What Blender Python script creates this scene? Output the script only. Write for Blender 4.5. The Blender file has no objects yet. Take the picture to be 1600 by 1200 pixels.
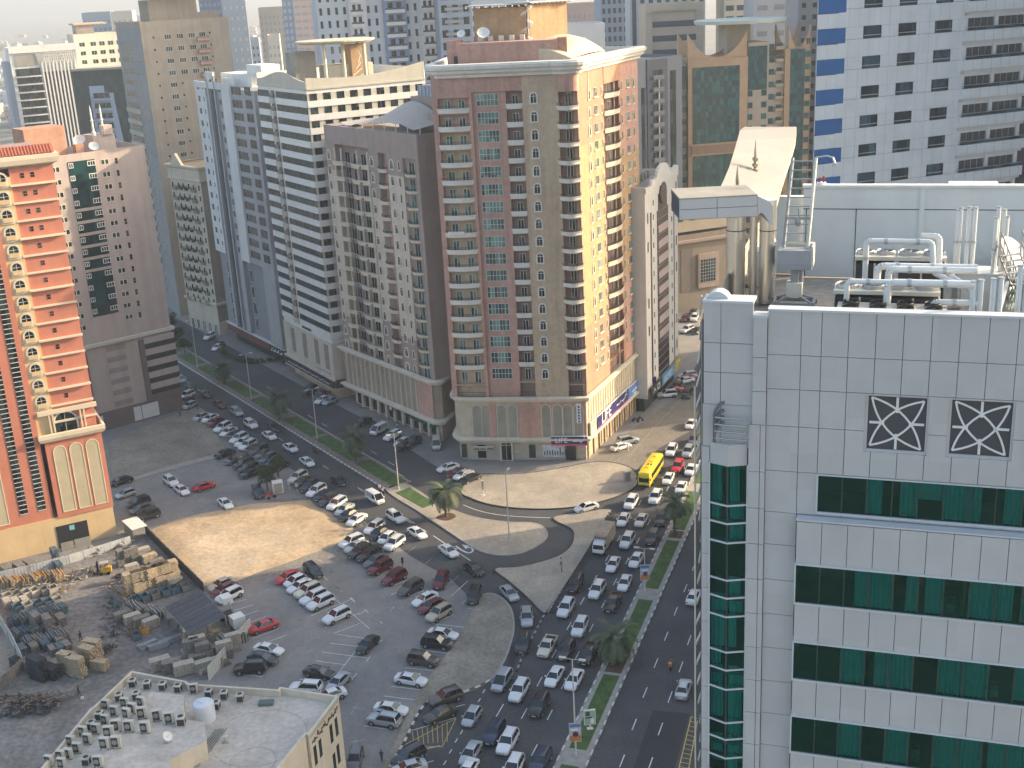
import bpy, bmesh, math, random
import numpy as np
from mathutils import Matrix, Vector
random.seed(7)
SC = bpy.context.scene
rad = math.radians
H = 92.0
FPX = 1875.0                      # focal length in pixels of a 1600 px wide frame
ROLL = rad(3.0)
PITCH = math.atan(628/1875*math.cos(ROLL))
FWD = np.array([0, math.cos(PITCH), -math.sin(PITCH)])
_r0 = np.array([1., 0, 0]); _u0 = np.cross(_r0, FWD)
RGT = math.cos(ROLL)*_r0 - math.sin(ROLL)*_u0
UP = math.sin(ROLL)*_r0 + math.cos(ROLL)*_u0
cam_d = bpy.data.cameras.new("camera")
cam = bpy.data.objects.new("camera", cam_d)
SC.collection.objects.link(cam)
SC.camera = cam
cam_d.sensor_width = 36.0
cam_d.lens = 36.0*FPX/1600.0
cam_d.clip_start = 0.5
cam_d.clip_end = 30000
cam.matrix_world = Matrix(((RGT[0], UP[0], -FWD[0], 0), (RGT[1], UP[1], -FWD[1], 0), (RGT[2], UP[2], -FWD[2], H), (0, 0, 0, 1)))
SUN_AZ = rad(14.0)                # direction towards the sun, counted from +X to +Y
SUN_EL = rad(20.0)
sd = Vector((math.cos(SUN_AZ)*math.cos(SUN_EL), math.sin(SUN_AZ)*math.cos(SUN_EL), math.sin(SUN_EL)))
sun_d = bpy.data.lights.new("sun", 'SUN')
sun_d.energy = 2.5
sun_d.angle = rad(0.5)
sun_d.color = (1.0, 0.80, 0.55)
sun = bpy.data.objects.new("sun", sun_d)
sun.rotation_euler = (-sd).to_track_quat('-Z', 'Y').to_euler()
SC.collection.objects.link(sun)
world = bpy.data.worlds.new("World")
SC.world = world
world.use_nodes = True
wn = world.node_tree
wn.nodes.clear()
sky = wn.nodes.new('ShaderNodeTexSky')
sky.sky_type = 'NISHITA'
sky.sun_disc = False
sky.sun_elevation = SUN_EL
sky.sun_rotation = math.pi/2 - SUN_AZ
sky.air_density = 1.0
sky.dust_density = 4.0
sky.ozone_density = 1.0
bg = wn.nodes.new('ShaderNodeBackground')
bg.inputs['Strength'].default_value = 0.15
wo = wn.nodes.new('ShaderNodeOutputWorld')
tm_ = wn.nodes.new('ShaderNodeMix'); tm_.data_type = 'RGBA'; tm_.blend_type = 'MULTIPLY'; tm_.inputs[0].default_value = 1.0
tm_.inputs[7].default_value = (1.0, 0.975, 0.90, 1)      # dusty desert air
wn.links.new(sky.outputs[0], tm_.inputs[6]); wn.links.new(tm_.outputs[2], bg.inputs['Color'])
wn.links.new(bg.outputs[0], wo.inputs['Surface'])
SC.view_settings.view_transform = 'Standard'
SC.view_settings.look = 'None'
SC.view_settings.gamma = 1.0
SC.view_settings.exposure = 1.8
SC.view_settings.use_curve_mapping = False
SC.cycles.max_bounces = 6
SC.cycles.diffuse_bounces = 3
SC.cycles.glossy_bounces = 3
SC.cycles.transmission_bounces = 4
SC.cycles.transparent_max_bounces = 10
SC.cycles.volume_bounces = 0
SC.cycles.caustics_reflective = False
SC.cycles.caustics_refractive = False
SC.cycles.use_denoising = True
SC.cycles.use_adaptive_sampling = True
SC.cycles.adaptive_threshold = 0.015
SC.render.use_persistent_data = False
def ray(u, v):
 return FWD*FPX + RGT*(u-800) + UP*(600-v)
def g(u, v, z=0.0):
 """the point at height z that shows at pixel (u, v)"""
 r = ray(u, v); t = (z-H)/r[2]
 return np.array([0, 0, H]) + r*t
def gx(u, v, z=0.0):
 return g(u, v, z)[:2]
def at(u, v, y):
 r = ray(u, v)
 return np.array([0, 0, H]) + r*(y/r[1])
def hz(u, v, p):
 r = ray(u, v); t = math.hypot(p[0], p[1])/math.hypot(r[0], r[1])
 return H + r[2]*t
def proj(P):
 d = np.array([P[0], P[1], P[2]-H], float); z = d@FWD
 return 800+FPX*(d@RGT)/z, 600-FPX*(d@UP)/z, z
def _n(nt, t, **k):
 n = nt.nodes.new(t)
 for a, b in k.items():
  setattr(n, a, b)
 return n
def mat(name, col, rough=0.8, var=0.12, scale=0.35, streak=0.0, metal=0.0, bump=0.0, spec=0.5, col2=None, c2amt=0.5, c2scale=0.1, coat=0.0, fine=0.0, blocks=None, spots=None):
 m = bpy.data.materials.new(name)
 m.use_nodes = True
 nt = m.node_tree
 b = nt.nodes['Principled BSDF']
 L = nt.links.new
 b.inputs['Roughness'].default_value = rough
 b.inputs['Metallic'].default_value = metal
 b.inputs['Specular IOR Level'].default_value = spec
 if coat:
  b.inputs['Coat Weight'].default_value = coat
  b.inputs['Coat Roughness'].default_value = 0.06
 if len(col) == 3:
  col = (*col, 1)
 if var <= 0 and not streak and col2 is None and not blocks:
  b.inputs['Base Color'].default_value = col
  return m
 geo = _n(nt, 'ShaderNodeNewGeometry')
 cur = _n(nt, 'ShaderNodeRGB').outputs[0]
 cur.default_value = col
 def mix(fac, a, bb, mode='MIX'):
  n = _n(nt, 'ShaderNodeMix', data_type='RGBA', blend_type=mode)
  if hasattr(fac, 'node'): L(fac, n.inputs[0])
  else: n.inputs[0].default_value = fac
  for s, i in ((a, 6), (bb, 7)):
   if hasattr(s, 'node'): L(s, n.inputs[i])
   else: n.inputs[i].default_value = (*s, 1) if len(s) == 3 else s
  return n.outputs[2]
 def noise(sc, vec=None, detail=4, rough_=0.55):
  n = _n(nt, 'ShaderNodeTexNoise')
  n.inputs['Scale'].default_value = sc
  n.inputs['Detail'].default_value = detail
  n.inputs['Roughness'].default_value = rough_
  L(vec or geo.outputs['Position'], n.inputs['Vector'])
  return n.outputs[0]
 def rng(src, a, b_, c, d):
  n = _n(nt, 'ShaderNodeMapRange')
  for i, x in enumerate((a, b_, c, d)):
   n.inputs[i+1].default_value = x
  L(src, n.inputs[0])
  return n.outputs[0]
 if col2 is not None:
  cur = mix(rng(noise(c2scale, detail=5), 0.5-c2amt*.25, 0.5+c2amt*.25, 0, 1), cur, col2)
 if var > 0:
  v = rng(noise(scale, detail=6, rough_=0.65), 0.3, 0.7, 1-var, 1+var)
  n = _n(nt, 'ShaderNodeVectorMath', operation='SCALE')
  L(cur, n.inputs[0]); L(v, n.inputs[3]); cur = n.outputs[0]
 if spots:      # dark marks: (size, share, depth)
  v = rng(noise(spots[0], detail=6, rough_=0.7), spots[1], spots[1]+.06, 1, 1-spots[2])
  n = _n(nt, 'ShaderNodeVectorMath', operation='SCALE')
  L(cur, n.inputs[0]); L(v, n.inputs[3]); cur = n.outputs[0]
 if fine:
  v = rng(noise(fine, detail=3), 0.35, 0.65, 1-var*.8, 1+var*.8)
  n = _n(nt, 'ShaderNodeVectorMath', operation='SCALE')
  L(cur, n.inputs[0]); L(v, n.inputs[3]); cur = n.outputs[0]
 if streak:
  mp = _n(nt, 'ShaderNodeMapping')
  mp.inputs['Scale'].default_value = (0.8, 0.8, 0.04)
  L(geo.outputs['Position'], mp.inputs[0])
  v = rng(noise(1.0, mp.outputs[0], 5), 0.45, 0.75, 1, 1-streak*.75)
  n = _n(nt, 'ShaderNodeVectorMath', operation='SCALE')
  L(cur, n.inputs[0]); L(v, n.inputs[3]); cur = n.outputs[0]
 if blocks:      # (size x, y, z, amount): small differences from panel to panel
  sn = _n(nt, 'ShaderNodeVectorMath', operation='DIVIDE')
  sn.inputs[1].default_value = blocks[:3]
  L(geo.outputs['Position'], sn.inputs[0])
  fl = _n(nt, 'ShaderNodeVectorMath', operation='FLOOR'); L(sn.outputs[0], fl.inputs[0])
  wn_ = _n(nt, 'ShaderNodeTexWhiteNoise'); L(fl.outputs[0], wn_.inputs[0])
  v = rng(wn_.outputs[0], 0, 1, 1-blocks[3], 1+blocks[3])
  n = _n(nt, 'ShaderNodeVectorMath', operation='SCALE')
  L(cur, n.inputs[0]); L(v, n.inputs[3]); cur = n.outputs[0]
 L(cur, b.inputs['Base Color'])
 if bump:
  bn = _n(nt, 'ShaderNodeBump')
  bn.inputs['Strength'].default_value = bump
  bn.inputs['Distance'].default_value = 0.05
  L(noise(fine or 6.0, detail=4), bn.inputs['Height'])
  L(bn.outputs[0], b.inputs['Normal'])
 return m
def glassmat(name, c1, c2, metal=0.35, rough=0.12, size=(1.7, 1.7, 3.3), wav=0.0):
 """window glass: each pane between dark room and pale curtain"""
 m = bpy.data.materials.new(name); m.use_nodes = True
 nt = m.node_tree; b = nt.nodes['Principled BSDF']; L = nt.links.new
 geo = _n(nt, 'ShaderNodeNewGeometry')
 dv = _n(nt, 'ShaderNodeVectorMath', operation='DIVIDE'); dv.inputs[1].default_value = size
 L(geo.outputs['Position'], dv.inputs[0])
 fl = _n(nt, 'ShaderNodeVectorMath', operation='FLOOR'); L(dv.outputs[0], fl.inputs[0])
 w = _n(nt, 'ShaderNodeTexWhiteNoise'); L(fl.outputs[0], w.inputs[0])
 cr = _n(nt, 'ShaderNodeValToRGB')
 cr.color_ramp.elements[0].color = (*c1, 1); cr.color_ramp.elements[1].color = (*c2, 1)
 cr.color_ramp.elements[0].position = 0.35
 L(w.outputs[0], cr.inputs[0])
 no = _n(nt, 'ShaderNodeTexNoise'); no.inputs['Scale'].default_value = 0.8
 L(geo.outputs['Position'], no.inputs['Vector'])
 mx = _n(nt, 'ShaderNodeMix', data_type='RGBA', blend_type='MULTIPLY'); mx.inputs[0].default_value = 0.5
 L(cr.outputs[0], mx.inputs[6]); L(no.outputs[0], mx.inputs[7])
 L(mx.outputs[2], b.inputs['Base Color'])
 b.inputs['Metallic'].default_value = metal
 b.inputs['Roughness'].default_value = rough
 if wav:
  nb = _n(nt, 'ShaderNodeTexNoise'); nb.inputs['Scale'].default_value = 0.35
  L(geo.outputs['Position'], nb.inputs['Vector'])
  bn = _n(nt, 'ShaderNodeBump'); bn.inputs['Strength'].default_value = wav; bn.inputs['Distance'].default_value = 0.3
  L(nb.outputs[0], bn.inputs['Height']); L(bn.outputs[0], b.inputs['Normal'])
 return m
def s2l(r, g_, b_):
 f = lambda c: (c/255/12.92 if c <= 10 else ((c/255+0.055)/1.055)**2.4)
 return (f(r), f(g_), f(b_))
class MB:
 def __init__(s, T=None):
  s.v = []; s.f = []; s.m = []; s.T = T
 def add(s, vs, fs, mi=0, T=None):
  T = T if T is not None else s.T
  o = len(s.v)
  if T is not None:
   vs = [T @ Vector(p) for p in vs]
  s.v.extend([tuple(p) for p in vs])
  for f in fs:
   s.f.append([i+o for i in f]); s.m.append(mi)
 def box(s, x0, x1, y0, y1, z0, z1, mi=0, T=None):
  s.add([(x0,y0,z0),(x1,y0,z0),(x1,y1,z0),(x0,y1,z0),(x0,y0,z1),(x1,y0,z1),(x1,y1,z1),(x0,y1,z1)],
              [(3,2,1,0),(4,5,6,7),(0,1,5,4),(1,2,6,5),(2,3,7,6),(3,0,4,7)], mi, T)
 def quad(s, a, b, c, d, mi=0, T=None):
  s.add([a, b, c, d], [(0,1,2,3)], mi, T)
 def prism(s, poly, z0, z1, mi=0, T=None, top=None, bot=True):
  n = len(poly)
  a = sum(poly[i][0]*poly[(i+1)%n][1]-poly[(i+1)%n][0]*poly[i][1] for i in range(n))
  if a < 0: poly = poly[::-1]
  vs = [(p[0],p[1],z0) for p in poly]+[(p[0],p[1],z1) for p in poly]
  fs = [(i,(i+1)%n,n+(i+1)%n,n+i) for i in range(n)]
  s.add(vs, fs, mi, T)
  s.add([(p[0],p[1],z1) for p in poly], [tuple(range(n))], mi if top is None else top, T)
  if bot: s.add([(p[0],p[1],z0) for p in poly], [tuple(range(n))[::-1]], mi, T)
 def cyl(s, p0, p1, r0, r1=None, n=10, mi=0, T=None, caps=True):
  r1 = r0 if r1 is None else r1
  p0 = Vector(p0); p1 = Vector(p1); d = (p1-p0).normalized()
  a = d.orthogonal().normalized(); b = d.cross(a)
  vs = []
  for p, r in ((p0, r0), (p1, r1)):
   for i in range(n):
    t = 2*math.pi*i/n
    vs.append(tuple(p+a*(r*math.cos(t))+b*(r*math.sin(t))))
  fs = [(i,(i+1)%n,n+(i+1)%n,n+i) for i in range(n)]
  if caps: fs += [tuple(range(n))[::-1], tuple(range(n,2*n))]
  s.add(vs, fs, mi, T)
 def tube(s, pts, r, n=8, mi=0, T=None):
  for i in range(len(pts)-1):
   s.cyl(pts[i], pts[i+1], r if not hasattr(r,'__len__') else r[i], r if not hasattr(r,'__len__') else r[i+1], n, mi, T)
 def bar(s, p0, p1, w, h, mi=0, T=None):
  p0 = Vector(p0); p1 = Vector(p1); d = p1-p0; L = d.length
  q = d.to_track_quat('X', 'Z').to_matrix().to_4x4(); q.translation = p0
  TT = q if (T is None and s.T is None) else ((T or s.T) @ q)
  s.box(0, L, -w/2, w/2, -h/2, h/2, mi, TT)
 def lathe(s, prof, c=(0,0), n=16, mi=0, T=None, a0=0, a1=2*math.pi):
  k = len(prof); full = abs(a1-a0-2*math.pi) < 1e-6
  m = n if full else n+1
  vs = [(c[0]+r*math.cos(a0+(a1-a0)*i/n), c[1]+r*math.sin(a0+(a1-a0)*i/n), z) for i in range(m) for r, z in prof]
  fs = []
  for i in range(n):
   j = (i+1) % m
   for q in range(k-1):
    fs.append((i*k+q, j*k+q, j*k+q+1, i*k+q+1))
  s.add(vs, fs, mi, T)
 def sweep(s, path, prof, mi=0, T=None, closed=False):
  """profile (out, z) swept along a flat path; out = to the right of travel"""
  n = len(path); P = [Vector((p[0], p[1])) for p in path]; ring = []
  for i in range(n):
   if closed: a, b = P[i-1], P[(i+1)%n]
   else: a, b = P[max(i-1,0)], P[min(i+1,n-1)]
   d0 = (P[i]-a).normalized() if (P[i]-a).length > 1e-6 else (b-P[i]).normalized()
   d1 = (b-P[i]).normalized() if (b-P[i]).length > 1e-6 else d0
   n0 = Vector((d0.y,-d0.x)); n1 = Vector((d1.y,-d1.x)); nn = (n0+n1)
   nn = nn.normalized() if nn.length > 1e-6 else n0
   k = 1/max(0.4, nn.dot(n0))
   ring.append([(P[i].x+nn.x*o*k, P[i].y+nn.y*o*k, z) for o, z in prof])
  k = len(prof); vs = [p for r in ring for p in r]; fs = []
  for i in range(n if closed else n-1):
   j = (i+1) % n
   for q in range(k-1):
    fs.append((i*k+q, j*k+q, j*k+q+1, i*k+q+1))
  if not closed:
   fs += [tuple(range(k))[::-1], tuple((n-1)*k+q for q in range(k))]
  s.add(vs, fs, mi, T)
 def mesh(s, name, mats, smooth=False, fix=True):
  me = bpy.data.meshes.new(name)
  me.from_pydata(s.v, [], s.f)
  for m in mats: me.materials.append(m)
  me.polygons.foreach_set('material_index', s.m)
  if fix:
   bm = bmesh.new(); bm.from_mesh(me)
   bmesh.ops.recalc_face_normals(bm, faces=bm.faces)
   bm.to_mesh(me); bm.free()
  if smooth:
   me.polygons.foreach_set('use_smooth', [True]*len(me.polygons))
   try: me.set_sharp_from_angle(angle=rad(35))
   except Exception: pass
  me.update()
  return me
COL = SC.collection
def link(name, me, parent=None, M=None):
 o = bpy.data.objects.new(name, me); COL.objects.link(o)
 if parent is not None: o.parent = parent
 if M is not None: o.matrix_basis = M
 return o
def tag(o, label=None, cat=None, group=None, kind=None):
 if label: o['label'] = label
 if cat: o['category'] = cat
 if group: o['group'] = group
 if kind: o['kind'] = kind
 return o
def thing(name, label, cat, loc=(0,0,0), rz=0.0, group=None):
 o = bpy.data.objects.new(name, None); COL.objects.link(o)
 o.location = loc; o.rotation_euler = (0,0,rz); o.empty_display_size = 0.5
 return tag(o, label, cat, group)
def obj(name, mb, mats, parent=None, smooth=False, M=None, fix=True):
 if not isinstance(mats, (list, tuple)): mats = [mats]
 return link(name, mb.mesh(name, mats, smooth, fix), parent, M)
def struct(name, mb, mats, kind='structure', **k):
 return tag(obj(name, mb, mats, **k), kind=kind)
def copy_tree(src, parent=None, only=None):
 c = src.copy(); COL.objects.link(c)
 if parent is not None: c.parent = parent
 for ch in src.children:
  copy_tree(ch, c)
 return c
ORD = "first second third fourth fifth sixth seventh eighth ninth tenth eleventh twelfth thirteenth fourteenth fifteenth sixteenth seventeenth eighteenth nineteenth twentieth".split()
def ordn(i):
 if i < 20: return ORD[i]
 tens = {2:'twenty',3:'thirty',4:'forty',5:'fifty'}; tt = {3:'thirtieth',4:'fortieth',5:'fiftieth'}
 a, b = divmod(i+1, 10)
 return tt[a] if b == 0 else tens[a]+'-'+ORD[b-1]
class Face:
 """a vertical wall plane from A (left as seen) to B (right): x along it, y inwards, z up"""
 def __init__(s, A, B, z0=0.0):
  s.A = np.array(A[:2], float); s.B = np.array(B[:2], float)
  s.L = float(np.linalg.norm(s.B-s.A)); s.d = (s.B-s.A)/s.L
  s.y = np.array([-s.d[1], s.d[0]])
  s.M = Matrix(((s.d[0], s.y[0], 0, s.A[0]), (s.d[1], s.y[1], 0, s.A[1]), (0,0,1,z0), (0,0,0,1)))
 def px(s, u, v, y=0.0):
  r = ray(u, v); A = s.A + s.y*y
  t = float(A@s.y)/float(r[:2]@s.y)
  p = np.array([0,0,H]) + r*t
  return float((p[:2]-A)@s.d), float(p[2])
 def sx(s, u, v): return s.px(u, v)[0]
 def zx(s, u, v): return s.px(u, v)[1]
 def at(s, x, y=0.0, z=0.0):
  return s.M @ Matrix.Translation((x, y, z))
 def p(s, x, y=0.0):
  q = s.A + s.d*x + s.y*y
  return (float(q[0]), float(q[1]))
class Kit:
 """collects the repeated parts of one building; at most 100 of a part become objects, the rest one"""
 def __init__(s, root): s.root = root; s.d = {}; s.inv = Matrix.Translation(-Vector(root.location))
 def put(s, name, me, M): s.d.setdefault(name, []).append((me, M))
 def flush(s, cap=100):
  for name, L in s.d.items():
   L.sort(key=lambda q: (Vector(q[1].translation)-Vector((0,0,H))).length)
   for me, M in L[:cap]:
    link(name, me, s.root, s.inv @ M)
   rest = L[cap:]
   if rest:
    V = []; F_ = []; mi = []; mats = []; o = 0; sm = []
    cache = {}
    for me, M in rest:
     if me.name not in cache:
      a = np.empty(len(me.vertices)*3); me.vertices.foreach_get('co', a)
      for mt in me.materials:
       if mt not in mats: mats.append(mt)
      cache[me.name] = (a.reshape(-1,3), [tuple(p.vertices) for p in me.polygons], [mats.index(me.materials[p.material_index]) for p in me.polygons])
     a, fs, ms = cache[me.name]
     MM = np.array(s.inv @ M)
     V.append(a @ MM[:3,:3].T + MM[:3,3])
     F_.extend([tuple(i+o for i in f) for f in fs]); mi.extend(ms); o += len(a)
    m2 = bpy.data.meshes.new(name); m2.from_pydata(np.vstack(V).tolist(), [], F_)
    for mt in mats: m2.materials.append(mt)
    m2.polygons.foreach_set('material_index', mi)
    tag(link(name, m2, s.root), kind='stuff')
  s.d = {}
def building(name, label, loc, cat='building', group=None):
 o = thing(name, label, cat, (float(loc[0]), float(loc[1]), 0), 0, group)
 return o, Kit(o)
def bpart(root, name, mb, mats, smooth=False, kind=None):
 """a part of a building given in world coordinates"""
 o = obj(name, mb, mats, root, smooth, Matrix.Translation(-Vector(root.location)))
 if kind: o['kind'] = kind
 return o
def win_mesh(w, h, frame, glass, nx=2, nz=1, fw=0.08, out=0.05, sill=None, sillm=None, fo=0.10):
 mb = MB()
 mb.box(-w/2-fo, w/2+fo, -out, 0.02, -fo, 0, 0); mb.box(-w/2-fo, w/2+fo, -out, 0.02, h, h+fo, 0)
 mb.box(-w/2-fo, -w/2, -out, 0.02, 0, h, 0); mb.box(w/2, w/2+fo, -out, 0.02, 0, h, 0)
 mb.quad((-w/2,-0.012,0),(w/2,-0.012,0),(w/2,-0.012,h),(-w/2,-0.012,h), 1)
 for i in range(1, nx): mb.box(-w/2+w*i/nx-fw/2, -w/2+w*i/nx+fw/2, -out+.012, -0.014, 0, h, 0)
 for i in range(1, nz):
  for j in range(nx):
   a = -w/2+w*j/nx+(fw/2 if j else 0); b = -w/2+w*(j+1)/nx-(fw/2 if j < nx-1 else 0)
   mb.box(a, b, -out+.016, -0.014, h*i/nz-fw/2, h*i/nz+fw/2, 0)
 mats = [frame, glass]
 if sill:
  mb.box(-w/2-.25, w/2+.25, -sill, 0.02, -fo-.16, -fo-.002, 2); mats.append(sillm or frame)
 return mb.mesh('window', mats, fix=False)
def arch_mesh(w, h, frame, glass, fw=0.22, out=0.10, n=10, bars=True):
 mb = MB(); r = w/2; hs = h-r
 inner = [(-r, 0)] + [(-r*math.cos(math.pi*i/n), hs+r*math.sin(math.pi*i/n)) for i in range(n+1)] + [(r, 0)]
 R = r+fw
 outer = [(-R, -fw)] + [(-R*math.cos(math.pi*i/n), hs+R*math.sin(math.pi*i/n)) for i in range(n+1)] + [(R, -fw)]
 k = len(inner)
 vi = [(x,-out,z) for x,z in inner]; vo = [(x,-out,z) for x,z in outer]
 vs = vi+vo+[(x,0.02,z) for x,z in outer]+[(x,-.01,z) for x,z in inner]
 fs = []
 for i in range(k):
  j = (i+1) % k
  fs.append((k+i,k+j,j,i)); fs.append((2*k+i,2*k+j,k+j,k+i)); fs.append((i,j,3*k+j,3*k+i))
 mb.add(vs, fs, 0)
 mb.add([(x,-.012,z) for x,z in inner], [tuple(range(k))[::-1]], 1)
 if bars:
  mb.box(-.04,.04,-.05,-.014,0,h,0); mb.box(-r,-.05,-.046,-.014,hs-.04,hs+.04,0); mb.box(.05,r,-.046,-.014,hs-.04,hs+.04,0)
 return mb.mesh('window', [frame, glass], fix=False)
# ================================================================ materials used in several places
M = {}
M['asphalt'] = mat('asphalt', (0.055,0.057,0.062), 0.85, 0.22, 0.12, fine=3.0, bump=0.15, col2=(0.076,0.077,0.080), c2scale=0.05)
M['asphalt_new'] = mat('asphalt_new', (0.034,0.036,0.041), 0.85, 0.15, 0.12, fine=3.0)
M['paving'] = mat('paving', (0.30,0.265,0.22), 0.9, 0.14, 0.25, fine=2.2, col2=(0.40,0.35,0.28), c2scale=0.09)
M['paving_grey'] = mat('paving_grey', (0.20,0.197,0.196), 0.9, 0.12, 0.22, fine=2.5, spots=(.45,.62,.3), col2=(0.26,0.243,0.225), c2scale=0.05, blocks=(1.1,1.1,50,0.05))
M['dust'] = mat('dust', (0.17,0.16,0.145), 0.95, 0.2, 0.2, fine=1.6, col2=(0.25,0.225,0.19), c2scale=0.06, bump=0.3)
M['sand'] = mat('sand', (0.44,0.32,0.195), 0.95, 0.17, 0.22, fine=1.5, spots=(.6,.60,.22), col2=(0.53,0.42,0.29), c2scale=0.07, bump=0.6)
M['sand_grey'] = mat('sand_grey', (0.235,0.205,0.165), 0.95, 0.2, 0.2, fine=1.8, col2=(0.30,0.265,0.215), c2scale=0.09, bump=0.4)
M['kerb'] = mat('kerb', (0.34,0.32,0.29), 0.85, 0.2, 1.0)
M['kerb_dark'] = mat('kerb_dark', (0.05,0.048,0.046), 0.8, 0.2, 1.0)
M['kerb_white'] = mat('kerb_white', (0.60,0.59,0.56), 0.8, 0.15, 1.0)
M['paint'] = mat('road_paint', (0.62,0.63,0.64), 0.7, 0.2, 1.5)
M['paint_dim'] = mat('road_paint_worn', (0.28,0.28,0.28), 0.8, 0.3, 1.5)
M['paint_yellow'] = mat('road_paint_yellow', (0.55,0.38,0.12), 0.7, 0.2, 1.5)
M['grass'] = mat('grass', (0.042,0.09,0.022), 0.9, 0.35, 0.8, fine=8.0, bump=0.6, col2=(0.07,0.125,0.03), c2scale=0.5)
M['soil'] = mat('soil', (0.10,0.06,0.045), 0.95, 0.3, 2.0, fine=6.0, bump=0.6)
M['brickpave'] = mat('brick_paving', (0.20,0.17,0.15), 0.9, 0.35, 1.6, fine=3.0)
M['far'] = mat('far_ground', (0.21,0.185,0.155), 0.95, 0.3, 0.012, col2=(0.13,0.13,0.11), c2scale=0.006, fine=0.05)
M['white'] = mat('white_paint', (0.72,0.71,0.68), 0.6, 0.08, 0.5)
M['metal'] = mat('grey_metal', (0.42,0.43,0.44), 0.4, 0.1, 1.0, metal=0.6)
M['dark'] = mat('dark', (0.02,0.02,0.022), 0.6, 0)
M['black'] = mat('black_rubber', (0.015,0.015,0.016), 0.75, 0)
M['roofgrey'] = mat('roof_screed', (0.30,0.28,0.25), 0.9, 0.18, 0.3, fine=1.5)
# ================================================================ ground
def heading(u0, v0, u1, v1):
 a = gx(u0, v0); b = gx(u1, v1); return math.atan2(b[1]-a[1], b[0]-a[0])
def spl(P, n=6, closed=True):
 P = [np.array(p, float) for p in P]; N = len(P); out = []
 for i in range(N if closed else N-1):
  p0 = P[i-1] if closed or i > 0 else P[0]; p1 = P[i]; p2 = P[(i+1) % N]
  p3 = P[(i+2) % N] if closed or i+2 < N else P[-1]
  for k in range(n):
   t = k/n
   out.append(0.5*((2*p1)+(-p0+p2)*t+(2*p0-5*p1+4*p2-p3)*t*t+(-p0+3*p1-3*p2+p3)*t**3))
 if not closed: out.append(P[-1])
 return out
def W(px, z=0.0): return [gx(u, v, z) for u, v in px]
def pad(name, px, z0, z1, m, smooth=0, kind='structure', world_pts=None):
 P = world_pts if world_pts is not None else W(px)
 if smooth: P = spl(P, smooth)
 mb = MB(); mb.prism([tuple(p) for p in P], z0, z1, bot=False)
 struct(name, mb, m, kind)
 return P
def kerb_line(P, closed=False, w=0.3, h=0.15, L=1.0, mats=None, name='kerb', off=0.0, z=0.0):
 """blocks along a line, alternating between two materials"""
 P = [np.array(p, float) for p in P]
 if closed: P = P+[P[0]]
 mb = MB(); k = 0; d = 0.0; seg = []
 pts = [P[0]]
 for a, b in zip(P[:-1], P[1:]):
  l = np.linalg.norm(b-a)
  if l < 1e-6: continue
  t = 0.0
  while d+(l-t) >= L:
   t += L-d; d = 0.0
   p = a+(b-a)*t/l
   seg.append((pts[-1], p)); pts.append(p)
  d += l-t
 for i, (a, b) in enumerate(seg):
  e = (b-a)/max(1e-6, np.linalg.norm(b-a)); n = np.array([e[1], -e[0]])
  a = a+n*off; b = b+n*off
  mb.bar((*a, z+h/2), (*(b-e*0.02), z+h/2), w, h, i % 2)
 return struct(name, mb, mats or [M['kerb'], M['kerb_dark']])
mb = MB(); mb.quad((-9000,-3000,-.02),(9000,-3000,-.02),(9000,12000,-.02),(-9000,12000,-.02)); struct('ground', mb, M['far'])
mb = MB(); mb.prism([(-330,20),(210,20),(210,470),(-330,470)], -0.015, -0.004, bot=False); struct('pavement', mb, M['paving_grey'])
RA = gx(859,1117); RB = gx(1014,816)
rd_ = (RB-RA)/np.linalg.norm(RB-RA); rn_ = np.array([rd_[1], -rd_[0]])      # along the road away from the camera, to the right
SA = gx(400,640); SB = gx(604,766)
sd_ = (SB-SA)/np.linalg.norm(SB-SA); sn_ = np.array([-sd_[1], sd_[0]])      # along the street towards the junction, to the far side
def rl(p, a, b): return p + rd_*a + rn_*b
def sl(p, a, b): return p + sd_*a + sn_*b
lw = abs(float((gx(821,1110)-gx(862,1110))@rn_))
mb = MB()
e0 = float((gx(610,1200)-RA)@rn_)
Lft = -2.55*lw
mb.prism([tuple(p) for p in (rl(RA,-90,Lft-2),rl(RA,-90,34),rl(RA,340,34),rl(RA,340,Lft+2),rl(RA,60,Lft))], -0.004, 0.0, bot=False)
struct('road', mb, M['asphalt'])
mb = MB()
mb.prism([tuple(p) for p in (sl(SB,-330,-9.5),sl(SB,-330,16),sl(SB,-40,16),sl(SB,-2,13.5),gx(712,748),gx(760,742),gx(1000,742),gx(1010,790),gx(850,975),gx(800,1075),gx(700,1200),gx(600,1208),gx(655,1100),gx(735,1050),gx(760,960),gx(705,905),gx(640,868),sl(SB,-2,-9.5))], -0.004, 0.004, bot=False)
struct('street', mb, M['asphalt'])
kd = [M['kerb_dark'], M['kerb_dark']]  # dark on every block: the kerb edge's shade is put into the colour
Pz = [(720,768),(735,779),(765,789),(810,795),(860,796),(905,792),(945,783),(975,772),(996,757),(990,735),(960,724),(925,723),(860,735),(800,742),(746,743)]
P1 = pad('pavement', Pz, 0.004, 0.16, M['paving'], 5)
T1 = [(604,766),(655,800),(700,830),(745,859),(778,868),(812,866),(842,852),(855,838),(848,824),(830,818),(795,817),(750,811),(715,801),(680,785),(652,767),(632,757)]
P2 = pad('pavement', T1, 0.004, 0.16, M['paving'], 5)
T2 = [(864,810),(892,827),(896,840),(890,856),(870,870),(835,881),(805,887),(772,890),(797,911),(825,936),(847,958),(855,956),(882,915),(922,850),(938,818),(955,797),(915,801)]
P3 = pad('pavement', T2, 0.004, 0.16, M['paving'], 4)
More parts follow.
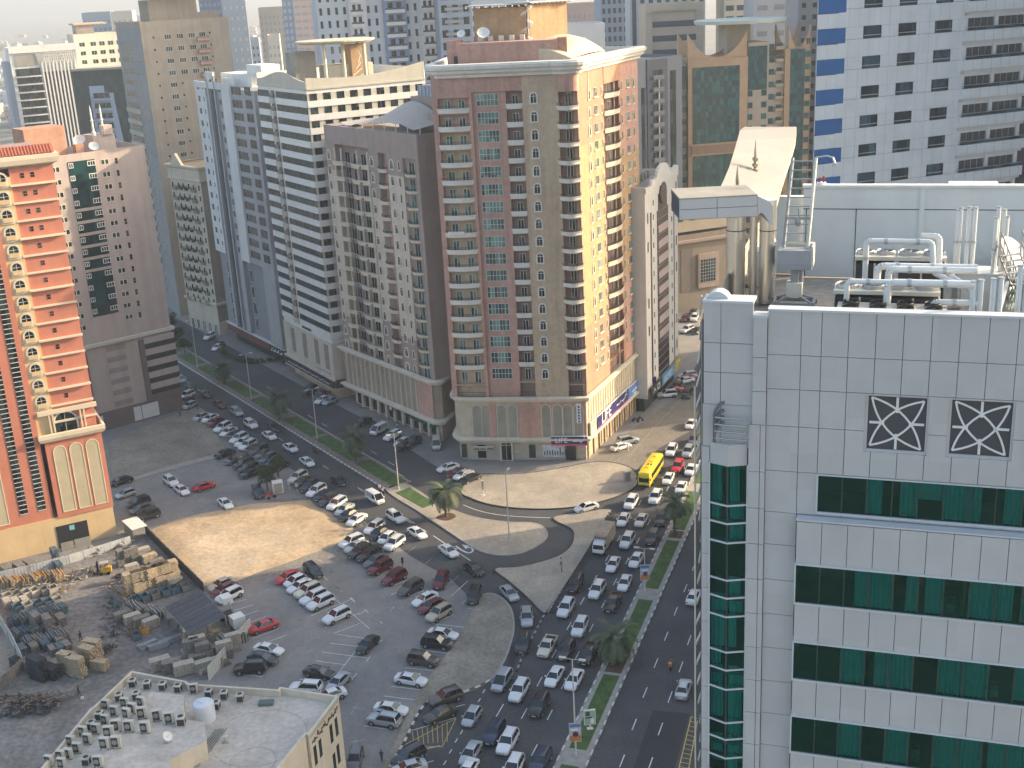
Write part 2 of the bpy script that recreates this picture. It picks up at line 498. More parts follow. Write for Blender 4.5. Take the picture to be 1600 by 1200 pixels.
T3 = [(732,970),(748,937),(765,928),(785,936),(798,952),(803,975),(800,1000),(787,1035),(768,1062),(748,1074),(722,1083),(695,1090),(668,1098),(650,1122),(632,1160),(606,1205),(596,1205),(622,1150),(645,1100),(678,1050),(715,1000)]
P4 = pad('pavement', T3, 0.004, 0.16, M['sand_grey'], 3)
kw = [M['kerb_white'], M['kerb_dark']]; kq = [M['kerb_white'], M['paving_grey']]
kerb_line(P1, True, 0.24, 0.19, 0.8, kd)
kerb_line(P2, True, 0.3, 0.19, 0.8, [M['kerb'], M['kerb']])
kerb_line(P3[:int(len(P3)*.72)], False, 0.24, 0.19, 0.8, kd)
kerb_line(P4[4:30], False, 0.3, 0.19, 0.8, [M['kerb'], M['kerb']])
kerb_line(spl(W([(765,1064),(748,1074),(722,1083),(695,1090),(668,1098),(650,1122),(632,1160),(606,1205)]),4,False), False, 0.3, 0.21, 0.9, kw)
Pr = spl(W([(952,800),(926,848),(900,890),(876,928),(858,958)]), 6, False)
mb = MB(); acc = 0
for a, b in zip(Pr[:-1], Pr[1:]):
 e = (b-a)/np.linalg.norm(b-a); n = np.array([e[1], -e[0]])
 L_ = np.linalg.norm(b-a); k = max(1, int(round(L_/0.95)))
 for i in range(k):
  p = a+e*(L_*(i+.5)/k)
  mb.bar((*(p-n*1.25), .175), (*(p+n*0.15), .175), 0.42, 0.03, 0)
 mb.bar((*(a+n*.2), .1), (*(b+n*.2), .1), 0.18, 0.2, 1)
struct('kerb', mb, [M['kerb_dark'], M['kerb']])
Pq = spl(W([(850,962),(838,985),(820,1018),(807,1050)]), 6, False)
kerb_line(Pq, False, 0.28, 0.16, 0.8, [M['kerb'], M['kerb_dark']])
m0 = float((gx(931,1050)-RA)@rn_);
mL = float(np.mean([(gx(u,v)-RA)@rn_ for u, v in ((875,1187),(932,1060),(990,928),(1007,896),(1050,812),(1085,750))]))
mR = float(np.mean([(gx(u,v)-RA)@rn_ for u, v in ((925,1190),(983,1040),(1042,900),(1087,807))]))
mbm = MB(); mbm.prism([tuple(rl(RA,-90,mL)),tuple(rl(RA,-90,mR)),tuple(rl(RA,300,mR)),tuple(rl(RA,300,mL))], 0.0, 0.16, bot=False)
struct('pavement', mbm, M['kerb'])
kerb_line([rl(RA,-60,mL),rl(RA,250,mL)], False, 0.2, 0.19, 1.1, kq)
kerb_line([rl(RA,-60,mR),rl(RA,250,mR)], False, 0.2, 0.19, 1.1, kq)
def along(u, v): return float((gx(u,v)-RA)@rd_)
for a, b in ((-60, along(890,1198)), (along(903,1172), along(952,1056)), (along(973,1024), along(1003,938)), (along(1011,920), along(1051,846)), (along(1060,829), along(1090,770)), (along(1090,770)+4, along(1090,770)+30), (along(1090,770)+36, along(1090,770)+70)):
 mb = MB(); mb.prism([tuple(rl(RA,a,mL+.75)),tuple(rl(RA,a,mR-.75)),tuple(rl(RA,b,mR-.75)),tuple(rl(RA,b,mL+.75))], 0.16, 0.2, bot=False)
 struct('grass', mb, M['grass'], kind='stuff')
for a, b in ((along(955,1052), along(970,1026)), (along(1053,842), along(1059,831))):
 mb = MB(); mb.prism([tuple(rl(RA,a,mL+.7)),tuple(rl(RA,a,mR-.7)),tuple(rl(RA,b,mR-.7)),tuple(rl(RA,b,mL+.7))], 0.16, 0.19, bot=False)
 struct('soil', mb, M['soil'], kind='stuff')
q0 = 0.0; q1 = float((gx(532,688)-SB)@sn_);
mb = MB(); mb.prism([tuple(sl(SB,-300,0)),tuple(sl(SB,-0.3,0)),tuple(sl(SB,-0.3,q1)),tuple(sl(SB,-300,q1))], 0.004, 0.16, bot=False)
struct('pavement', mb, M['brickpave'])
kerb_line([sl(SB,-300,0),sl(SB,0,0)], False, 0.3, 0.2, 0.8, [M['kerb'], M['kerb_white']])
kerb_line([sl(SB,-300,q1),sl(SB,-3,q1)], False, 0.3, 0.2, 0.8, [M['kerb'], M['kerb']])
def salong(u, v): return float((gx(u,v)-SB)@sd_)
gr = [(280,556,305,571),(310,574,346,596),(350,598,391,620),(398,624,440,648),(449,655,492,682),(496,686,553,718),(560,724,620,758)]
for u0,v0,u1,v1 in gr:
 a = salong(u0,v0); b = salong(u1,v1)
 mb = MB(); mb.prism([tuple(sl(SB,a,1.6)),tuple(sl(SB,b,1.6)),tuple(sl(SB,b,q1-.7)),tuple(sl(SB,a,q1-.7))], 0.16, 0.2, bot=False)
 struct('grass', mb, M['grass'], kind='stuff')
for i in range(6):
 a = salong(280,556)-16-i*15
 mb = MB(); mb.prism([tuple(sl(SB,a,1.6)),tuple(sl(SB,a+12,1.6)),tuple(sl(SB,a+12,q1-.7)),tuple(sl(SB,a,q1-.7))], 0.16, 0.2, bot=False)
 struct('grass', mb, M['grass'], kind='stuff')
pad('grass', [(618,771),(640,763),(680,788),(661,795)], 0.16, 0.2, M['grass'], kind='stuff')
pad('soil', [(681,810),(700,802),(713,808),(698,815)], 0.16, 0.19, M['soil'], 3, kind='stuff')
LOT = [(232,833),(258,818),(300,806),(345,797),(400,787),(450,784),(482,781),(492,790),(512,798),(528,812),(551,824),(546,838),(530,848),(508,858),(478,868),(450,879),(410,892),(365,909),(318,915),(296,893),(275,869),(250,848)]
def lot_mesh(P, z, amp, seed, m, name):
 """a low uneven heap of sand that fills an outline"""
 P = [np.array(p, float) for p in P]; c = sum(P)/len(P); rnd = random.Random(seed)
 mb = MB(); R = 14; n = len(P); vs = []
 ph = [(rnd.uniform(-.5,.5), rnd.uniform(-.5,.5), rnd.uniform(0,6)) for _ in range(10)]
 for k in range(R+1):
  for p in P:
   q = c+(p-c)*(k/R)
   e = min(1.0, (1-k/R)*6)
   h = sum(math.sin(q[0]*a+q[1]*b+f) for a, b, f in ph)/10
   vs.append((q[0], q[1], z+e*(0.10+amp*(h+0.35))))
 fs = [(k*n+i, k*n+(i+1)%n, (k+1)*n+(i+1)%n, (k+1)*n+i) for k in range(R) for i in range(n)]
 mb.add(vs, fs); struct(name, mb, m, smooth=True)
lot_mesh(spl(W(LOT), 5), 0.004, 0.5, 3, M['sand'], 'sand')
lot_mesh(spl(W([(172,692),(225,668),(280,646),(303,646),(330,668),(350,700),(337,712),(290,724),(240,738),(200,751),(180,753)]), 4), 0.004, 0.3, 5, M['sand_grey'], 'sand')
pad('path', [(195,756),(238,742),(290,728),(345,714),(345,708),(290,722),(238,737),(195,751)], -.004, 0.10, M['kerb'])
pad('ground', [(400,790),(482,779),(560,800),(600,850),(560,880),(470,885),(380,920),(320,930),(318,915),(420,880)], -0.004, 0.0022, M['dust'], 3)
pad('ground', [(-80,940),(0,975),(38,1045),(0,1078),(-80,1140)], -0.004, 0.012, M['sand_grey'])
pad('ground', [(-60,905),(210,845),(228,833),(300,900),(330,940),(392,987),(327,1062),(200,1070),(80,1200),(-60,1260),(-60,1100),(38,1045),(0,975)], -0.004, 0.006, mat('yard_floor', (0.145,0.14,0.14), 0.9, 0.3, 0.12, fine=1.2, col2=(0.22,0.20,0.18), c2scale=0.08))
pad('pavement', [(925,716),(1010,655),(1085,600),(1090,640),(1088,668),(1030,700),(990,738),(930,722)], -0.004, 0.0035, mat('bay_paving', (0.20,0.178,0.15), 0.9, 0.18, 0.3, fine=2.0))
PM = {'paint': MB(), 'paint_dim': MB(), 'paint_yellow': MB()}
def line(a, b, w=0.13, k='paint', z=0.009):
 PM[k].bar((*a, z), (*b, z), w, 0.008)
def pl(u0, v0, u1, v1, w=0.13, k='paint', z=0.009):
 line(gx(u0,v0), gx(u1,v1), w, k, z)
def dashes(P, L=2.4, w=0.14, k='paint'):
 for u, v in P:
  p = gx(u, v); line(p-rd_*L/2, p+rd_*L/2, w, k)
dashes([(835,1172),(859,1117),(881,1069),(902,1024),(924,981),(943,944),(961,909),(980,876),(997,845),(1014,816),(1029,789),(1043,764),(1058,738)])
dashes([(819,1115),(843,1065),(866,1021),(889,978),(910,939),(930,904),(949,872),(967,841),(984,812),(1000,785)])
dashes([(781,1110),(754,1162)], 3.0)
dashes([(721,1144),(713,1157),(704,1174),(756,1080),(749,1094),(737,1116),(730,1128),(695,1192)], 0.9)
dashes([(1071,919),(1056,955),(1041,994),(1025,1036),(1008,1082),(991,1132),(972,1189),(1084,886)], 2.6)
dashes([(1077,1000),(1064,1042),(1047,1089),(1032,1139),(1016,1194)], 2.8)
for u0,v0,u1,v1 in ((1080,1120,1058,1212),(1090,1126,1074,1212)): pl(u0,v0,u1,v1,.14,'paint_yellow')
for i in range(14):
 t = i/13; pl(1080-22*t,1120+92*t,1090-16*t,1123+92*t,.1,'paint_yellow', .018)
for u, v in ((438,686),(509,730),(564,765),(372,647),(310,609),(485,651),(507,664),(584,707),(611,724),(420,606),(637,814),(661,828)):
 p = gx(u, v); line(p-sd_*1.3, p+sd_*1.3, .14)
pl(677,837,735,876,.16); pl(618,800,648,818,.14)
for a, b in zip(spl(W([(724,789),(742,796),(765,802),(795,806),(825,808),(860,809)]),3,False)[:-1], spl(W([(724,789),(742,796),(765,802),(795,806),(825,808),(860,809)]),3,False)[1:]): line(a,b,.16)
UA = spl(W([(712,853),(722,860),(733,864),(739,860),(736,856),(726,855)]),3,False)
for a, b in zip(UA[:-1], UA[1:]): line(a,b,.35)
PM['paint'].add([(*gx(722,851),.02),(*gx(733,853),.02),(*gx(728,858),.02)], [(0,1,2)])
seg6 = [(505,365,790,405),(460,420,640,440),(415,475,710,515),(372,530,560,555),(270,645,480,668),(620,470,420,725),(345,248,610,140),(430,325,695,210),(485,360,650,295),(480,130,710,330),(1010,460,1195,483),(930,573,1110,592),(845,690,1040,712),(800,750,1000,775),(675,937,880,965),(1115,300,1300,320),(845,118,905,95),(895,152,1050,92),(800,80,960,20),(600,640,632,608),(690,535,716,498),(770,420,792,400),(775,285,790,297),(585,620,605,650),(1100,300,1240,240),(300,200,310,195),(262,172,290,162),(385,285,415,275),(150,62,180,55),(500,65,540,98),(585,137,617,162),(675,208,703,232),(1030,1085,1150,1060),(1020,1180,1110,1155),(1240,820,1305,803)]
for a,b,c,d in seg6: pl(400+a/4,900+b/4,400+c/4,900+d/4,.11)
segG = [(600,745,740,705),(665,775,780,740),(690,820,815,775),(720,865,860,815),(780,950,940,890),(850,980,990,930),(940,1080,985,1020),(860,1125,895,1135),(680,1170,845,1190),(1300,625,1335,655),(1390,695,1418,720),(1480,768,1503,790),(1185,575,1230,565),(1215,560,1248,585),(1185,460,1215,470),(940,625,960,620)]
for a,b,c,d in segG: pl(200+a/4,760+b/4,200+c/4,760+d/4,.11)
segE = [(70,812,210,745),(165,880,310,825),(255,952,410,890),(350,780,460,690),(290,670,355,615),(520,895,630,795),(580,925,685,830),(645,975,675,945),(770,930,805,908),(0,1045,60,1015),(205,915,250,900),(680,1000,715,1003)]
for a,b,c,d in segE: pl(560+a/4,700+b/4,560+c/4,700+d/4,.10,'paint_dim' if d < 800 else 'paint')
segP = [(1030,835,1080,880),(1110,810,1150,850),(1190,790,1235,830),(1255,765,1305,800),(1345,740,1390,780),(1490,700,1530,730),(1080,680,1135,725),(1190,670,1230,705),(1130,580,1230,560),(1000,600,1030,585)]
for a,b,c,d in segP: pl(a/4,600+b/4,c/4,600+d/4,.11,'paint_dim')
segY = [(920,1060,1250,890),(975,965,1250,885),(1250,890,1165,1065),(920,1062,1165,1068),(900,1110,1165,1062)]
for a,b,c,d in segY: pl(400+a/4,900+b/4,400+c/4,900+d/4,.11,'paint_yellow' if b != 965 else 'paint')
for i in range(8):
 t = (i+.5)/8
 pl(400+(960+250*t)/4, 900+(975-70*t)/4, 400+(935+235*t)/4+10, 900+(1055-20*t)/4, .09, 'paint_yellow', .018)
for u0,v0,u1,v1 in ((893,648,1031,658),(1031,658,997,697),(997,697,985,710),(1031,658,1060,628),(1085,605,1060,628),(970,716,930,742)): pl(u0,v0,u1,v1,.12,'paint_dim') if u0>900 else None
for u,v,du,dv in ((548,1116,6,-9),(572,1155,-14,3),(610,955,3,-4),(415,928,3,-5),(480,1020,5,-3),(321,759+20,-6,2)):
 a = gx(u,v); b = gx(u+du,v+dv); line(a,b,.18,'paint_dim')
 e = (b-a)/np.linalg.norm(b-a); n = np.array([e[1],-e[0]])
 PM['paint_dim'].add([(*(b+n*.45),.012),(*(b-n*.45),.012),(*(b+e*1.0),.012)],[(0,1,2)])
for k, mb in PM.items(): struct('road_markings', mb, M[k])
for q in ([(1020,1110),(1078,1115),(1050,1215),(985,1215)],[(560,655),(640,700),(650,695),(575,652)],[(800,1010),(812,1012),(800,1050),(790,1048)]):
 pad('road', q, -.004, 0.006, M['asphalt_new'])
TAIL = mat('tail_lens', (0.30,0.01,0.01), 0.25, 0)
LAMP = mat('lamp_lens', (0.65,0.66,0.68), 0.15, 0)
# ================================================================ wall paints and window glass
M['pink'] = mat('pink_render', (0.50,0.30,0.245), 0.9, 0.10, 0.25, streak=0.30, fine=1.2)
M['tanwall'] = mat('tan_render', (0.53,0.40,0.28), 0.9, 0.10, 0.25, streak=0.30, fine=1.2)
M['yellow'] = mat('yellow_render', (0.45,0.295,0.165), 0.9, 0.10, 0.25, streak=0.25, fine=1.2)
M['salmon'] = mat('salmon_render', (0.44,0.235,0.155), 0.9, 0.10, 0.25, streak=0.25, fine=1.2)
M['plum'] = mat('plum_render', (0.31,0.21,0.185), 0.9, 0.08, 0.25, streak=0.15)
M['cream'] = mat('cream_trim', (0.62,0.57,0.46), 0.75, 0.10, 0.4, streak=0.12)
M['whitetrim'] = mat('white_trim', (0.70,0.68,0.63), 0.7, 0.08, 0.4, streak=0.12)
M['podium'] = mat('podium_stone', (0.50,0.43,0.335), 0.85, 0.12, 0.4, streak=0.15, blocks=(1.2,1.2,.6,.06))
M['louvre'] = mat('louvre_panel', (0.30,0.28,0.24), 0.8, 0.18, 0.35, streak=0.2)
G1 = glassmat('window_glass_teal', (0.03,0.08,0.08), (0.28,0.50,0.46), 0.25, 0.15, (0.83,0.83,3.4))
G2 = glassmat('window_glass_dark', (0.012,0.02,0.022), (0.07,0.11,0.11), 0.3, 0.12, (0.9,0.9,3.2))
G3 = glassmat('window_glass_green', (0.006,0.03,0.032), (0.02,0.085,0.085), 0.15, 0.12, (1.4,1.4,3.2))
RAIL = mat('balcony_rail', (0.05,0.045,0.04), 0.5, 0.1, 1, metal=0.4)
CLUT = mat('balcony_clutter', (0.22,0.2,0.19), 0.9, 0.5, 2.0, fine=3)
def rail_on(mb, pts, z, h=.95, step=.28, mi=0):
 """railing of thin uprights along a line"""
 for a, b in zip(pts[:-1], pts[1:]):
  a = Vector(a); b = Vector(b); L = (b-a).length
  mb.bar((*a, z+h), (*b, z+h), .06, .06, mi); mb.bar((*a, z+.12), (*b, z+.12), .04, .04, mi)
  n = max(1, int(L/step))
  for i in range(n+1):
   p = a+(b-a)*i/n; mb.bar((p.x, p.y, z), (p.x, p.y, z+h), .03, .03, mi)
def door_mesh(w=1.5, h=2.3, fr=None, gl=None):
 mb = MB()
 mb.box(-w/2-.09,w/2+.09,-.06,.02,h,h+.10); mb.box(-w/2-.09,-w/2,-.06,.02,0,h); mb.box(w/2,w/2+.09,-.06,.02,0,h); mb.box(-.06,.06,-.05,-.004,0,h)
 mb.quad((-w/2,-.003,0),(w/2,-.003,0),(w/2,-.003,h),(-w/2,-.003,h),1)
 return mb.mesh('balcony_door', [fr or M['whitetrim'], gl or G1], fix=False)
def tray_mesh(w, d, h, bulge, mats, rail=True, n=8, taper=.3, clutter=0, seed=1):
 """balcony: curved flared parapet tray with a railing on top; origin: wall plane at floor level, centre"""
 mb = MB(); rnd = random.Random(seed)
 def front(k, dd, ww): return [(-ww/2+ww*i/n, -(dd+bulge*math.sin(math.pi*i/n))) for i in range(n+1)]
 top = front(0, d, w); bot = front(0, d*.72, w-taper*2)
 vs = [(x,y,h) for x,y in top]+[(x,y,0) for x,y in bot]
 N = n+1
 fs = [(i,i+1,N+i+1,N+i) for i in range(n)]
 vs += [(-w/2,0,h),(w/2,0,h),(-w/2+taper,0,0),(w/2-taper,0,0)]
 a = 2*N
 fs += [(0,N,a+2,a),(N-1,a+1,a+3,2*N-1), tuple([a+2]+list(range(N,2*N))+[a+3])]
 inn = front(0, d-.12, w-.24)
 o = len(vs); vs += [(x,y,h) for x,y in inn]+[(x,y,.15) for x,y in inn]+[(-w/2+.12,0,h),(w/2-.12,0,h),(-w/2+.12,0,.15),(w/2-.12,0,.15)]
 fs += [(i,o+i,o+i+1,i+1) for i in range(n)]
 fs += [(o+i,o+N+i,o+N+i+1,o+i+1) for i in range(n)]
 fs += [(a,o+2*N,o,0),(a+1,N-1,o+N-1,o+2*N+1),(o+2*N,o+2*N+2,o+N,o),(o+2*N+1,o+N-1,o+2*N-1,o+2*N+3)]
 fs += [tuple([o+2*N+2]+list(range(o+N,o+2*N))+[o+2*N+3])]
 mb.add(vs, fs, 0)
 if rail: rail_on(mb, [(-w/2+.1,0)]+[(x,y) for x,y in inn]+[(w/2-.1,0)], h, .42, .22, 1)
 for i in range(clutter):
  x = rnd.uniform(-w/2+.4,w/2-.5); ww = rnd.uniform(.2,.6)
  mb.box(x,x+ww,-d*.7,-d*.7+.35,.16,.16+rnd.uniform(.4,1.2),2)
 return mb.mesh('balcony', mats, fix=True)
# ================================================================ the central tower
TL = gx(714,719); TR = gx(918,719)
FA = Face(TL, TR)
zc = FA.zx(912,104)                       # underside of the cornice
zl = FA.zx(922,621)                       # ledge on top of the podium
TE = g(1003,543,zl)[:2]
FB = Face(TR, TE)
root, kit = building('apartment_tower', 'tall pink and yellow apartment tower at the street junction with stacked white balconies', FA.p(FA.L/2, 8), 'building')
fh = (FA.zx(733,166)-FA.zx(764,592))/16.0
print('tower', FA.L, FB.L, zc, zl, 'fh', fh)
def ax(u, v=170): return FA.sx(u, v)
c = dict(l0=0.0, b0=ax(684.5), b1=ax(733), w0=ax(738), w1=ax(791), r1=ax(817), t1=ax(873), s1=ax(903), e=FA.L)
ztop = zc+.3
zb_first = FA.zx(733,168)                 # top edge of the first balcony tray
z0s = [zb_first-.95-k*fh for k in range(17)]       # balcony floors
wall = MB(); TH = 15.0
mats = [M['pink'], M['tanwall'], M['plum'], M['yellow'], M['salmon'], M['podium'], M['roofgrey']]
def strip(mb, F, x0, x1, y0, y1, z0, z1, mi): mb.box(x0, x1, y0, y1, z0, z1, mi, F.M)
capz = z0s[0]+2.75
strip(wall, FA, c['l0'], c['b0'], 0, TH, zl, ztop, 0)
strip(wall, FA, c['b0'], c['b1'], .0, 2, capz, ztop, 0)
strip(wall, FA, c['b0'], c['b1'], 1.2, TH, z0s[2]+2.9, capz, 0); strip(wall, FA, c['b0'], c['b1'], 1.2, TH, zl, z0s[2]+2.9, 1)
strip(wall, FA, c['b1'], c['w0'], -.35, TH, zl, capz, 0); strip(wall, FA, c['b1'], c['w0'], -.05, TH, capz, ztop, 0)
strip(wall, FA, c['w0'], c['w1'], .35, TH, zl, capz+.9, 0); strip(wall, FA, c['w0'], c['r1'], -.02, TH, capz+.9, ztop, 0)
strip(wall, FA, c['w1'], c['r1'], 1.6, TH, zl, capz+.9, 2)
strip(wall, FA, c['r1'], c['t1'], -.30, TH, zl, ztop, 1)
strip(wall, FA, c['t1'], c['s1'], 1.5, TH, zl, capz+.5, 2)
strip(wall, FA, c['s1'], c['e'], 0.0, TH, zl, ztop, 2)
mbT = FA.M
n = 10; cx_ = (c['t1']+c['s1'])/2; rw = (c['s1']-c['t1'])/2+.2
pts = [(cx_-rw*math.cos(math.pi*i/n), -0.15-1.35*math.sin(math.pi*i/n)) for i in range(n+1)]
wall.prism(pts+[(cx_+rw,1.0),(cx_-rw,1.0)], capz+.5, ztop, 0, mbT)
xb = FB.sx(968,95); xbal0 = FB.sx(942.5,140); xbal1 = FB.sx(965.5,135)
zz = [zl, FA.zx(918,515), FA.zx(914,230), ztop]
def bstrip(x0, x1, y0, y1, zs, ms):
 for i in range(len(ms)): wall.box(x0, x1, y0, y1, zs[i], zs[i+1], ms[i], FB.M)
bstrip(.002, 2.4, 0, .5, zz, (4,3,4)); bstrip(2.4, xbal0, 0, 7, zz, (4,3,4))
bstrip(xbal0, xbal1, 1.3, 13, zz, (2,2,2)); bstrip(xbal0, xbal1, -.1, 1.3, [capz+.3, ztop], (4,))
bstrip(xbal1, xb, -.1, 13, zz, (4,3,4))
bstrip(xb, FB.L, -.02, 13, [zl, FA.zx(918,480), FA.zx(914,270), ztop], (0,3,0))
Pl = FA.p(0, TH); core = [FA.p(0,3), FA.p(FA.L-1,3), FB.p(3,3), FB.p(FB.L-.1,3), FB.p(FB.L-.1,24), FA.p(0,26)]
wall.prism(core, zl, ztop+.2, 0, top=6)
bpart(root, 'wall', wall, mats)
co = MB(); prof = [(0,ztop-1.4),(.35,ztop-1.35),(.45,ztop-.9),(.9,ztop-.55),(1.0,ztop-.1),(1.35,ztop+.15),(1.45,ztop+.75),(1.2,ztop+.8),(1.15,ztop+1.05),(.2,ztop+1.1),(-.4,ztop+1.1),(-.4,ztop+.1)]
pth = [FA.p(-.1,26), FA.p(-.1,2.5)] + [FA.p(2.4-2.5*math.cos(rad(a)), 2.4-2.6*math.sin(rad(a))) for a in range(0,91,15)] + [FA.p(FA.L*.3,-.45), FA.p(c['w0']+4,-.4), FA.p(c['t1']-1.5,-.4)] + [FA.p(cx_-(rw+.2)*math.cos(math.pi*i/8), -.3-1.0*math.sin(math.pi*i/8)) for i in range(9)] + [FA.p(FA.L+.05,-.15), FB.p(FB.L*.5,-.15), FB.p(FB.L+.1,-.1), FB.p(FB.L+.1,24)]
co.sweep(pth, [(o, z) for o, z in prof][::-1])
bpart(root, 'cornice', co, M['whitetrim'])
zp = FA.zx(905,686)
pod = MB()
arc = [FA.p(2.6-2.7*math.cos(rad(a)), 2.6-3.1*math.sin(rad(a))) for a in range(0,91,15)]
ppoly = [FA.p(-.1,26)]+arc+[FA.p(8,-.5), FA.p(FA.L+.1,-.3), FB.p(FB.L+.2,-.25), FB.p(FB.L+.2,24)]
pod.prism(ppoly, zp, zl-.05, 0)
inner = [FA.p(.3,25)]+[FA.p(3.0-2.7*math.cos(rad(a)), 3.0-2.7*math.sin(rad(a))) for a in range(0,91,15)]+[FA.p(8,.1), FA.p(FA.L-.2,.25), FB.p(FB.L-.1,.35), FB.p(FB.L-.1,23)]
pod.prism(inner, 0, zp, 1)
for x0, x1, mi in ((c['b1']+.4, c['w0']+1.2, 2), (c['w1']-.5, c['t1']-5.0, 2), (c['t1']-4.5, FA.L+.05, 2)):
 pod.box(x0, x1, -.62, -.3, zp+.3, zl-.4, mi, FA.M)
bpart(root, 'podium', pod, [M['podium'], mat('shopfront_stone',(0.44,0.39,0.31),.8,.12,.6,blocks=(1,1,.5,.07)), M['pink']])
ld = MB(); lp = [(0,-.5),(.35,-.45),(.5,-.15),(.85,.05),(.9,.45),(.2,.6),(0,.6)]
for zz_ in (zl-.2, zp):
 ld.sweep([FA.p(-.1,26)]+arc+[FA.p(8,-.5), FA.p(FA.L+.15,-.35), FB.p(FB.L*.5,-.25), FB.p(FB.L+.2,-.2), FB.p(FB.L+.2,24)], [(o, z+zz_) for o, z in lp][::-1])
bpart(root, 'ledge', ld, M['cream'])
hp = zl-zp-1.6
for u in (787-2,801,815):
 pass
pan = arch_mesh(1.75, hp-.4, M['cream'], M['louvre'], fw=.14, out=.05, bars=False)
for x in [FA.sx(u, 640) for u in (784,801,853.5,871,887,904)]:
 kit.put('louvre_panel', pan, FA.at(x, -.64, zp+.7))
for x in (5.4,7.3,9.2): kit.put('louvre_panel', pan, FA.at(x-.6, -.55, zp+.7))
pan2 = arch_mesh(1.5, hp-.4, M['cream'], M['louvre'], fw=.14, out=.05, bars=False)
for x in (1.0, 2.9): kit.put('louvre_panel', pan2, FA.at(x+.5, -.30 if x > 2 else .35, zp+.7) @ Matrix.Rotation(-.0 if x > 2 else -.5, 4, 'Z'))
finb = MB(); finb.box(-.06,.06,-.10,0,0,hp+.9); fin = finb.mesh('fin', [M['cream']])
for i in range(24): kit.put('fin', fin, FB.at(.9+i*(FB.L-2)/23.5, -.25, zp+.45))
bw = c['w1']-c['w0']; win6 = win_mesh(bw*.62, 2.05, M['whitetrim'], G1, 6, 2, .07, .06, fo=.07)
arcw = arch_mesh(1.05, 1.75, M['whitetrim'], G2, fw=.24, out=.12)
d1 = door_mesh(1.1, 2.2, None, G1); d2 = door_mesh(1.0, 2.1, None, G2)
w1_ = c['b1']-c['b0']; w2_ = c['r1']-c['w1']; w3_ = c['s1']-c['t1']
bmats = [M['whitetrim'], RAIL, CLUT]
t1 = [tray_mesh(w1_+.5, .55, .95, .55, bmats, clutter=q, seed=q, taper=.4) for q in (0,0,2)]
t2 = [tray_mesh(w2_+.2, .35, .95, .15, bmats, clutter=q, seed=q+5, taper=.3) for q in (0,1)]
t3 = [tray_mesh(w3_+.7, .75, .85, 1.15, bmats, clutter=q, seed=q+9, taper=.35) for q in (0,3,2)]
rnd = random.Random(4)
zwt = FA.zx(765, 146)
for k in range(17):
 z = z0s[k]
 for f in (.27,.73): kit.put('balcony_door', d1, FA.at(c['b0']+w1_*f, 1.19, z+.1))
 kit.put('balcony_door', d2, FA.at(c['w1']+w2_*.5, 1.58, z+.6))
 kit.put('balcony_door', d2, FA.at(cx_-.1, 1.48, z+.6))
 if k < 16:
  kit.put('balcony', rnd.choice(t1), FA.at((c['b0']+c['b1'])/2, .1, z))
  kit.put('balcony', rnd.choice(t2), FA.at((c['w1']+c['r1'])/2, -.05, z+.45))
  kit.put('balcony', rnd.choice(t3), FA.at(cx_-.1, .25, z-.15))
 else:
  pass
 kit.put('window', win6, FA.at((c['w0']+c['w1'])/2-.35, .34, z+1.15))
 kit.put('window', arcw, FA.at(ax(834.5), -.31, z+1.35))
slabs = MB()
for k in range(17):
 z = z0s[k]
 slabs.box(c['b0'], c['b1'], .0, 1.2, z-.22, z, 0, FA.M); slabs.box(c['w1'], c['r1'], .0, 1.6, z+.3, z+.52, 0, FA.M); slabs.box(c['t1'], c['s1'], .0, 1.5, z-.3, z-.1, 0, FA.M)
bpart(root, 'floor_slab', slabs, M['tanwall'])
zr0 = FB.zx(930,143)                      # centre of the first window
aw = arch_mesh(.85, 1.75, M['cream'], G2, fw=.24, out=.14); sw = arch_mesh(.5, 1.6, M['cream'], G2, fw=.15, out=.10, bars=False)
ww = win_mesh(1.75, 1.65, M['whitetrim'], G1, 3, 1, .07, .06, sill=.3, sillm=M['cream'], fo=.05)
LB = xbal1-xbal0
tb = tray_mesh(LB+.8, .5, .95, 1.0, [M['cream'], RAIL, CLUT], taper=.3)
rs = MB(); co2 = MB()
for k in range(17):
 z = zr0-k*fh
 kit.put('window', aw, FB.at(FB.sx(919.5,145), -.01, z-1.1)); kit.put('window', ww, FB.at(FB.sx(929.8,143), -.01, z-.9))
 kit.put('window', sw, FB.at(FB.sx(939.6,140), -.01, z-.95))
 kit.put('window', sw, FB.at(FB.sx(970.7,130), -.03, z-1.0)); kit.put('window', ww, FB.at(FB.sx(980,124), -.03, z-.9)); kit.put('window', aw, FB.at(FB.sx(988.7,121), -.03, z-1.1))
 if k < 16: kit.put('balcony', tb, FB.at((xbal0+xbal1)/2, .1, z-1.75))
 rs.box(xbal0, xbal1, -.05, 1.3, z-1.95, z-1.75, 0, FB.M)
 kit.put('balcony_door', d2, FB.at(xbal0+LB*.3, 1.28, z-1.7)); kit.put('balcony_door', d2, FB.at(xbal0+LB*.7, 1.28, z-1.7))
bpart(root, 'balcony_slab', rs, M['salmon'])
pc = MB(); pc.box(xbal0+LB*.62-.1, xbal0+LB*.62+.12, -.35, -.1, zl, capz+.3, 0, FB.M); pc.box(FB.sx(917.5,115)-.1, FB.sx(917.5,115)+.1, -.12, -.002, z0s[0]+2.6, ztop-1.5, 0, FB.M)
bpart(root, 'pilaster', pc, M['cream'])
zr = ztop+.2
rf = MB()
rf.box(4.6, FA.L-3.4, 3.2, 9, zr, zr+4.3, 0, FA.M); rf.box(2.6, 4.6, 4.2, 11, zr, zr+4.9, 0, FA.M)
rf.box(FA.L-3.4, FA.L-1.6, 3.6, 8, zr, zr+4.6, 2, FA.M)
rf.box(7.2, FA.L-9.6, 9.5, 17, zr, zr+10.2, 1, FA.M)
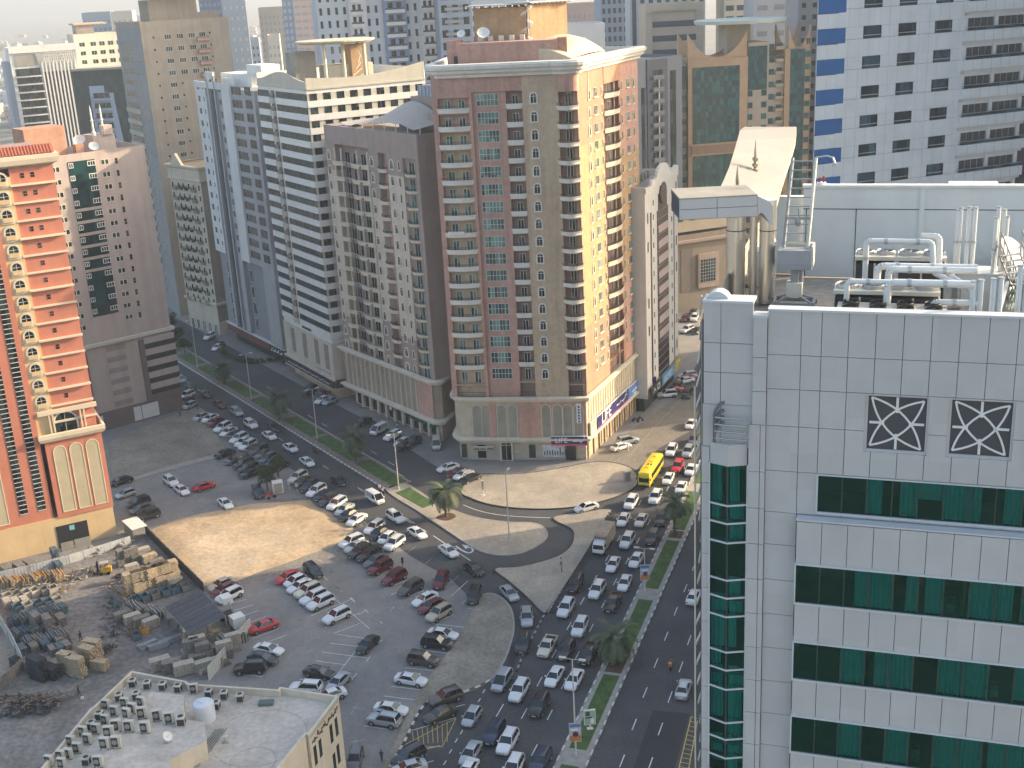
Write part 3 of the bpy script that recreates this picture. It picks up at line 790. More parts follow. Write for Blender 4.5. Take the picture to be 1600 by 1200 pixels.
PQ = Face(FA.p(FA.L-8.9,9.6), np.array(FA.p(FA.L-8.9,9.6))+np.array([.78,.62])*9.6)
rf.box(0, 5.2, 0, 6, zr, zr+10.5, 3, PQ.M); rf.box(5.2, 9.6, .25, 6, zr, zr+10.5, 3, PQ.M)
bpart(root, 'penthouse', rf, [M['pink'], M['yellow'], M['salmon'], M['yellow']])
tl_ = MB()
tl_.box(5.8, FA.L-9.0, 8.6, 18.6, zr+10.6, zr+10.75, 0, FA.M); tl_.box(-.5, 11, -.9, 7, zr+10.8, zr+10.95, 0, PQ.M)
for i in range(10): tl_.box(5.9+i*1.25, 6.1+i*1.25, 7.7, 9.4, zr+10.3, zr+10.55, 1, FA.M); tl_.box(i*1.05, .15+i*1.05, -1.1, 0, zr+10.55, zr+10.75, 1, PQ.M)
bpart(root, 'roof', tl_, [M['metal'], M['cream']])
ar = MB()   # vaulted roof shell above the sunlit side
na, nc = 10, 10; vs = []
hf = lambda a, t: zr+.5+(1.2+3.0*math.sin(math.pi*(.12+.6*a)))*(math.sin(math.pi*(.06+.62*t)))
for i in range(na+1):
 for j in range(nc+1):
  vs.append((1.0+17.5*i/na, 1.0+9.5*j/nc, hf(i/na, j/nc)))
ar.add(vs, [(i*(nc+1)+j,(i+1)*(nc+1)+j,(i+1)*(nc+1)+j+1,i*(nc+1)+j+1) for i in range(na) for j in range(nc)], 0, FB.M)
for i in (0, na):
 e = [(1.0+17.5*i/na, 1.0+9.5*j/nc, hf(i/na, j/nc)) for j in range(nc+1)]
 ar.add(e+[(e[-1][0],e[-1][1],zr),(e[0][0],e[0][1],zr)], [tuple(range(nc+3))], 0, FB.M)
ar.quad((1.0,1.0,zr),(18.5,1.0,zr),(18.5,1.0,hf(1,0)),(1.0,1.0,hf(0,0)),0,FB.M)
bpart(root, 'roof_shell', ar, mat('roof_shell',(0.55,0.46,0.34),.8,.12,.4,streak=.1))
det = MB()
det.cyl(FA.p(FA.L-9.2,9.4)+(zr+2,), FA.p(FA.L-9.2,9.4)+(zr+11.6,), .12)
sp = []
for i in range(34):
 a = i*.42; sp.append((*FA.p(FA.L-9.4+1.1*math.cos(a), 9.0+1.1*math.sin(a)), zr+4.2+i*.2))
 if i: det.quad((*FA.p(FA.L-9.4,9.0), zr+4.2+i*.2), (*FA.p(FA.L-9.4,9.0), zr+4.25+i*.2), sp[-1], sp[-2])
det.tube(sp, .05, 5)
bpart(root, 'spiral_stair', det, M['whitetrim'])
an = MB()
for i in range(6):
 z1 = zr+2.2
 an.bar((*FA.p(FA.L-4.5+i*1.0, 8.6), z1+.9+(i%3)*.5),(*FA.p(FA.L-2.6+i*.8, 10.0), z1+1.1+(i%2)*.7), .12, .12)
for i in range(5): an.box(8+i*2.0, 8.9+i*2.0, 7.6, 8.3, zr+4.32, zr+5.25, 1, FA.M)
bpart(root, 'roof_equipment', an, [M['metal'], M['whitetrim']])
dr = MB(); dr.box(c['w0']-4.6+1.2, c['w0']-3.9+1.2, 3.18, 3.3, zr+.1, zr+2.1, 0, FA.M)
bpart(root, 'roof_door', dr, M['dark'])
tr = MB(); rail_on(tr, [FA.p(.3,.1),FA.p(c['b1'],-.3),FA.p(c['w0'],-.3)], zl+.35, .95, .3); rail_on(tr, [FA.p(c['w1']-.3,-.3),FA.p(c['r1'],-.3)], zl+.35, 1.0, .3); rail_on(tr, [FA.p(c['t1'],-.3),FA.p(FA.L-.2,-.2)], zl+.35, 1.0, .3)
bpart(root, 'railing', tr, RAIL)
ld_ = MB(); zq = z0s[7]+.9; xq = c['b0']+.5
for i, (w_, h_) in enumerate(((.9,.7),(.8,.55),(.6,.75),(.7,.5))): ld_.box(xq, xq+w_, -.95-.02*i, -.93-.02*i, zq+.35-h_, zq+.35, 0, FA.M); xq += w_+.05
kit.flush()
lt = thing('laundry', 'white laundry hung over a balcony railing of the pink tower', 'laundry', (*FA.p(c['b0']+1.5,-.9), z0s[7]))
obj('cloth', ld_, M['white'], lt, M=Matrix.Translation(-Vector(lt.location)))
gf = MB()
for u0, u1, v in ((721.5,729,712),(747.5,760,716),(827,837,711)):
 x0, x1 = FA.sx(u0, v), FA.sx(u1, v); gf.box(x0, x1, .02 if u0 > 725 else .5, .2, .5, 3.3, 0, FA.M)
bpart(root, 'window', gf, G2)
ent = arch_mesh(2.0, 4.2, M['cream'], G2, fw=.35, out=.3); link('entrance', ent, root, Kit(root).inv @ FA.at(FA.sx(792,712), .02, .05))
sh = MB(); sh.box(FA.sx(848,705), FA.sx(882,705), -.02, .14, .7, 3.4, 0, FA.M); sh.box(FA.sx(884,705), FA.sx(900,705), -.02, .14, .1, 3.4, 1, FA.M)
for q in range(9): sh.box(FA.sx(848,705)+.3+q*.52, FA.sx(848,705)+.55+q*.52, -.05, -.021, 1.1, 1.2+rnd.uniform(.5,1.7), 2, FA.M)
bpart(root, 'shop_window', sh, [mat('shop_posters',(0.55,0.58,0.62),.4,.3,1.5), G2, mat('shop_display',(0.08,0.08,0.12),.5,.8,3.0)])
pb = MB()
for i in range(11):
 x = .8+i*(FB.L-1.5)/10.5; pb.box(x, x+.7, -.05, .35, 0, 3.4, 0, FB.M);
 pb.box(x+.75, x+2.2, .28, .33, .2, 3.2, 1, FB.M)
bpart(root, 'shopfront', pb, [M['yellow'], G2])
def text_mesh(body, size, name='lettering', depth=.04, m=None, font_scale=1.0):
 cu = bpy.data.curves.new(name, 'FONT'); cu.body = body; cu.size = size; cu.extrude = depth; cu.align_x = 'CENTER'; cu.align_y = 'CENTER'; cu.resolution_u = 2
 o = bpy.data.objects.new(name, cu); COL.objects.link(o)
 dg = bpy.context.evaluated_depsgraph_get()
 me = bpy.data.meshes.new_from_object(o.evaluated_get(dg)); bpy.data.objects.remove(o); bpy.data.curves.remove(cu)
 me.name = name; me.materials.clear(); me.materials.append(m or M['white'])
 return me
RX = Matrix.Rotation(math.pi/2, 4, 'X')
NAVY = mat('sign_navy', (0.025,0.022,0.12), .35, .05, 1); PINKS = mat('sign_pink', (0.62,0.05,0.22), .35, .05, 1); WS = mat('sign_white', (0.75,0.75,0.78), .4, 0)
def sign(F, x0, x1, z0, z1, y, label, mats, strokes=None, text=None, tsize=1.0, tx=.35, band=0.0, name='shop_sign', t=.22):
 r = thing(name, label, 'sign', (*F.p((x0+x1)/2, y), z0)); inv = Matrix.Translation(-Vector(r.location))
 b = MB(); b.box(x0, x1, y-t, y, z0+band, z1, 0, F.M)
 if band: b.box(x0, x1, y-t-.02, y, z0, z0+band-.005, 1, F.M)
 b.box(x0-.06, x1+.06, y-t-.04, y+.02, z1, z1+.1, 2, F.M)
 obj('board', b, mats+[WS]*(3-len(mats)), r, M=inv)
 if text:
  me = text_mesh(text, tsize); link('lettering', me, r, inv @ F.at(x0+(x1-x0)*tx, y-t-.06, (z0+band+z1)/2) @ RX)
 if strokes:
  s_ = MB()
  for pts, w in strokes:
   for a, b_ in zip(pts[:-1], pts[1:]):
    s_.bar((x0+(x1-x0)*a[0], y-t-.06, z0+band+(z1-z0-band)*a[1]), (x0+(x1-x0)*b_[0], y-t-.06, z0+band+(z1-z0-band)*b_[1]), .06, w, 0, F.M)
  obj('lettering', s_, WS, r, M=inv)
 return r
LIFA = [([(.60,.45),(.72,.40),(.74,.62)],.22),([(.76,.40),(.86,.40),(.90,.66),(.95,.60)],.22),([(.82,.20),(.84,.20)],.2),([(.91,.85),(.94,.9)],.2)]
zs1 = FA.zx(900,692)
sign(FA, FA.sx(862,688), FA.L+.15, FA.zx(890,693), FA.zx(890,679), -.95, 'navy pharmacy sign reading LIFE on the front of the central tower', [NAVY, PINKS], LIFA, 'LIFE', 1.5, .28, .3)
FBs = FB
zA = 6.4
sign(FBs, 4.2, FB.L*.66, zA-1.9, zA+1.4, -.55, 'long navy pharmacy sign reading LIFE along the sunlit side of the central tower', [NAVY, PINKS], LIFA, 'LIFE', 3.4, .27, .8)
sign(FBs, .4, 3.9, zA-1.9, zA+1.4, -.5, 'pale advert panel at the tower corner beside the long pharmacy sign', [mat('ad_panel',(0.35,0.42,0.30),.4,.5,1.2), PINKS], [([(.3,.3),(.35,.7)],.5),([(.6,.2),(.62,.8)],.4)], None)
sign(FBs, FB.L*.67, FB.L*.98, zA-1.9, zA+1.2, -.5, 'light blue pharmacy sign panel at the far end of the tower side', [mat('sign_blue',(0.10,0.22,0.50),.35,.2,1), PINKS], [([(.2,.5),(.5,.55)],.3),([(.3,.25),(.45,.3)],.3)], None)
ps = thing('projecting_sign', 'navy projecting pharmacy sign with a white arch emblem beyond the tower', 'sign', (*g(1013,603,5)[:2], 0))
pm = MB(); q = g(1014,602,5.2); Fq = Face(q[:2]+np.array([-1.6,.3]), q[:2]+np.array([1.6,-.3])); inv = Matrix.Translation(-Vector(ps.location))
pm.box(0,3.26,0,.3,3.4,7.2,0,Fq.M); pm.box(.1,3.1,-.03,0,3.5,4.1,1,Fq.M)
obj('board', pm, [NAVY, PINKS], ps, M=inv)
am = arch_mesh(1.1, 1.9, WS, WS, fw=.1, out=.04, bars=False); link('emblem', am, ps, inv @ Fq.at(1.6, -.02, 4.5))
bn = sign(FA, FA.sx(901,640), FA.sx(908.5,640), FA.zx(905,659), FA.zx(905,629), -.72, 'tall white vertical banner on the podium of the central tower', [WS, WS, WS], None, None, name='banner', t=.1)
st_ = MB()
x0 = FA.sx(901,640); x1 = FA.sx(908.5,640)
for i, z in enumerate(np.linspace(FA.zx(905,656.5), FA.zx(905,634), 6)): st_.box(x0+.3, x1-.3, -.86, -.84, z-.16, z+.2+.05*(i%2), 0, FA.M)
obj('lettering', st_, M['dark'], bn, M=Matrix.Translation(-Vector(bn.location)))
nm = sign(FA, FA.sx(740,700), FA.sx(772,700), FA.zx(756,703), FA.zx(756,697), -.30, 'small dark lettering over the left entrance of the central tower', [mat('stone_plate',(0.42,0.37,0.29),.8,0)], [([(.05,.4),(.2,.6),(.3,.4)],.2),([(.35,.5),(.6,.45)],.16),([(.7,.4),(.8,.7),(.95,.4)],.2)], None)
nm.children[1].data.materials[0] = M['dark']
# ================================================================ helpers for the other buildings
def shell(root, poly, ztop, m, roof=None, par=1.0, z0=0.0, pw=.3, name='wall'):
 """walls, roof deck and parapet over an outline (list of points in order)"""
 mb = MB(); mb.prism(poly, z0, ztop-par, 0, top=1, bot=z0 > .1)
 a = sum(poly[i][0]*poly[(i+1)%len(poly)][1]-poly[(i+1)%len(poly)][0]*poly[i][1] for i in range(len(poly)))
 P = poly if a > 0 else poly[::-1]
 mb.sweep(P, [(0,ztop-par),(0,ztop),(-pw,ztop),(-pw,ztop-par)], 0, None, True)
 return bpart(root, name, mb, [m, roof or M['roofgrey']])
def grid(kit, name, F, me, xs, zs, y=0.0, skip=None, rnd=None):
 for k, z in enumerate(zs):
  for i, x in enumerate(xs):
   if skip and skip(i, k): continue
   m_ = me if not isinstance(me, (list, tuple)) else rnd.choice(me)
   kit.put(name, m_, F.at(x, y, z))
def zrow(z1, z2, n): return [z1+(z2-z1)*k/n for k in range(n+1)]
def xs_(F, us, v0, dv=0): return [F.sx(u, v0+(dv*(u-us[0]))) for u in us]
rnd = random.Random(11)
# ================================================================ brown residential block
M['mauve'] = mat('mauve_render', (0.33,0.265,0.235), 0.9, 0.1, 0.3, streak=.2)
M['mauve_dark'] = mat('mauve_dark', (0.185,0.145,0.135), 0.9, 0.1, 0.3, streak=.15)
M['beige'] = mat('beige_render', (0.56,0.49,0.41), 0.9, 0.1, 0.3, streak=.2)
FC = Face(gx(545,601,4.6), gx(685,661,4.6))
zt = 64.6; zlg = 13.6
root, kit = building('apartment_block', 'brown and beige apartment block with wavy balconies beside the pink tower', FC.p(FC.L/2, 6))
x = {k: FC.sx(*v) for k, v in dict(b0=(524,240), p1=(534,240), p2=(559,245), b1=(576.5,250), a2=(581,252), c0=(590.5,250), c1=(604.5,255), a3=(612,257), s3=(623.5,258.5), d0=(629.5,262), d1=(649,262)).items()}
SE = gx(674,205,zt); FD = Face(FC.B, SE); FD = Face(FC.B, FD.p(17))
fhb = (58.52-15.26)/13
zf = [58.0-k*fhb-.9 for k in range(14)]
wl = MB(); T = FC.M
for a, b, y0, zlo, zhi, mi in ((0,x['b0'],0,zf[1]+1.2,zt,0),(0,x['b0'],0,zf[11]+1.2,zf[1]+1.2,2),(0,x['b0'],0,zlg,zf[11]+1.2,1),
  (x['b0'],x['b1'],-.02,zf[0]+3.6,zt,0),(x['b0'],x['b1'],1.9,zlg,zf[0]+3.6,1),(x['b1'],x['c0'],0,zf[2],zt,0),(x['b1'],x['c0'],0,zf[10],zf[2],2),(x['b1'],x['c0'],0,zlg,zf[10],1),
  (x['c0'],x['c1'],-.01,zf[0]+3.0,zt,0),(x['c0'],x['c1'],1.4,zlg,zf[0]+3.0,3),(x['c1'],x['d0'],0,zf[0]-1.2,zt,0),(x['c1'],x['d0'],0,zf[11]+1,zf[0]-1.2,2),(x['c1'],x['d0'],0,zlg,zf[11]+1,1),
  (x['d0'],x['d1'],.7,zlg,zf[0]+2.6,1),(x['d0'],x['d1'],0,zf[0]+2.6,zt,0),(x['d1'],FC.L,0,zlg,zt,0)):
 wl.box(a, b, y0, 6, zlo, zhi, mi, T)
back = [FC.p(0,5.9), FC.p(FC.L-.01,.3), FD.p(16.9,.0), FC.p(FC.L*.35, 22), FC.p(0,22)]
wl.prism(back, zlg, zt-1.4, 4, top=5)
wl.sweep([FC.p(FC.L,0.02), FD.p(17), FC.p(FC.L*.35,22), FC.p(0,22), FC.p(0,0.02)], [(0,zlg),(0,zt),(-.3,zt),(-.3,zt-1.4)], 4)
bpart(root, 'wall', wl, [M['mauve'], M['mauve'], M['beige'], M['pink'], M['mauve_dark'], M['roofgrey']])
po = MB(); po.prism([FC.p(-.3,22), FC.p(-.3,-.4), FC.p(x['d0']-2,-.4), FC.p(FC.L-1.2,-.4), FC.p(FC.L+.3,1.2), FD.p(17), FC.p(12,22)], 4.6, zlg, 0)
po.box(x['d0']-.5, FC.L-.8, -.46, -.4, 5.2, zlg-.6, 2, T)
po.prism([FC.p(.5,21), FC.p(.5,1.3), FC.p(FC.L-.6,1.3), FD.p(16.5,.5), FC.p(12,21)], 0, 4.6, 1)
bpart(root, 'podium', po, [mat('podium_brown',(0.33,0.27,0.215),.9,.12,.4,streak=.25), M['beige'], M['pink']])
lg = MB()
for z in (zlg, 4.75):
 lg.sweep([FC.p(-.4,22), FC.p(-.4,-.4), FC.p(FC.L-1.4,-.4)]+[FC.p(FC.L-1.4+1.8*math.sin(rad(q)), 1.4-1.8*math.cos(rad(q))) for q in (20,40,60,80)]+[FD.p(17,-.3)], [(0,z-.7),(.5,z-.5),(.6,z-.1),(1.0,z+.1),(1.0,z+.5),(0,z+.6)][::-1])
bpart(root, 'ledge', lg, M['cream'])
fb = MB(); fb.box(-.1,.1,-.22,0,0,zlg-5.9); fn = fb.mesh('fin',[M['cream']])
for i in range(15): kit.put('fin', fn, FC.at(1.2+i*2.05, -.4, 5.35))
aw1 = arch_mesh(1.0, 1.75, M['cream'], G2, fw=.26, out=.12); aw2 = arch_mesh(.55, 1.7, M['cream'], G2, fw=.18, out=.1, bars=False)
wB = x['b1']-x['b0']
def wavy(w):
 mb = MB(); n = 18; amp = lambda t: .75+.30*math.cos(t*2*math.pi*1.5)
 pts = [(-w/2+w*i/n, -amp(i/n)) for i in range(n+1)]
 vs = [(a,b,1.0) for a,b in pts]+[(a,b+.22,.28) for a,b in pts]+[(a,b+.25,0) for a,b in pts]+[(a,b+.14,1.0) for a,b in pts]+[(a,1.8,0) for a,b in pts]
 N = n+1; fs = []
 for i in range(n): fs += [(i,i+1,N+i+1,N+i),(N+i,N+i+1,2*N+i+1,2*N+i),(i+1,i,3*N+i,3*N+i+1),(2*N+i,2*N+i+1,4*N+i+1,4*N+i)]
 mb.add(vs, fs, 0)
 for f in (.30,.42,.72): mb.box(-w/2+w*f, -w/2+w*(f+.09), -.75, -.5, .1, .95, 2)
 return mb.mesh('balcony', [M['cream'], RAIL, CLUT])
wv = wavy(wB+.3); tb2 = tray_mesh(x['c1']-x['c0']+.2, .45, .75, .5, [M['cream'], RAIL, CLUT], taper=.3, clutter=1, seed=3); tb3 = tray_mesh(x['d1']-x['d0']-.1, .65, .65, .95, [M['cream'], RAIL, CLUT], taper=.35)
dk = MB(); dk.box(-.95,.95,-.02,0,0,2.35,1); dk.box(-1.02,-.95,-.05,0,0,2.4,0); dk.box(.95,1.02,-.05,0,0,2.4,0); dk.box(-.03,.03,-.05,-.021,0,2.35,0); dkm = dk.mesh('balcony_door',[M['whitetrim'],G2])
dg = dk.mesh('balcony_door',[M['whitetrim'],G1])
for k, z in enumerate(zf):
 kit.put('window', aw1, FC.at(FC.sx(513.7,239), -.01, z+.2)); kit.put('window', aw1, FC.at(x['a2'], -.01, z+.1)); kit.put('window', aw1, FC.at(x['a3'], -.01, z+.1)); kit.put('window', aw2, FC.at(x['s3'], -.01, z+.1))
 if k < 13: kit.put('balcony', wv, FC.at((x['b0']+x['b1'])/2, .1, z-.9)); kit.put('balcony', tb2, FC.at((x['c0']+x['c1'])/2, .1, z-.9)); kit.put('balcony', tb3, FC.at((x['d0']+x['d1'])/2, .7, z-1.0))
 for f in (.14,.38,.62,.86): kit.put('balcony_door', dkm, FC.at(x['b0']+wB*f, 1.88, z-.7))
 kit.put('balcony_door', dkm, FC.at((x['c0']+x['c1'])/2+.3, 1.38, z-.7)); kit.put('balcony_door', dg, FC.at((x['d0']+x['d1'])/2, .68, z-.6))
ps_ = MB()
for xx in (x['b0']+.1, x['p1'], x['p2'], x['b1']-.25): ps_.box(xx-.13, xx+.13, -.35, -.05, zlg, zt-4.6, 0, T)
bpart(root, 'pillar', ps_, M['cream'])
sb = MB()
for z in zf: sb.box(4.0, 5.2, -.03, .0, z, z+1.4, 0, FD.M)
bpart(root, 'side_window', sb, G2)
rf = MB(); zr = zt-1.4
rf.box(x['c0']+1, x['d1']+1.5, 8.5, 15, zr, zr+7.5, 0, T); rf.box(x['b1']-3, x['c0']+1, 10, 15, zr, zr+3.6, 0, T); rf.box(x['d1']-2.4, FC.L-.6, 5.5, 9.5, zr, zr+4.8, 0, T)
bpart(root, 'penthouse', rf, M['mauve'])
tk = MB(); tk.box(x['c0']+3.0, x['d1']+1.0, 9.2, 13.5, zr+7.5, zr+9.7, 0, T)
for i in range(10): tk.box(x['c0']+3.0+i*1.25, x['c0']+3.15+i*1.25, 9.05, 9.2, zr+7.5, zr+9.8, 0, T)
bpart(root, 'water_tank', tk, mat('tank_panel',(0.34,0.37,0.42),.6,.1,1))
tn = MB(); nA, nB = 14, 8; X0, X1 = x['p1']-1.0, x['d1']+1.0
def tz(a, b):
 ridge = 4.6*math.exp(-((a-.62)/.33)**2)*(.35+.65*b)+.9
 return zr+1.2+ridge-(.9*(1-b)*(abs(math.sin(a*math.pi*5))**.5)*.8)
vs = [((X0+(X1-X0)*i/nA), 1.0+ (6.8)*j/nB, tz(i/nA, j/nB)) for i in range(nA+1) for j in range(nB+1)]
tn.add(vs, [(i*(nB+1)+j,(i+1)*(nB+1)+j,(i+1)*(nB+1)+j+1,i*(nB+1)+j+1) for i in range(nA) for j in range(nB)], 0, T)
bpart(root, 'canopy', tn, mat('tent_fabric',(0.42,0.37,0.33),.85,.06,.4), True)
ts = MB()
for i in range(0, nA+1, 2): ts.cyl(FC.p(X0+(X1-X0)*i/nA, 1.05)+(zr,), FC.p(X0+(X1-X0)*i/nA, 1.05)+(tz(i/nA,0),), .09, n=6)
bpart(root, 'canopy_post', ts, M['white'])
sf = MB()
for i in range(10):
 x0 = 1.6+i*3.4; sf.box(x0, x0+2.4, 1.2, 1.28, .3, 3.6, 0, T)
 sf.box(x0+2.45, x0+3.3, .7, 1.3, 0, 4.0, 1, T)
bpart(root, 'shopfront', sf, [G2, M['beige']])
kit.flush()
GRN = mat('sign_green',(0.02,0.075,0.05),.4,.1,1)
sign(FC, x['c1']+1, FC.L-1.0, 3.1, 4.2, -.1, 'dark green shop sign with a round white logo under the brown block', [GRN, GRN, GRN], [([(.75,.5),(.80,.5)],.9)], None)
sign(FC, x['b1'], x['b1']+1.6, 2.9, 4.1, -.2, 'small square shop sign with a white circle on the brown block arcade', [GRN, GRN, WS], [([(.3,.5),(.7,.5)],.7)], None)
# ================================================================ white striped office building
FE = Face(gx(450,553,5), gx(521.6,592,5)); zt = 74.4; rws = zrow(70.3, 17.4, 18)
FE.L += 1.0
F2 = Face(FE.p(FE.L), gx(663,106,zt))
root, kit = building('office_building', 'white office building with dark green window bands and a curving roof edge', FE.p(FE.L/2, 8))
wh = mat('white_band',(0.70,0.69,0.66),.7,.06,.3,streak=.12); cr = mat('cream_band',(0.50,0.47,0.39),.75,.07,.3,streak=.12)
wl = MB(); fp = [FE.p(0), FE.p(FE.L), F2.p(F2.L), FE.p(0, 26)]
wl.prism(fp, 13.5, rws[0]+1.6, 0, top=2)
wl.sweep([F2.p(F2.L), FE.p(0,26), FE.p(0)], [(0,rws[0]+1.6),(0,zt+.3),(-.3,zt+.3),(-.3,rws[0]+1.6)], 0)
for F in (FE, F2):          # parapets with their curved tops
 n = 24; f = (lambda t: .9*math.cos(t*2*math.pi)*-1) if F is FE else (lambda t: (-1.2*math.sin(t*math.pi)+1.5*t))
 top = [(F.L*i/n, zt+f(i/n)) for i in range(n+1)]
 vs = [(a,0,z) for a, z in top]+[(a,0,rws[0]+1.6) for a, z in top]+[(a,.35,z) for a, z in top]+[(a,.35,rws[0]+1.6) for a, z in top]
 N = n+1; fs = []
 for i in range(n): fs += [(i,i+1,N+i+1,N+i),(2*N+i,2*N+i+1,i+1,i),(3*N+i,3*N+i+1,2*N+i+1,2*N+i)]
 wl.add(vs, fs, 1, F.M)
wl.box(0, F2.L, -.25, 0, zt-2.6, zt-2.2, 1, F2.M); wl.box(0, FE.L, -.2, 0, zt-2.6, zt-2.3, 1, FE.M)
xv0, xv1 = FE.sx(421,148), FE.sx(431.5,150)
for z in rws:
 for a, b in ((0,xv0),(xv1,FE.L)): wl.box(a, b, -.28, 0, z-2.25, z-.85, 0, FE.M)
 wl.box(0, F2.L, -.28, 0, z-2.25, z-.85, 0, F2.M); wl.box(0, F2.L, -.08, 0, z-.85, z+.65, 1, F2.M)
bpart(root, 'wall', wl, [wh, cr, M['roofgrey']])
bd = MB()
for z in rws:
 for a, b in ((.15,xv0-.1),(xv1+.1,FE.L-.05)): bd.box(a, b, -.06, -.005, z-.84, z+.62, 0, FE.M)
bandm = MB(); bandm.box(-2.6,2.6,-.06,-.005,-.84,.62,0)
for i in range(7): bandm.box(-2.6+i*.867-.03, -2.6+i*.867+.03,-.09,-.062,-.84,.62,1)
bandm = bandm.mesh('window',[G3, RAIL])
def band(a, b, n):
 mb = MB(); w = (b-a)/2; mb.box(-w,w,-.06,-.005,-.84,.62,0)
 for i in range(n+1): mb.box(-w+2*w*i/n-.035, -w+2*w*i/n+.035, -.10,-.062,-.84,.62,1)
 return mb.mesh('window',[G3, RAIL])
bA = band(.15, xv0-.1, 5); bB = band(xv1+.1, FE.L-.05, 12)
w2m = win_mesh(1.7, 1.45, RAIL, G2, 2, 1, .07, .03, fo=.05)
bal = MB(); bal.box(-1.1,1.1,-.55,.0,-2.2,-1.0,0); bal.box(-1.1,1.1,-.02,-.005,-1.0,.7,1); bal.box(-1.05,1.05,-.4,-.3,-.9,.1,2); balm = bal.mesh('balcony',[cr, mat('shade_cloth',(0.17,0.13,0.11),.9,.3,1), CLUT])
zx2 = [F2.sx(u, v) for u, v in ((489,150),(510,148),(530,146),(551,144),(572,142),(594,139))]; dx2 = (zx2[-1]-zx2[0])/5
zx2 = [zx2[0]+i*dx2 for i in range(9)]
for z in rws:
 kit.put('window', bA, FE.at((.15+xv0-.1)/2, 0, z)); kit.put('window', bB, FE.at((xv1+.1+FE.L-.05)/2, 0, z)); kit.put('balcony', balm, FE.at((xv0+xv1)/2, 0, z))
 for xx in zx2:
  if xx < F2.L-1: kit.put('window', w2m, F2.at(xx, -.09, z-.82))
kit.put('window', bandm, FE.at(FE.L*.5, 0, 15.2))
po = MB(); po.prism([FE.p(0,25), FE.p(0,-.3), FE.p(FE.L+.3,-.3), F2.p(F2.L,-.3)], 5.0, 14.0, 0); po.prism([FE.p(.6,24), FE.p(.6,1.2), FE.p(FE.L-.8,1.0), F2.p(F2.L,.6)], 0, 5.0, 1)
po.box(-.4, FE.L+.9, -.9, -.3, 4.9, 5.3, 2, FE.M)
for cx in (4.5,11.5,18.5,24.0):
 for q in range(4): po.box(cx+q*.62, cx+q*.62+.2, -.34, -.3, 7.0, 13.2, 3, FE.M)
bpart(root, 'podium', po, [M['beige'], M['tanwall'], M['beige'], M['dark']])
sg = MB()
for F, a, b in ((FE,-.2,FE.L+.35),(F2,-.1,8)): sg.box(a, b, -1.0, -.32, 3.1, 4.6, 0, F.M); sg.box(a, b, -.95, -.3, 2.7, 3.1, 1, F.M)
bpart(root, 'sign_band', sg, [mat('sign_black',(0.02,0.024,0.03),.4,.1,1), M['beige']])
lt = MB()
for i in range(30):
 a = 2+i*.82; lt.bar((a,-1.03,3.75+.15*math.sin(i*2.1)),(a+.55,-1.03,3.85+.2*math.sin(i*1.3)),.05,.2,0,FE.M)
for i in range(16):
 a = FE.L-10+i*.55; lt.bar((a,-.37,6.0+.12*math.sin(i*2.7)),(a+.4,-.37,6.05+.2*math.sin(i*1.9)),.05,.25,1,FE.M)
bpart(root, 'lettering', lt, [WS, mat('letter_grey',(0.3,0.3,0.34),.5,0)])
tm = MB(); Tq = F2.M; zr = rws[0]+1.6
tm.box(9, 20, 9.0, 15, zr, zr+4.2, 1, Tq); tm.box(1.5, 6.5, 10, 16, zr, zr+7.5, 2, Tq)
tm.box(14, 18, 7.0, 12, zr, zr+8.4, 0, Tq)
bpart(root, 'penthouse', tm, [M['yellow'], M['cream'], M['louvre']])
hp = MB(); hp.cyl(F2.p(11.8,10.5)+(zr+9.0,), F2.p(11.8,10.5)+(zr+9.35,), 8.2, 8.2, 28); hp.cyl(F2.p(11.8,10.5)+(zr+9.36,), F2.p(11.8,10.5)+(zr+9.7,), 9.0, 9.0, 28, 0)
bpart(root, 'helipad', hp, mat('helipad_deck',(0.50,0.44,0.33),.8,.15,.6))
cl = MB()
for a in (7.0, 11.5, 16.6): cl.cyl(F2.p(a, 5.5)+(zr,), F2.p(a,5.5)+(zr+9.0,), .42, n=10)
for i in range(6): cl.bar((*F2.p(12.5+i*.7,4.5),zr+.6+i*1.3),(*F2.p(15.8-i*.2,4.9),zr+2.0+i*1.3),.15,.15)
bpart(root, 'column', cl, M['cream'])
kit.flush()
# ================================================================ grey residential tower with white fins
G_ = Face(gx(352,508,5), gx(411.5,536,5)); zt = 71.5
GT0 = gx(303,126,zt); GT1 = gx(373,133,zt); GT2 = gx(397,135,zt)
GU = Face(GT0, GT1)
root, kit = building('apartment_tower', 'grey and white apartment tower with a tall dark glass slot and stepped corner', GU.p(GU.L/2, 7))
gw = mat('grey_white_render',(0.58,0.58,0.58),.8,.07,.3,streak=.1); gd = mat('grey_render',(0.23,0.235,0.25),.8,.08,.3,streak=.12); gm = mat('mid_grey_render',(0.34,0.345,0.36),.8,.08,.3,streak=.12)
zb = 26.0
wl = MB()
cols = [(0,.24,0,0),(.24,.34,.3,1),(.34,.44,.9,3),(.44,.52,.3,1),(.52,.60,.15,2),(.60,.78,0,0)]
GC = [(a*GU.L, b*GU.L, y, m_) for a, b, y, m_ in cols]
for a, b, y, m_ in GC: wl.box(a, b, y, 9, zb if m_ in (0,) else 6, zt-1.5, m_, GU.M)
wl.box(.78*GU.L, GU.L, .5, 9, zb, zt-1.0, 2, GU.M)
GR = Face(GU.p(GU.L,.0), GT2); GR = Face(GU.p(GU.L,0), GR.p(8))
wl.prism([GU.p(.78*GU.L,8), GU.p(GU.L,.51), GR.p(8,0), GR.p(8,9), GU.p(0,22), GU.p(0,8.5)], 6, zt-1.2, 2, top=4)
wl.prism([GU.p(.2,22), GU.p(.2,1.0), GU.p(.62*GU.L,1.2), GU.p(GU.L-2.2,1.4), GR.p(7.6,1.4), GR.p(7.6,9)], 5.3, zb, 1, top=1)
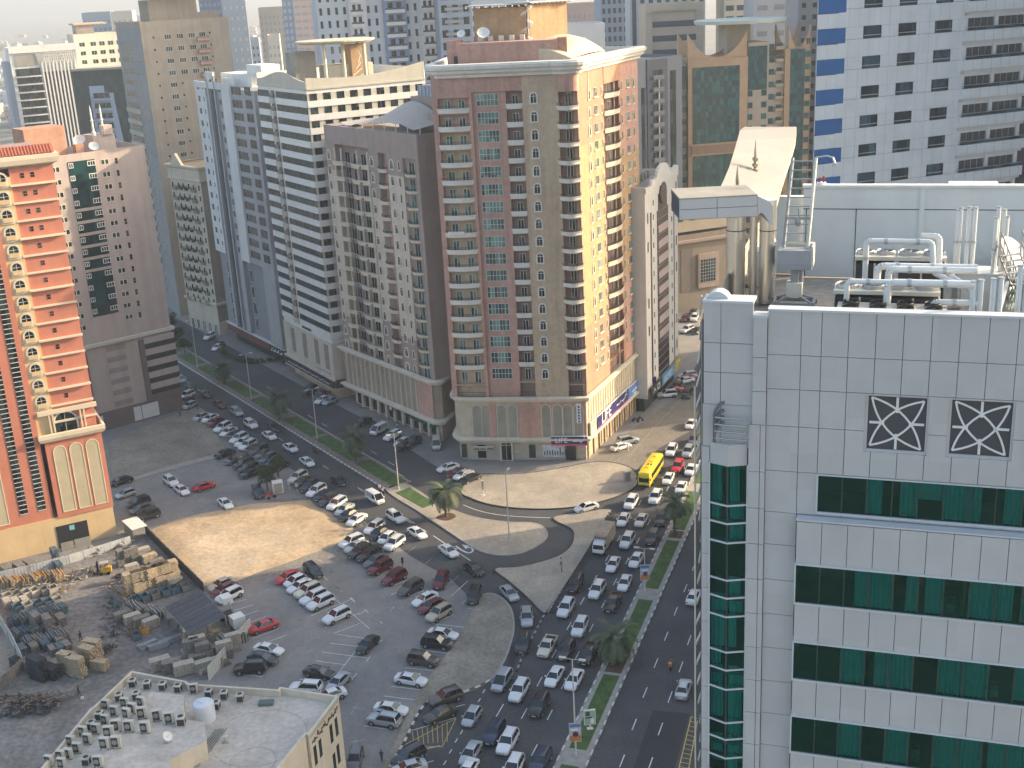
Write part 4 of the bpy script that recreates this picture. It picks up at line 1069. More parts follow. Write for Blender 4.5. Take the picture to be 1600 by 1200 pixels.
wl.box(-.1, .78*GU.L, -.15, .3, zt-1.6, zt, 0, GU.M)
bpart(root, 'wall', wl, [gw, gd, gm, G3, M['roofgrey']])
w1 = win_mesh(1.3,1.4,gd,G2,1,1,.05,.03,fo=.05); w0 = win_mesh(.5,1.1,gd,G2,1,1,.05,.03,fo=.04); w5 = win_mesh(GU.L*.2,1.9,gm,G2,3,1,.05,.02,fo=.02); wr_ = win_mesh(3.6,2.0,gm,G2,2,1,.05,.02,fo=.02)
zs = [GU.zx(381,142)-1-k*((GU.zx(381,142)-GU.zx(402,418))/14.0) for k in range(14)]
for k, z in enumerate(zs):
 kit.put('window', w1, GU.at(GU.L*.08, -.01, z+.2)); kit.put('window', w0, GU.at(GU.L*.19, -.01, z+.3)); kit.put('window', w1, GU.at(GU.L*.29, .29, z+.2)); kit.put('window', w1, GU.at(GU.L*.555, .14, z))
 kit.put('window', w5, GU.at(GU.L*.89, .49, z-.2))
 kit.put('window', wr_, GR.at(4.6, .0, z))
fl = MB()
for z in zs: fl.box(.34*GU.L, .44*GU.L, .84, .9, z-1.4, z-1.0, 0, GU.M)
fl.box(.30*GU.L, .335*GU.L, -.25, .3, 6, zt+1, 1, GU.M); fl.box(.45*GU.L, .475*GU.L, -.25, .3, 6, zt+1.6, 1, GU.M); fl.box(.30*GU.L, .475*GU.L, -.25, .3, zt+1.0, zt+2.6, 2, GU.M)
bpart(root, 'pilaster', fl, [gd, gm, gw])
lw_ = win_mesh(1.6,3.0,gw,G2,2,1,.08,.05)
for z in (7.2,11.6,16.0,20.4):
 kit.put('window', lw_, GU.at(GU.L*.68, 1.15, z)); kit.put('window', lw_, GU.at(GU.L*.18, .95, z)); kit.put('window', wr_, GR.at(4.4, 1.38, z))
gf = MB(); gf.prism([GU.p(.8,21), GU.p(.8,2.5), GU.p(GU.L-3,2.8), GR.p(7.0,2.6), GR.p(7,9)], 0, 5.3, 0)
gf.box(0, GU.L-1.6, .6, 1.1, 3.2, 5.2, 1, GU.M)
gf.prism([GU.p(-.3,3), GU.p(-.3,.3), GU.p(GU.L-1.6,.5), GR.p(7.8,.3), GR.p(7.8,3)], 5.2, 5.5, 2)
bpart(root, 'shopfront', gf, [G2, mat('sign_dark_red',(0.12,0.02,0.025),.5,.1,1), gw])
pt = MB(); zr = zt-1.2
pt.box(GU.L*.3, GU.L*.95, 4, 10, zr, zr+3.2, 0, GU.M); pt.box(GU.L*.72, GU.L*1.02, 6, 11, zr+3.2, zr+5.4, 0, GU.M)
for i in range(4): pt.cyl(GU.p(GU.L*.55+i*1.8, 1.8)+(zr,), GU.p(GU.L*.55+i*1.8,1.8)+(zr+2.4,), .5, n=10)
bpart(root, 'penthouse', pt, M['whitetrim'])
kit.flush()
ar_strokes = [([(.05,.3),(.12,.3),(.14,.7)],.28),([(.2,.3),(.32,.35)],.28),([(.36,.2),(.40,.75)],.28),([(.46,.35),(.6,.35),(.62,.8)],.28),([(.7,.3),(.85,.3),(.88,.65)],.28),([(.75,.85),(.78,.85)],.25),([(.25,.8),(.28,.8)],.25)]
sign(GR, -.5, 7.4, 3.4, 5.1, .6, 'black restaurant sign with white Arabic lettering on the grey tower corner', [mat('sign_black2',(0.015,0.02,0.02),.4,0)]*3, ar_strokes)
root, kit = building('apartment_block', 'slim sunlit cream wing with stacked balconies between the grey tower and striped offices', gx(440,530,5))
Fw = Face(GR.p(6.5,5), FE.p(-.5,7)); zt = 70.0
shell(root, [Fw.p(0), Fw.p(Fw.L), Fw.p(Fw.L,16), Fw.p(0,16)], zt, M['cream'])
wv2 = tray_mesh(3.6,.8,1.0,.1,[M['cream'],RAIL,CLUT],taper=.05); dd = win_mesh(2.4,2.0,gd,G2,2,1,.06,.03)
for k in range(16):
 kit.put('balcony', wv2, Fw.at(Fw.L*.5, 0, zt-4.4-k*3.55)); kit.put('window', dd, Fw.at(Fw.L*.5, -.01, zt-4.0-k*3.55))
kit.flush()
# ================================================================ small ornate building
O_ = Face(gx(295,489,4), gx(342,503,4)); zt = 48.5
root, kit = building('apartment_block', 'small ornate beige apartment block with a pediment and rows of tiny balconies', O_.p(O_.L/2, 6))
OR_ = Face(O_.p(O_.L), gx(357,499.5,4)); OR_ = Face(OR_.A, OR_.p(9))
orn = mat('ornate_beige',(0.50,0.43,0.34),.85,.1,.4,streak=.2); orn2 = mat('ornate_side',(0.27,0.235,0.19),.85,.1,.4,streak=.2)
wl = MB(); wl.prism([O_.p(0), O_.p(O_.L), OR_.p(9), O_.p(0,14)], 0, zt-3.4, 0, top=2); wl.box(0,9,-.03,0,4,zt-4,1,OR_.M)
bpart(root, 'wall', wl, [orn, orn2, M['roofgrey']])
cn = MB(); cn.sweep([O_.p(0,14), O_.p(0), O_.p(O_.L), OR_.p(9)], [(0,zt-4.6),(.5,zt-4.4),(.3,zt-3.9),(.3,zt-1.3),(.8,zt-1.0),(.9,zt-.4),(-.2,zt-.4)][::-1])
cn.prism([(O_.L*.12,0),(O_.L*.5,0),(O_.L*.31,3.2)], 0, .8, 0, O_.M @ Matrix.Translation((0,.3,zt-.5)) @ Matrix.Rotation(math.pi/2,4,'X'))
cn.sweep([O_.p(0,14), O_.p(0,-.1), O_.p(O_.L+.1,-.1), OR_.p(9,-.1)], [(0,8.6),(.5,8.8),(.5,9.4),(0,9.6)][::-1])
bpart(root, 'cornice', cn, orn)
ow = win_mesh(.95,1.5,M['cream'],G2,1,1,.06,.06); ob = tray_mesh(1.7,.45,.8,.35,[RAIL,RAIL,CLUT],taper=.1); ob2 = tray_mesh(2.5,.7,.9,.3,[orn2,RAIL,CLUT],taper=.1)
for k in range(12):
 z = zt-7.0-k*2.95
 for f in (.07,.27,.42,.60,.93): kit.put('window', ow, O_.at(O_.L*f, -.01, z))
 kit.put('balcony', ob2, O_.at(O_.L*.16, 0, z-.6)); kit.put('balcony', ob, O_.at(O_.L*.35, 0, z-.4)); kit.put('balcony', ob, O_.at(O_.L*.52, 0, z-.4)); kit.put('balcony', ob2, O_.at(O_.L*.76, 0, z-.6)); kit.put('window', ow, O_.at(O_.L*.76, -.01, z))
for i in range(5): kit.put('shop_door', door_mesh(1.5,2.8), O_.at(2+i*3.2, -.02, .1))
kit.flush()
# ================================================================ tall tan tower
tn_c = gx(289,488); TT1 = at(219,43,357)[:2]; TT2 = at(357,38,372)[:2]; TT0 = at(180,38,382)[:2]
T1f = Face(TT0, TT1); T2f = Face(TT1, TT2)
root, kit = building('apartment_tower', 'tall tan apartment tower with a narrow grey side and a helipad on its roof', T2f.p(T2f.L/2, 8))
tnm = mat('tan_tower',(0.34,0.29,0.235),.9,.1,.3,streak=.25); tns = mat('tan_tower_side',(0.27,0.265,0.26),.9,.1,.3,streak=.2)
wl = MB(); wl.prism([T1f.p(0), T1f.p(T1f.L), T2f.p(T2f.L), T2f.p(T2f.L,20), T1f.p(0,20)], 0, 85, 0, top=2)
wl.box(0, T1f.L-.01, -.05, 0, 0, 85, 1, T1f.M); wl.sweep([T1f.p(0), T1f.p(T1f.L), T2f.p(T2f.L), T2f.p(T2f.L,20), T1f.p(0,20)], [(0,85),(0,86.5),(-.3,86.5),(-.3,85)], 0, None, True)
bpart(root, 'wall', wl, [tnm, tns, M['roofgrey']])
zs = [T2f.zx(262,57)-.7-k*((T2f.zx(262,57)-T2f.zx(268,113.5))/3) for k in range(22)]
tw = win_mesh(1.9,1.25,M['whitetrim'],G2,3,1,.08,.05,fo=.06); ts_ = win_mesh(.6,.7,M['tanwall'],G2,1,1,.05,.03); tbal = tray_mesh(3.6,.9,.9,0,[M['pink'],RAIL,CLUT],taper=.02)
us = [T2f.sx(u, v) for u, v in ((262,58),(281,57),(299.5,56),(316,55),(328,53))]
bn_ = MB();
for k, z in enumerate(zs):
 for i, xx in enumerate(us[:3]):
  if k >= 4 and i == 1: kit.put('window', ts_, T2f.at(us[1]-1, -.01, z+.5)); continue
  kit.put('window', tw, T2f.at(xx, -.01, z))
 kit.put('balcony', tbal, T2f.at(us[3], 0, z-1.2)); kit.put('window', tw, T2f.at(us[3], -.01, z)); kit.put('window', ts_, T2f.at(us[4], -.01, z+.6)); kit.put('window', ts_, T2f.at(us[0]-4.2, -.01, z+.3))
 if k < 20:
  kit.put('side_window', win_mesh(T1f.L*.42,1.6,tns,G2,4,1,.06,.04) if k == 0 else kit.d['side_window'][0][0], T1f.at(T1f.L*.32, -.06, z-3)); kit.put('window', ts_, T1f.at(T1f.L*.68, -.06, z-3)); kit.put('window', ts_, T1f.at(T1f.L*.88, -.06, z-3))
 if k > 4: bn_.box(.1, T1f.L*.6, -.4, -.05, z-4.5, z-3.3, 0, T1f.M)
bpart(root, 'balcony_front', bn_, mat('tan_band',(0.40,0.36,0.31),.9,.1,.3))
pt = MB(); pt.box(4.5, 19, 4, 12, 85, 92.3, 0, T2f.M)
for i in range(5): pt.box(6+i*3.0, 6.6+i*3.0, 3.0, 3.6, 92.3, 94.6, 1, T2f.M)
pt.box(18, 26, 5, 11, 85, 88.2, 0, T2f.M)
bpart(root, 'penthouse', pt, [tnm, M['dark']])
hp = MB(); hp.prism([T2f.p(-3.5,-1), T2f.p(26,-1.6), T2f.p(23,14), T2f.p(-1,14)], 94.6, 95.3, 0); hp.box(-1.5, 22, 2.8, 10, 93.6, 94.6, 0, T2f.M)
bpart(root, 'helipad', hp, M['tanwall'])
kit.flush()
# ================================================================ brown-pink block behind the orange one
BP = Face(gx(165,672), gx(282,640)); BP = Face(BP.p(-6.5), BP.p(BP.L+.5)); zt = 62.0
root, kit = building('apartment_block', 'dusty pink apartment block with dark green glass panels behind the orange building', BP.p(BP.L/2, 6))
dp = mat('dusty_pink',(0.47,0.385,0.34),.9,.08,.25,streak=.2); dp2 = mat('dark_brown_trim',(0.17,0.125,0.115),.85,.1,.4)
wl = MB(); wl.prism([BP.p(0), BP.p(BP.L), BP.p(BP.L,15), BP.p(0,15)], 0, zt-1.2, 0, top=1)
wl.sweep([BP.p(0), BP.p(BP.L), BP.p(BP.L,15), BP.p(0,15)], [(0,zt-1.2),(0,zt),(-.3,zt),(-.3,zt-1.2)], 0, None, True)
bpart(root, 'wall', wl, [dp, M['roofgrey']])
zA = BP.zx(89,262); zB = BP.zx(132,528)
zs = zrow(zA-.7, zB-.7, 14)
bx = [BP.sx(u, v) for u, v in ((86,262),(164,255),(182,252))]
bw_ = win_mesh(1.55,.95,M['cream'],G2,2,1,.22,.05,fo=.12); bs_ = win_mesh(.55,1.2,M['pink'],G2,1,2,.08,.03,fo=.06)
gx0, gx1 = BP.sx(107,265), BP.sx(149,260)
pn = MB()
def pane(ka, kb): pn.box(gx0, gx1, -.10, -.003, zs[kb]-.5, zs[ka]+1.5, 0, BP.M)
pane(0,3)
for k in (4,5,6,7,8): pane(k,k)
pane(9,12)
bpart(root, 'glass_panel', pn, G3)
wv3 = win_mesh(.75,.8,M['whitetrim'],G2,2,1,.12,.05,fo=.14); wv4 = win_mesh(1.5,.8,M['whitetrim'],G2,3,1,.12,.05,fo=.14)
for k, z in enumerate(zs[:13+1]):
 kit.put('window', bw_, BP.at(bx[0], -.01, z-.2)); kit.put('window', bw_, BP.at(bx[1], -.01, z+.1)); kit.put('window', bs_, BP.at(bx[2], -.01, z-.1))
 if k < 13: kit.put('window', wv3, BP.at(gx0+.6, -.11, z+.3)); kit.put('window', wv4, BP.at(gx1-.8, -.11, z+.3))
bd = MB(); zl2 = BP.zx(267,512)
bd.sweep([BP.p(-.2,15), BP.p(-.2,-.1), BP.p(BP.L+.2,-.1), BP.p(BP.L+.2,15)], [(0,zl2-.6),(.5,zl2-.4),(.55,zl2+.3),(0,zl2+.4)][::-1])
bpart(root, 'ledge', bd, M['cream'])
pf = MB(); xq = BP.sx(215,530)
pf.box(xq, BP.L+.25, -.5, -.03, 4.2, zl2-1.2, 0, BP.M)
pf.box(.5, 5.0, -.4, -.03, 4.2, zl2-1.2, 0, BP.M)
for k in range(5):
 z = 5.6+k*2.75; pf.box(xq+1.2, BP.L+.3, -.56, -.5, z, z+1.15, 1, BP.M); pf.box(1.2, 4.4, -.46, -.4, z, z+1.15, 1, BP.M)
 pf.box(xq+1.2, BP.L+.32, -.60, -.5, z+1.16, z+2.6, 2, BP.M)
for k in range(6): pf.box(xq-7.6, xq-3.2, -.06, -.02, 4.8+k*2.6, 6.0+k*2.6, 3, BP.M)
pf.box(0, BP.L+.2, -.25, -.02, 0, 4.2, 0, BP.M)
for a, b in ((4.0,6.3),(xq-3.6,xq-1.8),(xq-1.6,xq+2.4)): pf.box(a, b, -.32, -.26, .3, 3.6, 4, BP.M)
bpart(root, 'podium', pf, [dp2, M['dark'], dp, M['mauve'], M['whitetrim']])
pt = MB(); pt.box(1.5, 10.2, 5, 12, zt-1.2, zt+5.6, 0, BP.M); pt.box(16.5, 21.5, 6, 12, zt-1.2, zt+2.6, 1, BP.M); pt.box(19.0, 21.0, 5.5, 8, zt+2.6, zt+4.6, 1, BP.M)
pt.box(11.5, 13.3, 3.5, 5.3, zt-1.2, zt+1.4, 0, BP.M)
bpart(root, 'penthouse', pt, [M['salmon'], dp])
mn = MB()
for a in (17.0, 19.2): mn.lathe([(.45,0),(.45,.8),(.25,1.0),(.22,3.0),(.4,3.2),(.2,3.5),(.18,5.4),(.02,6.6)], BP.p(a,6.4), 10, 0, Matrix.Translation((0,0,zt+2.6)))
bpart(root, 'minaret', mn, M['whitetrim'], True)
kit.flush()
# ================================================================ orange building
OF = Face(gx(0,880), gx(185,835)); OF = Face(OF.p(-14), OF.p(OF.L)); zt = 69.0
root, kit = building('apartment_building', 'bright orange apartment building with yellow bands and arched podium panels', OF.p(OF.L*.6, 6))
og = mat('orange_render',(0.56,0.205,0.13),.85,.08,.3,streak=.15); oy = mat('orange_yellow',(0.66,0.47,0.25),.85,.08,.3,streak=.15)
def ox(u, v): return OF.sx(u, v)
R = OF.L; xS = R-6.2; xc0 = ox(14,480)
wl = MB()
wl.box(R-7.3, R-.4, .5, 14, 20.6, zt, 0, OF.M)          # plain orange side bay
wl.box(R-10.3, R-7.3, .25, 14, 20.6, zt-3, 1, OF.M)       # yellow bay with arched windows
wl.box(0, R-10.3, .0, 14, 6.0, zt-1.5, 0, OF.M)
wl.box(R-9.6, R, -.25, 13, 5.8, 20.5, 0, OF.M)
wl.box(0, R-.2, -.12, 13, 0, 6.0, 1, OF.M)
bpart(root, 'wall', wl, [og, oy])
tr = MB(); fo_ = (OF.zx(80,330)-OF.zx(118,540))/7.0
zband = [OF.zx(85,302)-(.2)-k*fo_ for k in range(-3,14)]
rw_ = []
for k in range(17):
 z = zt-4.6-k*2.94
 if z > 21.5: tr.box(R-7.5, R-.3, .12 if k%3 else -.15, .5, z, z+.30, 0, OF.M)
tr.sweep([OF.p(0,-.2), OF.p(R-.1,.2), OF.p(R-.1,14)], [(0,zt-1.4),(.5,zt-1.2),(.7,zt-.4),(.7,zt+.2),(-.4,zt+.3)][::-1])
tr.sweep([OF.p(R-9.9,.6), OF.p(R-9.9,-.35), OF.p(R+.15,-.35), OF.p(R+.15,10)], [(0,20.2),(.35,20.3),(.6,20.9),(.6,21.6),(.2,21.7),(.0,21.0)][::-1])
tr.box(R-9.9, R, -.2, .5, 25.0, 25.7, 0, OF.M)
for a in (R-8.2,R-7.6,R-3.0,R-2.4): tr.box(a, a+.25, -.15, .25, 21.2, 25.0, 0, OF.M)
bpart(root, 'trim', tr, mat('pale_yellow_trim',(0.70,0.58,0.42),.75,.06,.4))
awo = arch_mesh(1.5, 2.0, M['cream'], G2, fw=.3, out=.16); swo = win_mesh(.62,.8,og,G2,1,2,.05,.02,fo=.03)
bal_ = MB(); bal_.box(-.78,.78,-.22,-.01,0,.72,0); balo = bal_.mesh('balcony',[oy])
for k in range(16):
 z = zt-4.6-k*2.94
 if z < 24: break
 kit.put('window', awo, OF.at(R-8.8, .24, z+.2)); kit.put('balcony', balo, OF.at(R-8.8, .10, z+.25))
 kit.put('window', swo, OF.at(R-5.4 if k < 4 else R-4.6, .49, z+1.2))
 if k < 4: kit.put('window', swo, OF.at(R-3.8, .49, z+1.2))
kit.put('window', arch_mesh(3.6, 3.6, M['cream'], G2, fw=.3, out=.2), OF.at(R-5.5, .45, 21.3))
pa = arch_mesh(2.0, 12.2, mat('pale_edge',(0.75,0.68,0.45),.7,0), mat('sand_panel',(0.50,0.42,0.28),.85,.1,.4), fw=.13, out=.06, bars=False)
for a in (R-7.4, R-4.65, R-1.9): kit.put('arched_panel', pa, OF.at(a, -.26, 6.9))
kit.put('arched_panel', pa, OF.at(R-18.6, -.02, 6.9))
gl = MB()
for a in (R-12.6, R-15.6):
 gl.box(a, a+1.35, -.06, -.002, 8, zt-6, 0, OF.M)
 for i in range(64): gl.box(a, a+1.35, -.12, -.061, 8+i*.85, 8.10+i*.85, 1, OF.M)
bpart(root, 'window_strip', gl, [G2, M['whitetrim']])
gd_ = MB(); gd_.box(ox(92,852), ox(140,838), -.2, -.13, .1, 4.3, 0, OF.M)
bpart(root, 'garage_opening', gd_, M['dark'])
cs = MB(); cs.box(ox(96,862), ox(115,856), -1.6, -1.5, 0, 1.6, 0, OF.M); cs.box(ox(117,856), ox(141,848), -1.4, -1.3, 0, 1.6, 0, OF.M); cs.box(ox(110,835), ox(118,833), -.26, -.21, 3.1, 4.0, 1, OF.M)
bpart(root, 'gate', cs, [M['louvre'], mat('sign_cyan',(0.2,0.5,0.52),.5,0)])
rt = MB(); rt.box(0, R-.2, .2, 14, zt-1.6, zt-1.4, 1, OF.M)
rt.add([(0,-.2,zt+.3),(R+.1,-.2,zt+.3),(R+.1,1.6,zt+1.6),(0,1.6,zt+1.6),(0,14,zt+.3),(R+.1,14,zt+.3)],[(0,1,2,3)],0,OF.M)
for i in range(60): rt.bar((R-.3-i*.5,-.25,zt+.36),(R-.3-i*.5,1.6,zt+1.68),.18,.1,0,OF.M)
rt.box(R-3,R+.1,1.6,1.7,zt-.5,zt+1.5,2,OF.M)
rt.box(3, R-2, 4, 11, zt-1.4, zt+1.2, 2, OF.M)
bpart(root, 'roof', rt, [mat('roof_tile',(0.42,0.13,0.07),.8,.15,1), M['roofgrey'], M['plum']])
kit.flush()
def dish(name, label, p, r, az, group='rooftop dishes', m=None):
 t = thing(name, label, 'satellite dish', p, az, group)
 d = MB(); d.lathe([(0.01,0),(r*.4,.05*r),(r*.75,.17*r),(r,.32*r)], (0,0), 20, 0, Matrix.Translation((0,0,r*1.25)) @ Matrix.Rotation(rad(50),4,'Y'))
 obj('reflector', d, m or M['white'], t, True)
 s = MB(); s.cyl((0,0,0),(0,0,r*1.25),.06,n=8); s.bar((0,0,r*1.25),(r*.7,0,r*1.9),.04,.04); s.box(-.3,.3,-.3,.3,0,.12)
 obj('mast', s, M['metal'], t)
 return t
dish('satellite_dish', 'largest white satellite dish on the orange building roof', (*OF.p(R-9.0,3), zt-1.4), 1.7, -1.8)
dish('satellite_dish', 'small white dish right behind the largest dish on the orange roof', (*OF.p(R-7.0,6), zt-1.4), 1.0, -1.9)
dish('satellite_dish', 'separate white dish at the far corner of the orange building roof', (*OF.p(R-3.4,8), zt-1.4), 1.0, -1.5)
dish('satellite_dish', 'white domed dish on the dusty pink block between penthouse and minarets', (*BP.p(13.5,6), zt-7.5+.8), 1.3, -1.5)
dish('satellite_dish', 'grey dish among the equipment on the dusty pink roof beside minarets', (*BP.p(16.0,5), 61.0), 1.1, -1.0)
dish('satellite_dish', 'white dish at the left end of the tower penthouse roof', (*FA.p(5.4,5), ztop+5.1), .8, -1.8)
dish('satellite_dish', 'large pale dish in the middle of the tower penthouse roof', (*FA.p(9.4,6), ztop+4.5), 1.2, -1.5)
# ================================================================ white fin tower, cream block and blue glass building
FN = Face(at(8,52,548)[:2], at(112,40,560)[:2]); zt = 75.5;
root, kit = building('fin_tower', 'white tower with tall vertical fins and a lattice crown near the haze', FN.p(FN.L/2, 8))
wl = MB(); wl.box(0, FN.L, 0, 20, 0, zt, 0, FN.M); wl.box(-2.5, 0, 2, 20, 0, zt-6, 1, FN.M)
bpart(root, 'wall', wl, [M['whitetrim'], mat('pale_blue_grey',(0.33,0.37,0.43),.7,.05,.3)])
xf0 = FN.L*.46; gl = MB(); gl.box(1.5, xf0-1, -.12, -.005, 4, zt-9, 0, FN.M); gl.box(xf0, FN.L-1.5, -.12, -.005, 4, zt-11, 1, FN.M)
bpart(root, 'glazing', gl, [G2, mat('fin_shadow',(0.035,0.035,0.06),.5,0)])  # second sheet is dark to stand in for shade between the fins
fm = MB(); fm.box(-.32,.32,-1.0,-.13,0,zt-10); fm = fm.mesh('fin',[M['whitetrim']])
for i in range(10): kit.put('fin', fm, FN.at(xf0+(FN.L-xf0-1.2)*i/9, 0, 3))
bl = tray_mesh(xf0-1.5, 1.4, .7, .3, [M['whitetrim'],RAIL,CLUT], taper=.1)
for k in range(19): kit.put('balcony', bl, FN.at(xf0/2+.2, -.1, zt-12.8-k*3.35))
la = MB()
for i in range(20):
 a = xf0+i*(FN.L-xf0)/19.0
 for s in (-1,1): la.bar((a,-.5,zt-9.5),(a+s*2.3,-.5,zt-2.5),.4,.3,0,FN.M)
la.box(2, xf0-2, -.3, 0, zt-8, zt-3.2, 1, FN.M)
la.box(0,FN.L+1,-.9,-.1,zt-2.4,zt+.6,0,FN.M)
bpart(root, 'lattice', la, [M['whitetrim'], M['louvre']])
kit.flush()
FM = Face(at(112,42,575)[:2], at(190,50,585)[:2])
root, kit = building('apartment_block', 'cream apartment block joined behind the white fin tower with small windows', FM.p(FM.L/2, 8))
shell(root, [FM.p(0), FM.p(FM.L), FM.p(FM.L,18), FM.p(0,18)], FM.zx(150,52), M['cream'])
cw = win_mesh(2.4,1.8,M['cream'],G2,2,1,.1,.03)
for k in range(12):
 for f in (.15,.38,.56,.74,.92): kit.put('window', cw, FM.at(FM.L*f, -.01, FM.zx(150,52)-5.5-k*3.9))
hp = MB(); hp.box(1, FM.L*.72, 1, 14, FM.zx(150,52)+4, FM.zx(150,52)+4.8, 0, FM.M); hp.box(2, FM.L*.45, 2, 12, FM.zx(150,52), FM.zx(150,52)+4, 1, FM.M)
bpart(root, 'roof_canopy', hp, [M['tanwall'], M['mauve']])
kit.flush()
FG = Face(at(112,112,500)[:2], at(196,108,500)[:2]); ztg = FG.zx(150,110)
root, kit = building('glass_office', 'dark blue glass building with slanting white panels below the cream block', FG.p(FG.L/2, 8))
shell(root, [FG.p(0), FG.p(FG.L), FG.p(FG.L,16), FG.p(0,16)], ztg, G3)
wp = MB(); wp.add([(6,-.3,0),(15.5,-.3,0),(15.5,-.3,ztg-9),(12,-.3,ztg-9),(12,-.3,ztg-6),(6,-.3,ztg-6)],[(0,1,2,3,4,5)],0,FG.M)
wp.add([(15.5,-.3,0),(19.5,-.3,0),(15.5,-.3,ztg-12)],[(0,1,2)],0,FG.M)
wp.box(-.5, FG.L, -.8, 10, ztg+.1, ztg+.9, 1, FG.M)
bpart(root, 'panel', wp, [mat('blue_white_panel',(0.33,0.40,0.50),.6,.05,.4), M['louvre']])
bb = tray_mesh(7.5,1.2,1.2,.3,[mat('balcony_blue',(0.3,0.36,0.46),.6,.05,.4),RAIL,CLUT],taper=.1); bo = win_mesh(6.5,2.2,M['metal'],G2,3,1,.1,.05)
for k in range(13): kit.put('balcony', bb, FG.at(10.5,-.3,ztg-12-k*4)); kit.put('window', bo, FG.at(10.5,-.32,ztg-11-k*4))
kit.flush()
# ================================================================ right-hand white tower with blue squares
T0 = np.array([37.9,145.8]); a_ = rad(21)
RT = Face(T0, T0+np.array([math.cos(a_), math.sin(a_)])*66)
root, kit = building('apartment_tower', 'white panelled tower with bright blue squares down its left edge', RT.p(20, 6))
zt = 128.0
M['panel'] = mat('white_cladding',(0.62,0.635,0.65),.45,.05,.3,streak=.06,blocks=(1.6,1.6,1.6,.035))
wl = MB(); wl.prism([RT.p(0,.12), RT.p(66,.12), (84,190), (62,208), (52.5,203)], 0, zt, 0)
JT = mat('joint_dark',(0.05,0.055,0.065),.8,0)
fh = (RT.zx(1352,41)-RT.zx(1352,270))/5.0
rz = [RT.zx(1352,41)-k*fh for k in range(-11,26)]        # tops of the windows
wx = [RT.sx(u, v) for u, v in ((1350,41),(1377,41),(1405,40),(1431,39),(1461,37),(1488,36))]
wwid = ((wx[1]-wx[0])+(wx[3]-wx[2])+(wx[5]-wx[4]))/3
wc = [(wx[0]+wx[1])/2,(wx[2]+wx[3])/2,(wx[4]+wx[5])/2]
b1, b0 = RT.sx(1322,30), RT.sx(1278.5,30)
bs_, be_ = RT.sx(1505,40), RT.sx(1605,40)
cl = MB(); bl = MB()
xg = [0];
while xg[-1] < 64: xg.append(xg[-1]+1.48)
wh_ = fh*.40
for z in rz:
 for i in range(len(xg)-1):
  a, b = xg[i], xg[i+1]
  if b < b1+.3: cl.box(a+.012, b-.012, .02, .11, z-fh+.02+.0, z-fh*.52, 0, RT.M)
  elif a > bs_: continue
  else:
   cl.box(a+.012, b-.012, .02, .11, z-fh+.01, z-wh_-.02, 0, RT.M)
   segs = [(a+.012, b-.012)]
   for c_ in wc:
    lo, hi = c_-wwid/2-.03, c_+wwid/2+.03; ns = []
    for p_, q_ in segs:
     if hi <= p_ or lo >= q_: ns.append((p_, q_)); continue
     if p_ < lo: ns.append((p_, lo))
     if q_ > hi: ns.append((hi, q_))
    segs = ns
   for p_, q_ in segs:
    if q_-p_ > .05: cl.box(p_, q_, .02, .11, z-wh_+.02, z-.01, 0, RT.M)
 bl.box(b0, b1, .0, .09, z-fh*.50, z-.02, 0, RT.M)
 bl.box(0, b0-.02, .02, .11, z-fh*.5, z-.02, 1, RT.M)
wl2 = bpart(root, 'wall', wl, [JT])
bpart(root, 'cladding', cl, [M['panel']])
bpart(root, 'blue_panel', bl, [mat('blue_panel',(0.012,0.11,0.31),.35,.05,.4,blocks=(1.5,1.5,1.5,.05)), M['panel']])
gw_ = glassmat('window_glass_blue',(0.012,0.04,0.06),(0.07,0.15,0.20),.25,.10,(1.3,1.3,3.4))
wm_ = MB(); w2 = wwid/2; hh = wh_
wm_.quad((-w2,.06,0),(w2,.06,0),(w2,.06,hh),(-w2,.06,hh),1); wm_.box(-w2,w2,-.0,.055,hh*.22,hh*.28,0); wm_.box(-.03,.03,.02,.055,hh*.28,hh,2)
for s in (-1,1): wm_.box(s*w2-.04,s*w2+.04,-.01,.11,0,hh,2)
wm_.box(-w2,w2,-.01,.11,-.04,.04,2); wm_.box(-w2,w2,-.01,.11,hh-.04,hh+.04,2)
wm_ = wm_.mesh('window',[M['metal'], gw_, RAIL])
for z in rz:
 for c_ in wc: kit.put('window', wm_, RT.at(c_, 0, z-wh_))
bw_ = be_-bs_; bm = MB()
bm.box(0,bw_+.6,-.55,.1,-1.35,-.12,0);
for i in range(1,8): bm.box(i*bw_/7-.012,i*bw_/7+.012,-.556,-.5,-1.35,-.12,1)
bm.box(.3,bw_+.6,.9,1.0,-1.35,1.95,1); bm.box(0,.45,-.1,1.0,-.12,1.95,0)
for i in range(2):
 a = .75+i*(bw_-.6)/2+.0; w_ = (bw_-.6)/2-.75
 bm.box(a,a+w_,.15,.2,-.1,1.35,2); bm.box(a-.08,a+w_+.08,.05,.13,1.36,1.75,0)
 for j in range(5): bm.box(a+w_*j/4-.03,a+w_*j/4+.03,.08,.149,-.1,1.36,3)
 bm.box(a+w_+.1,a+w_+.65,-.05,.15,-.12,1.9,0)
bm.box(.35,bw_+.5,-.5,-.46,-.1,.28,2); bm.box(.3,bw_+.55,-.52,-.44,.28,.34,3)
bm.box(0,bw_+.6,-.1,.1,1.76,fh-1.36,0)
bm = bm.mesh('balcony',[M['panel'], JT, gw_, M['metal']])
for z in rz: kit.put('balcony', bm, RT.at(bs_, 0, z-wh_*.55-.55))
kit.flush()
root, kit = building('apartment_tower', 'unseen pale tower added just outside the view to cast shade', (92,140))
shell(root, [(80,112),(106,118),(102,168),(84,164)], 118, M['panel'])  # out of view, added so that its shadow covers the near road
kit.flush()
root, kit = building('apartment_tower', 'unseen beige tower across the side road with a separate block added to cast shade', (86,282))
shell(root, [(101,362),(125,362),(130,420),(112,420)], 112, M['beige'], name='rear_wall')  # separate unseen block, added to shade the dark blue-grey tower
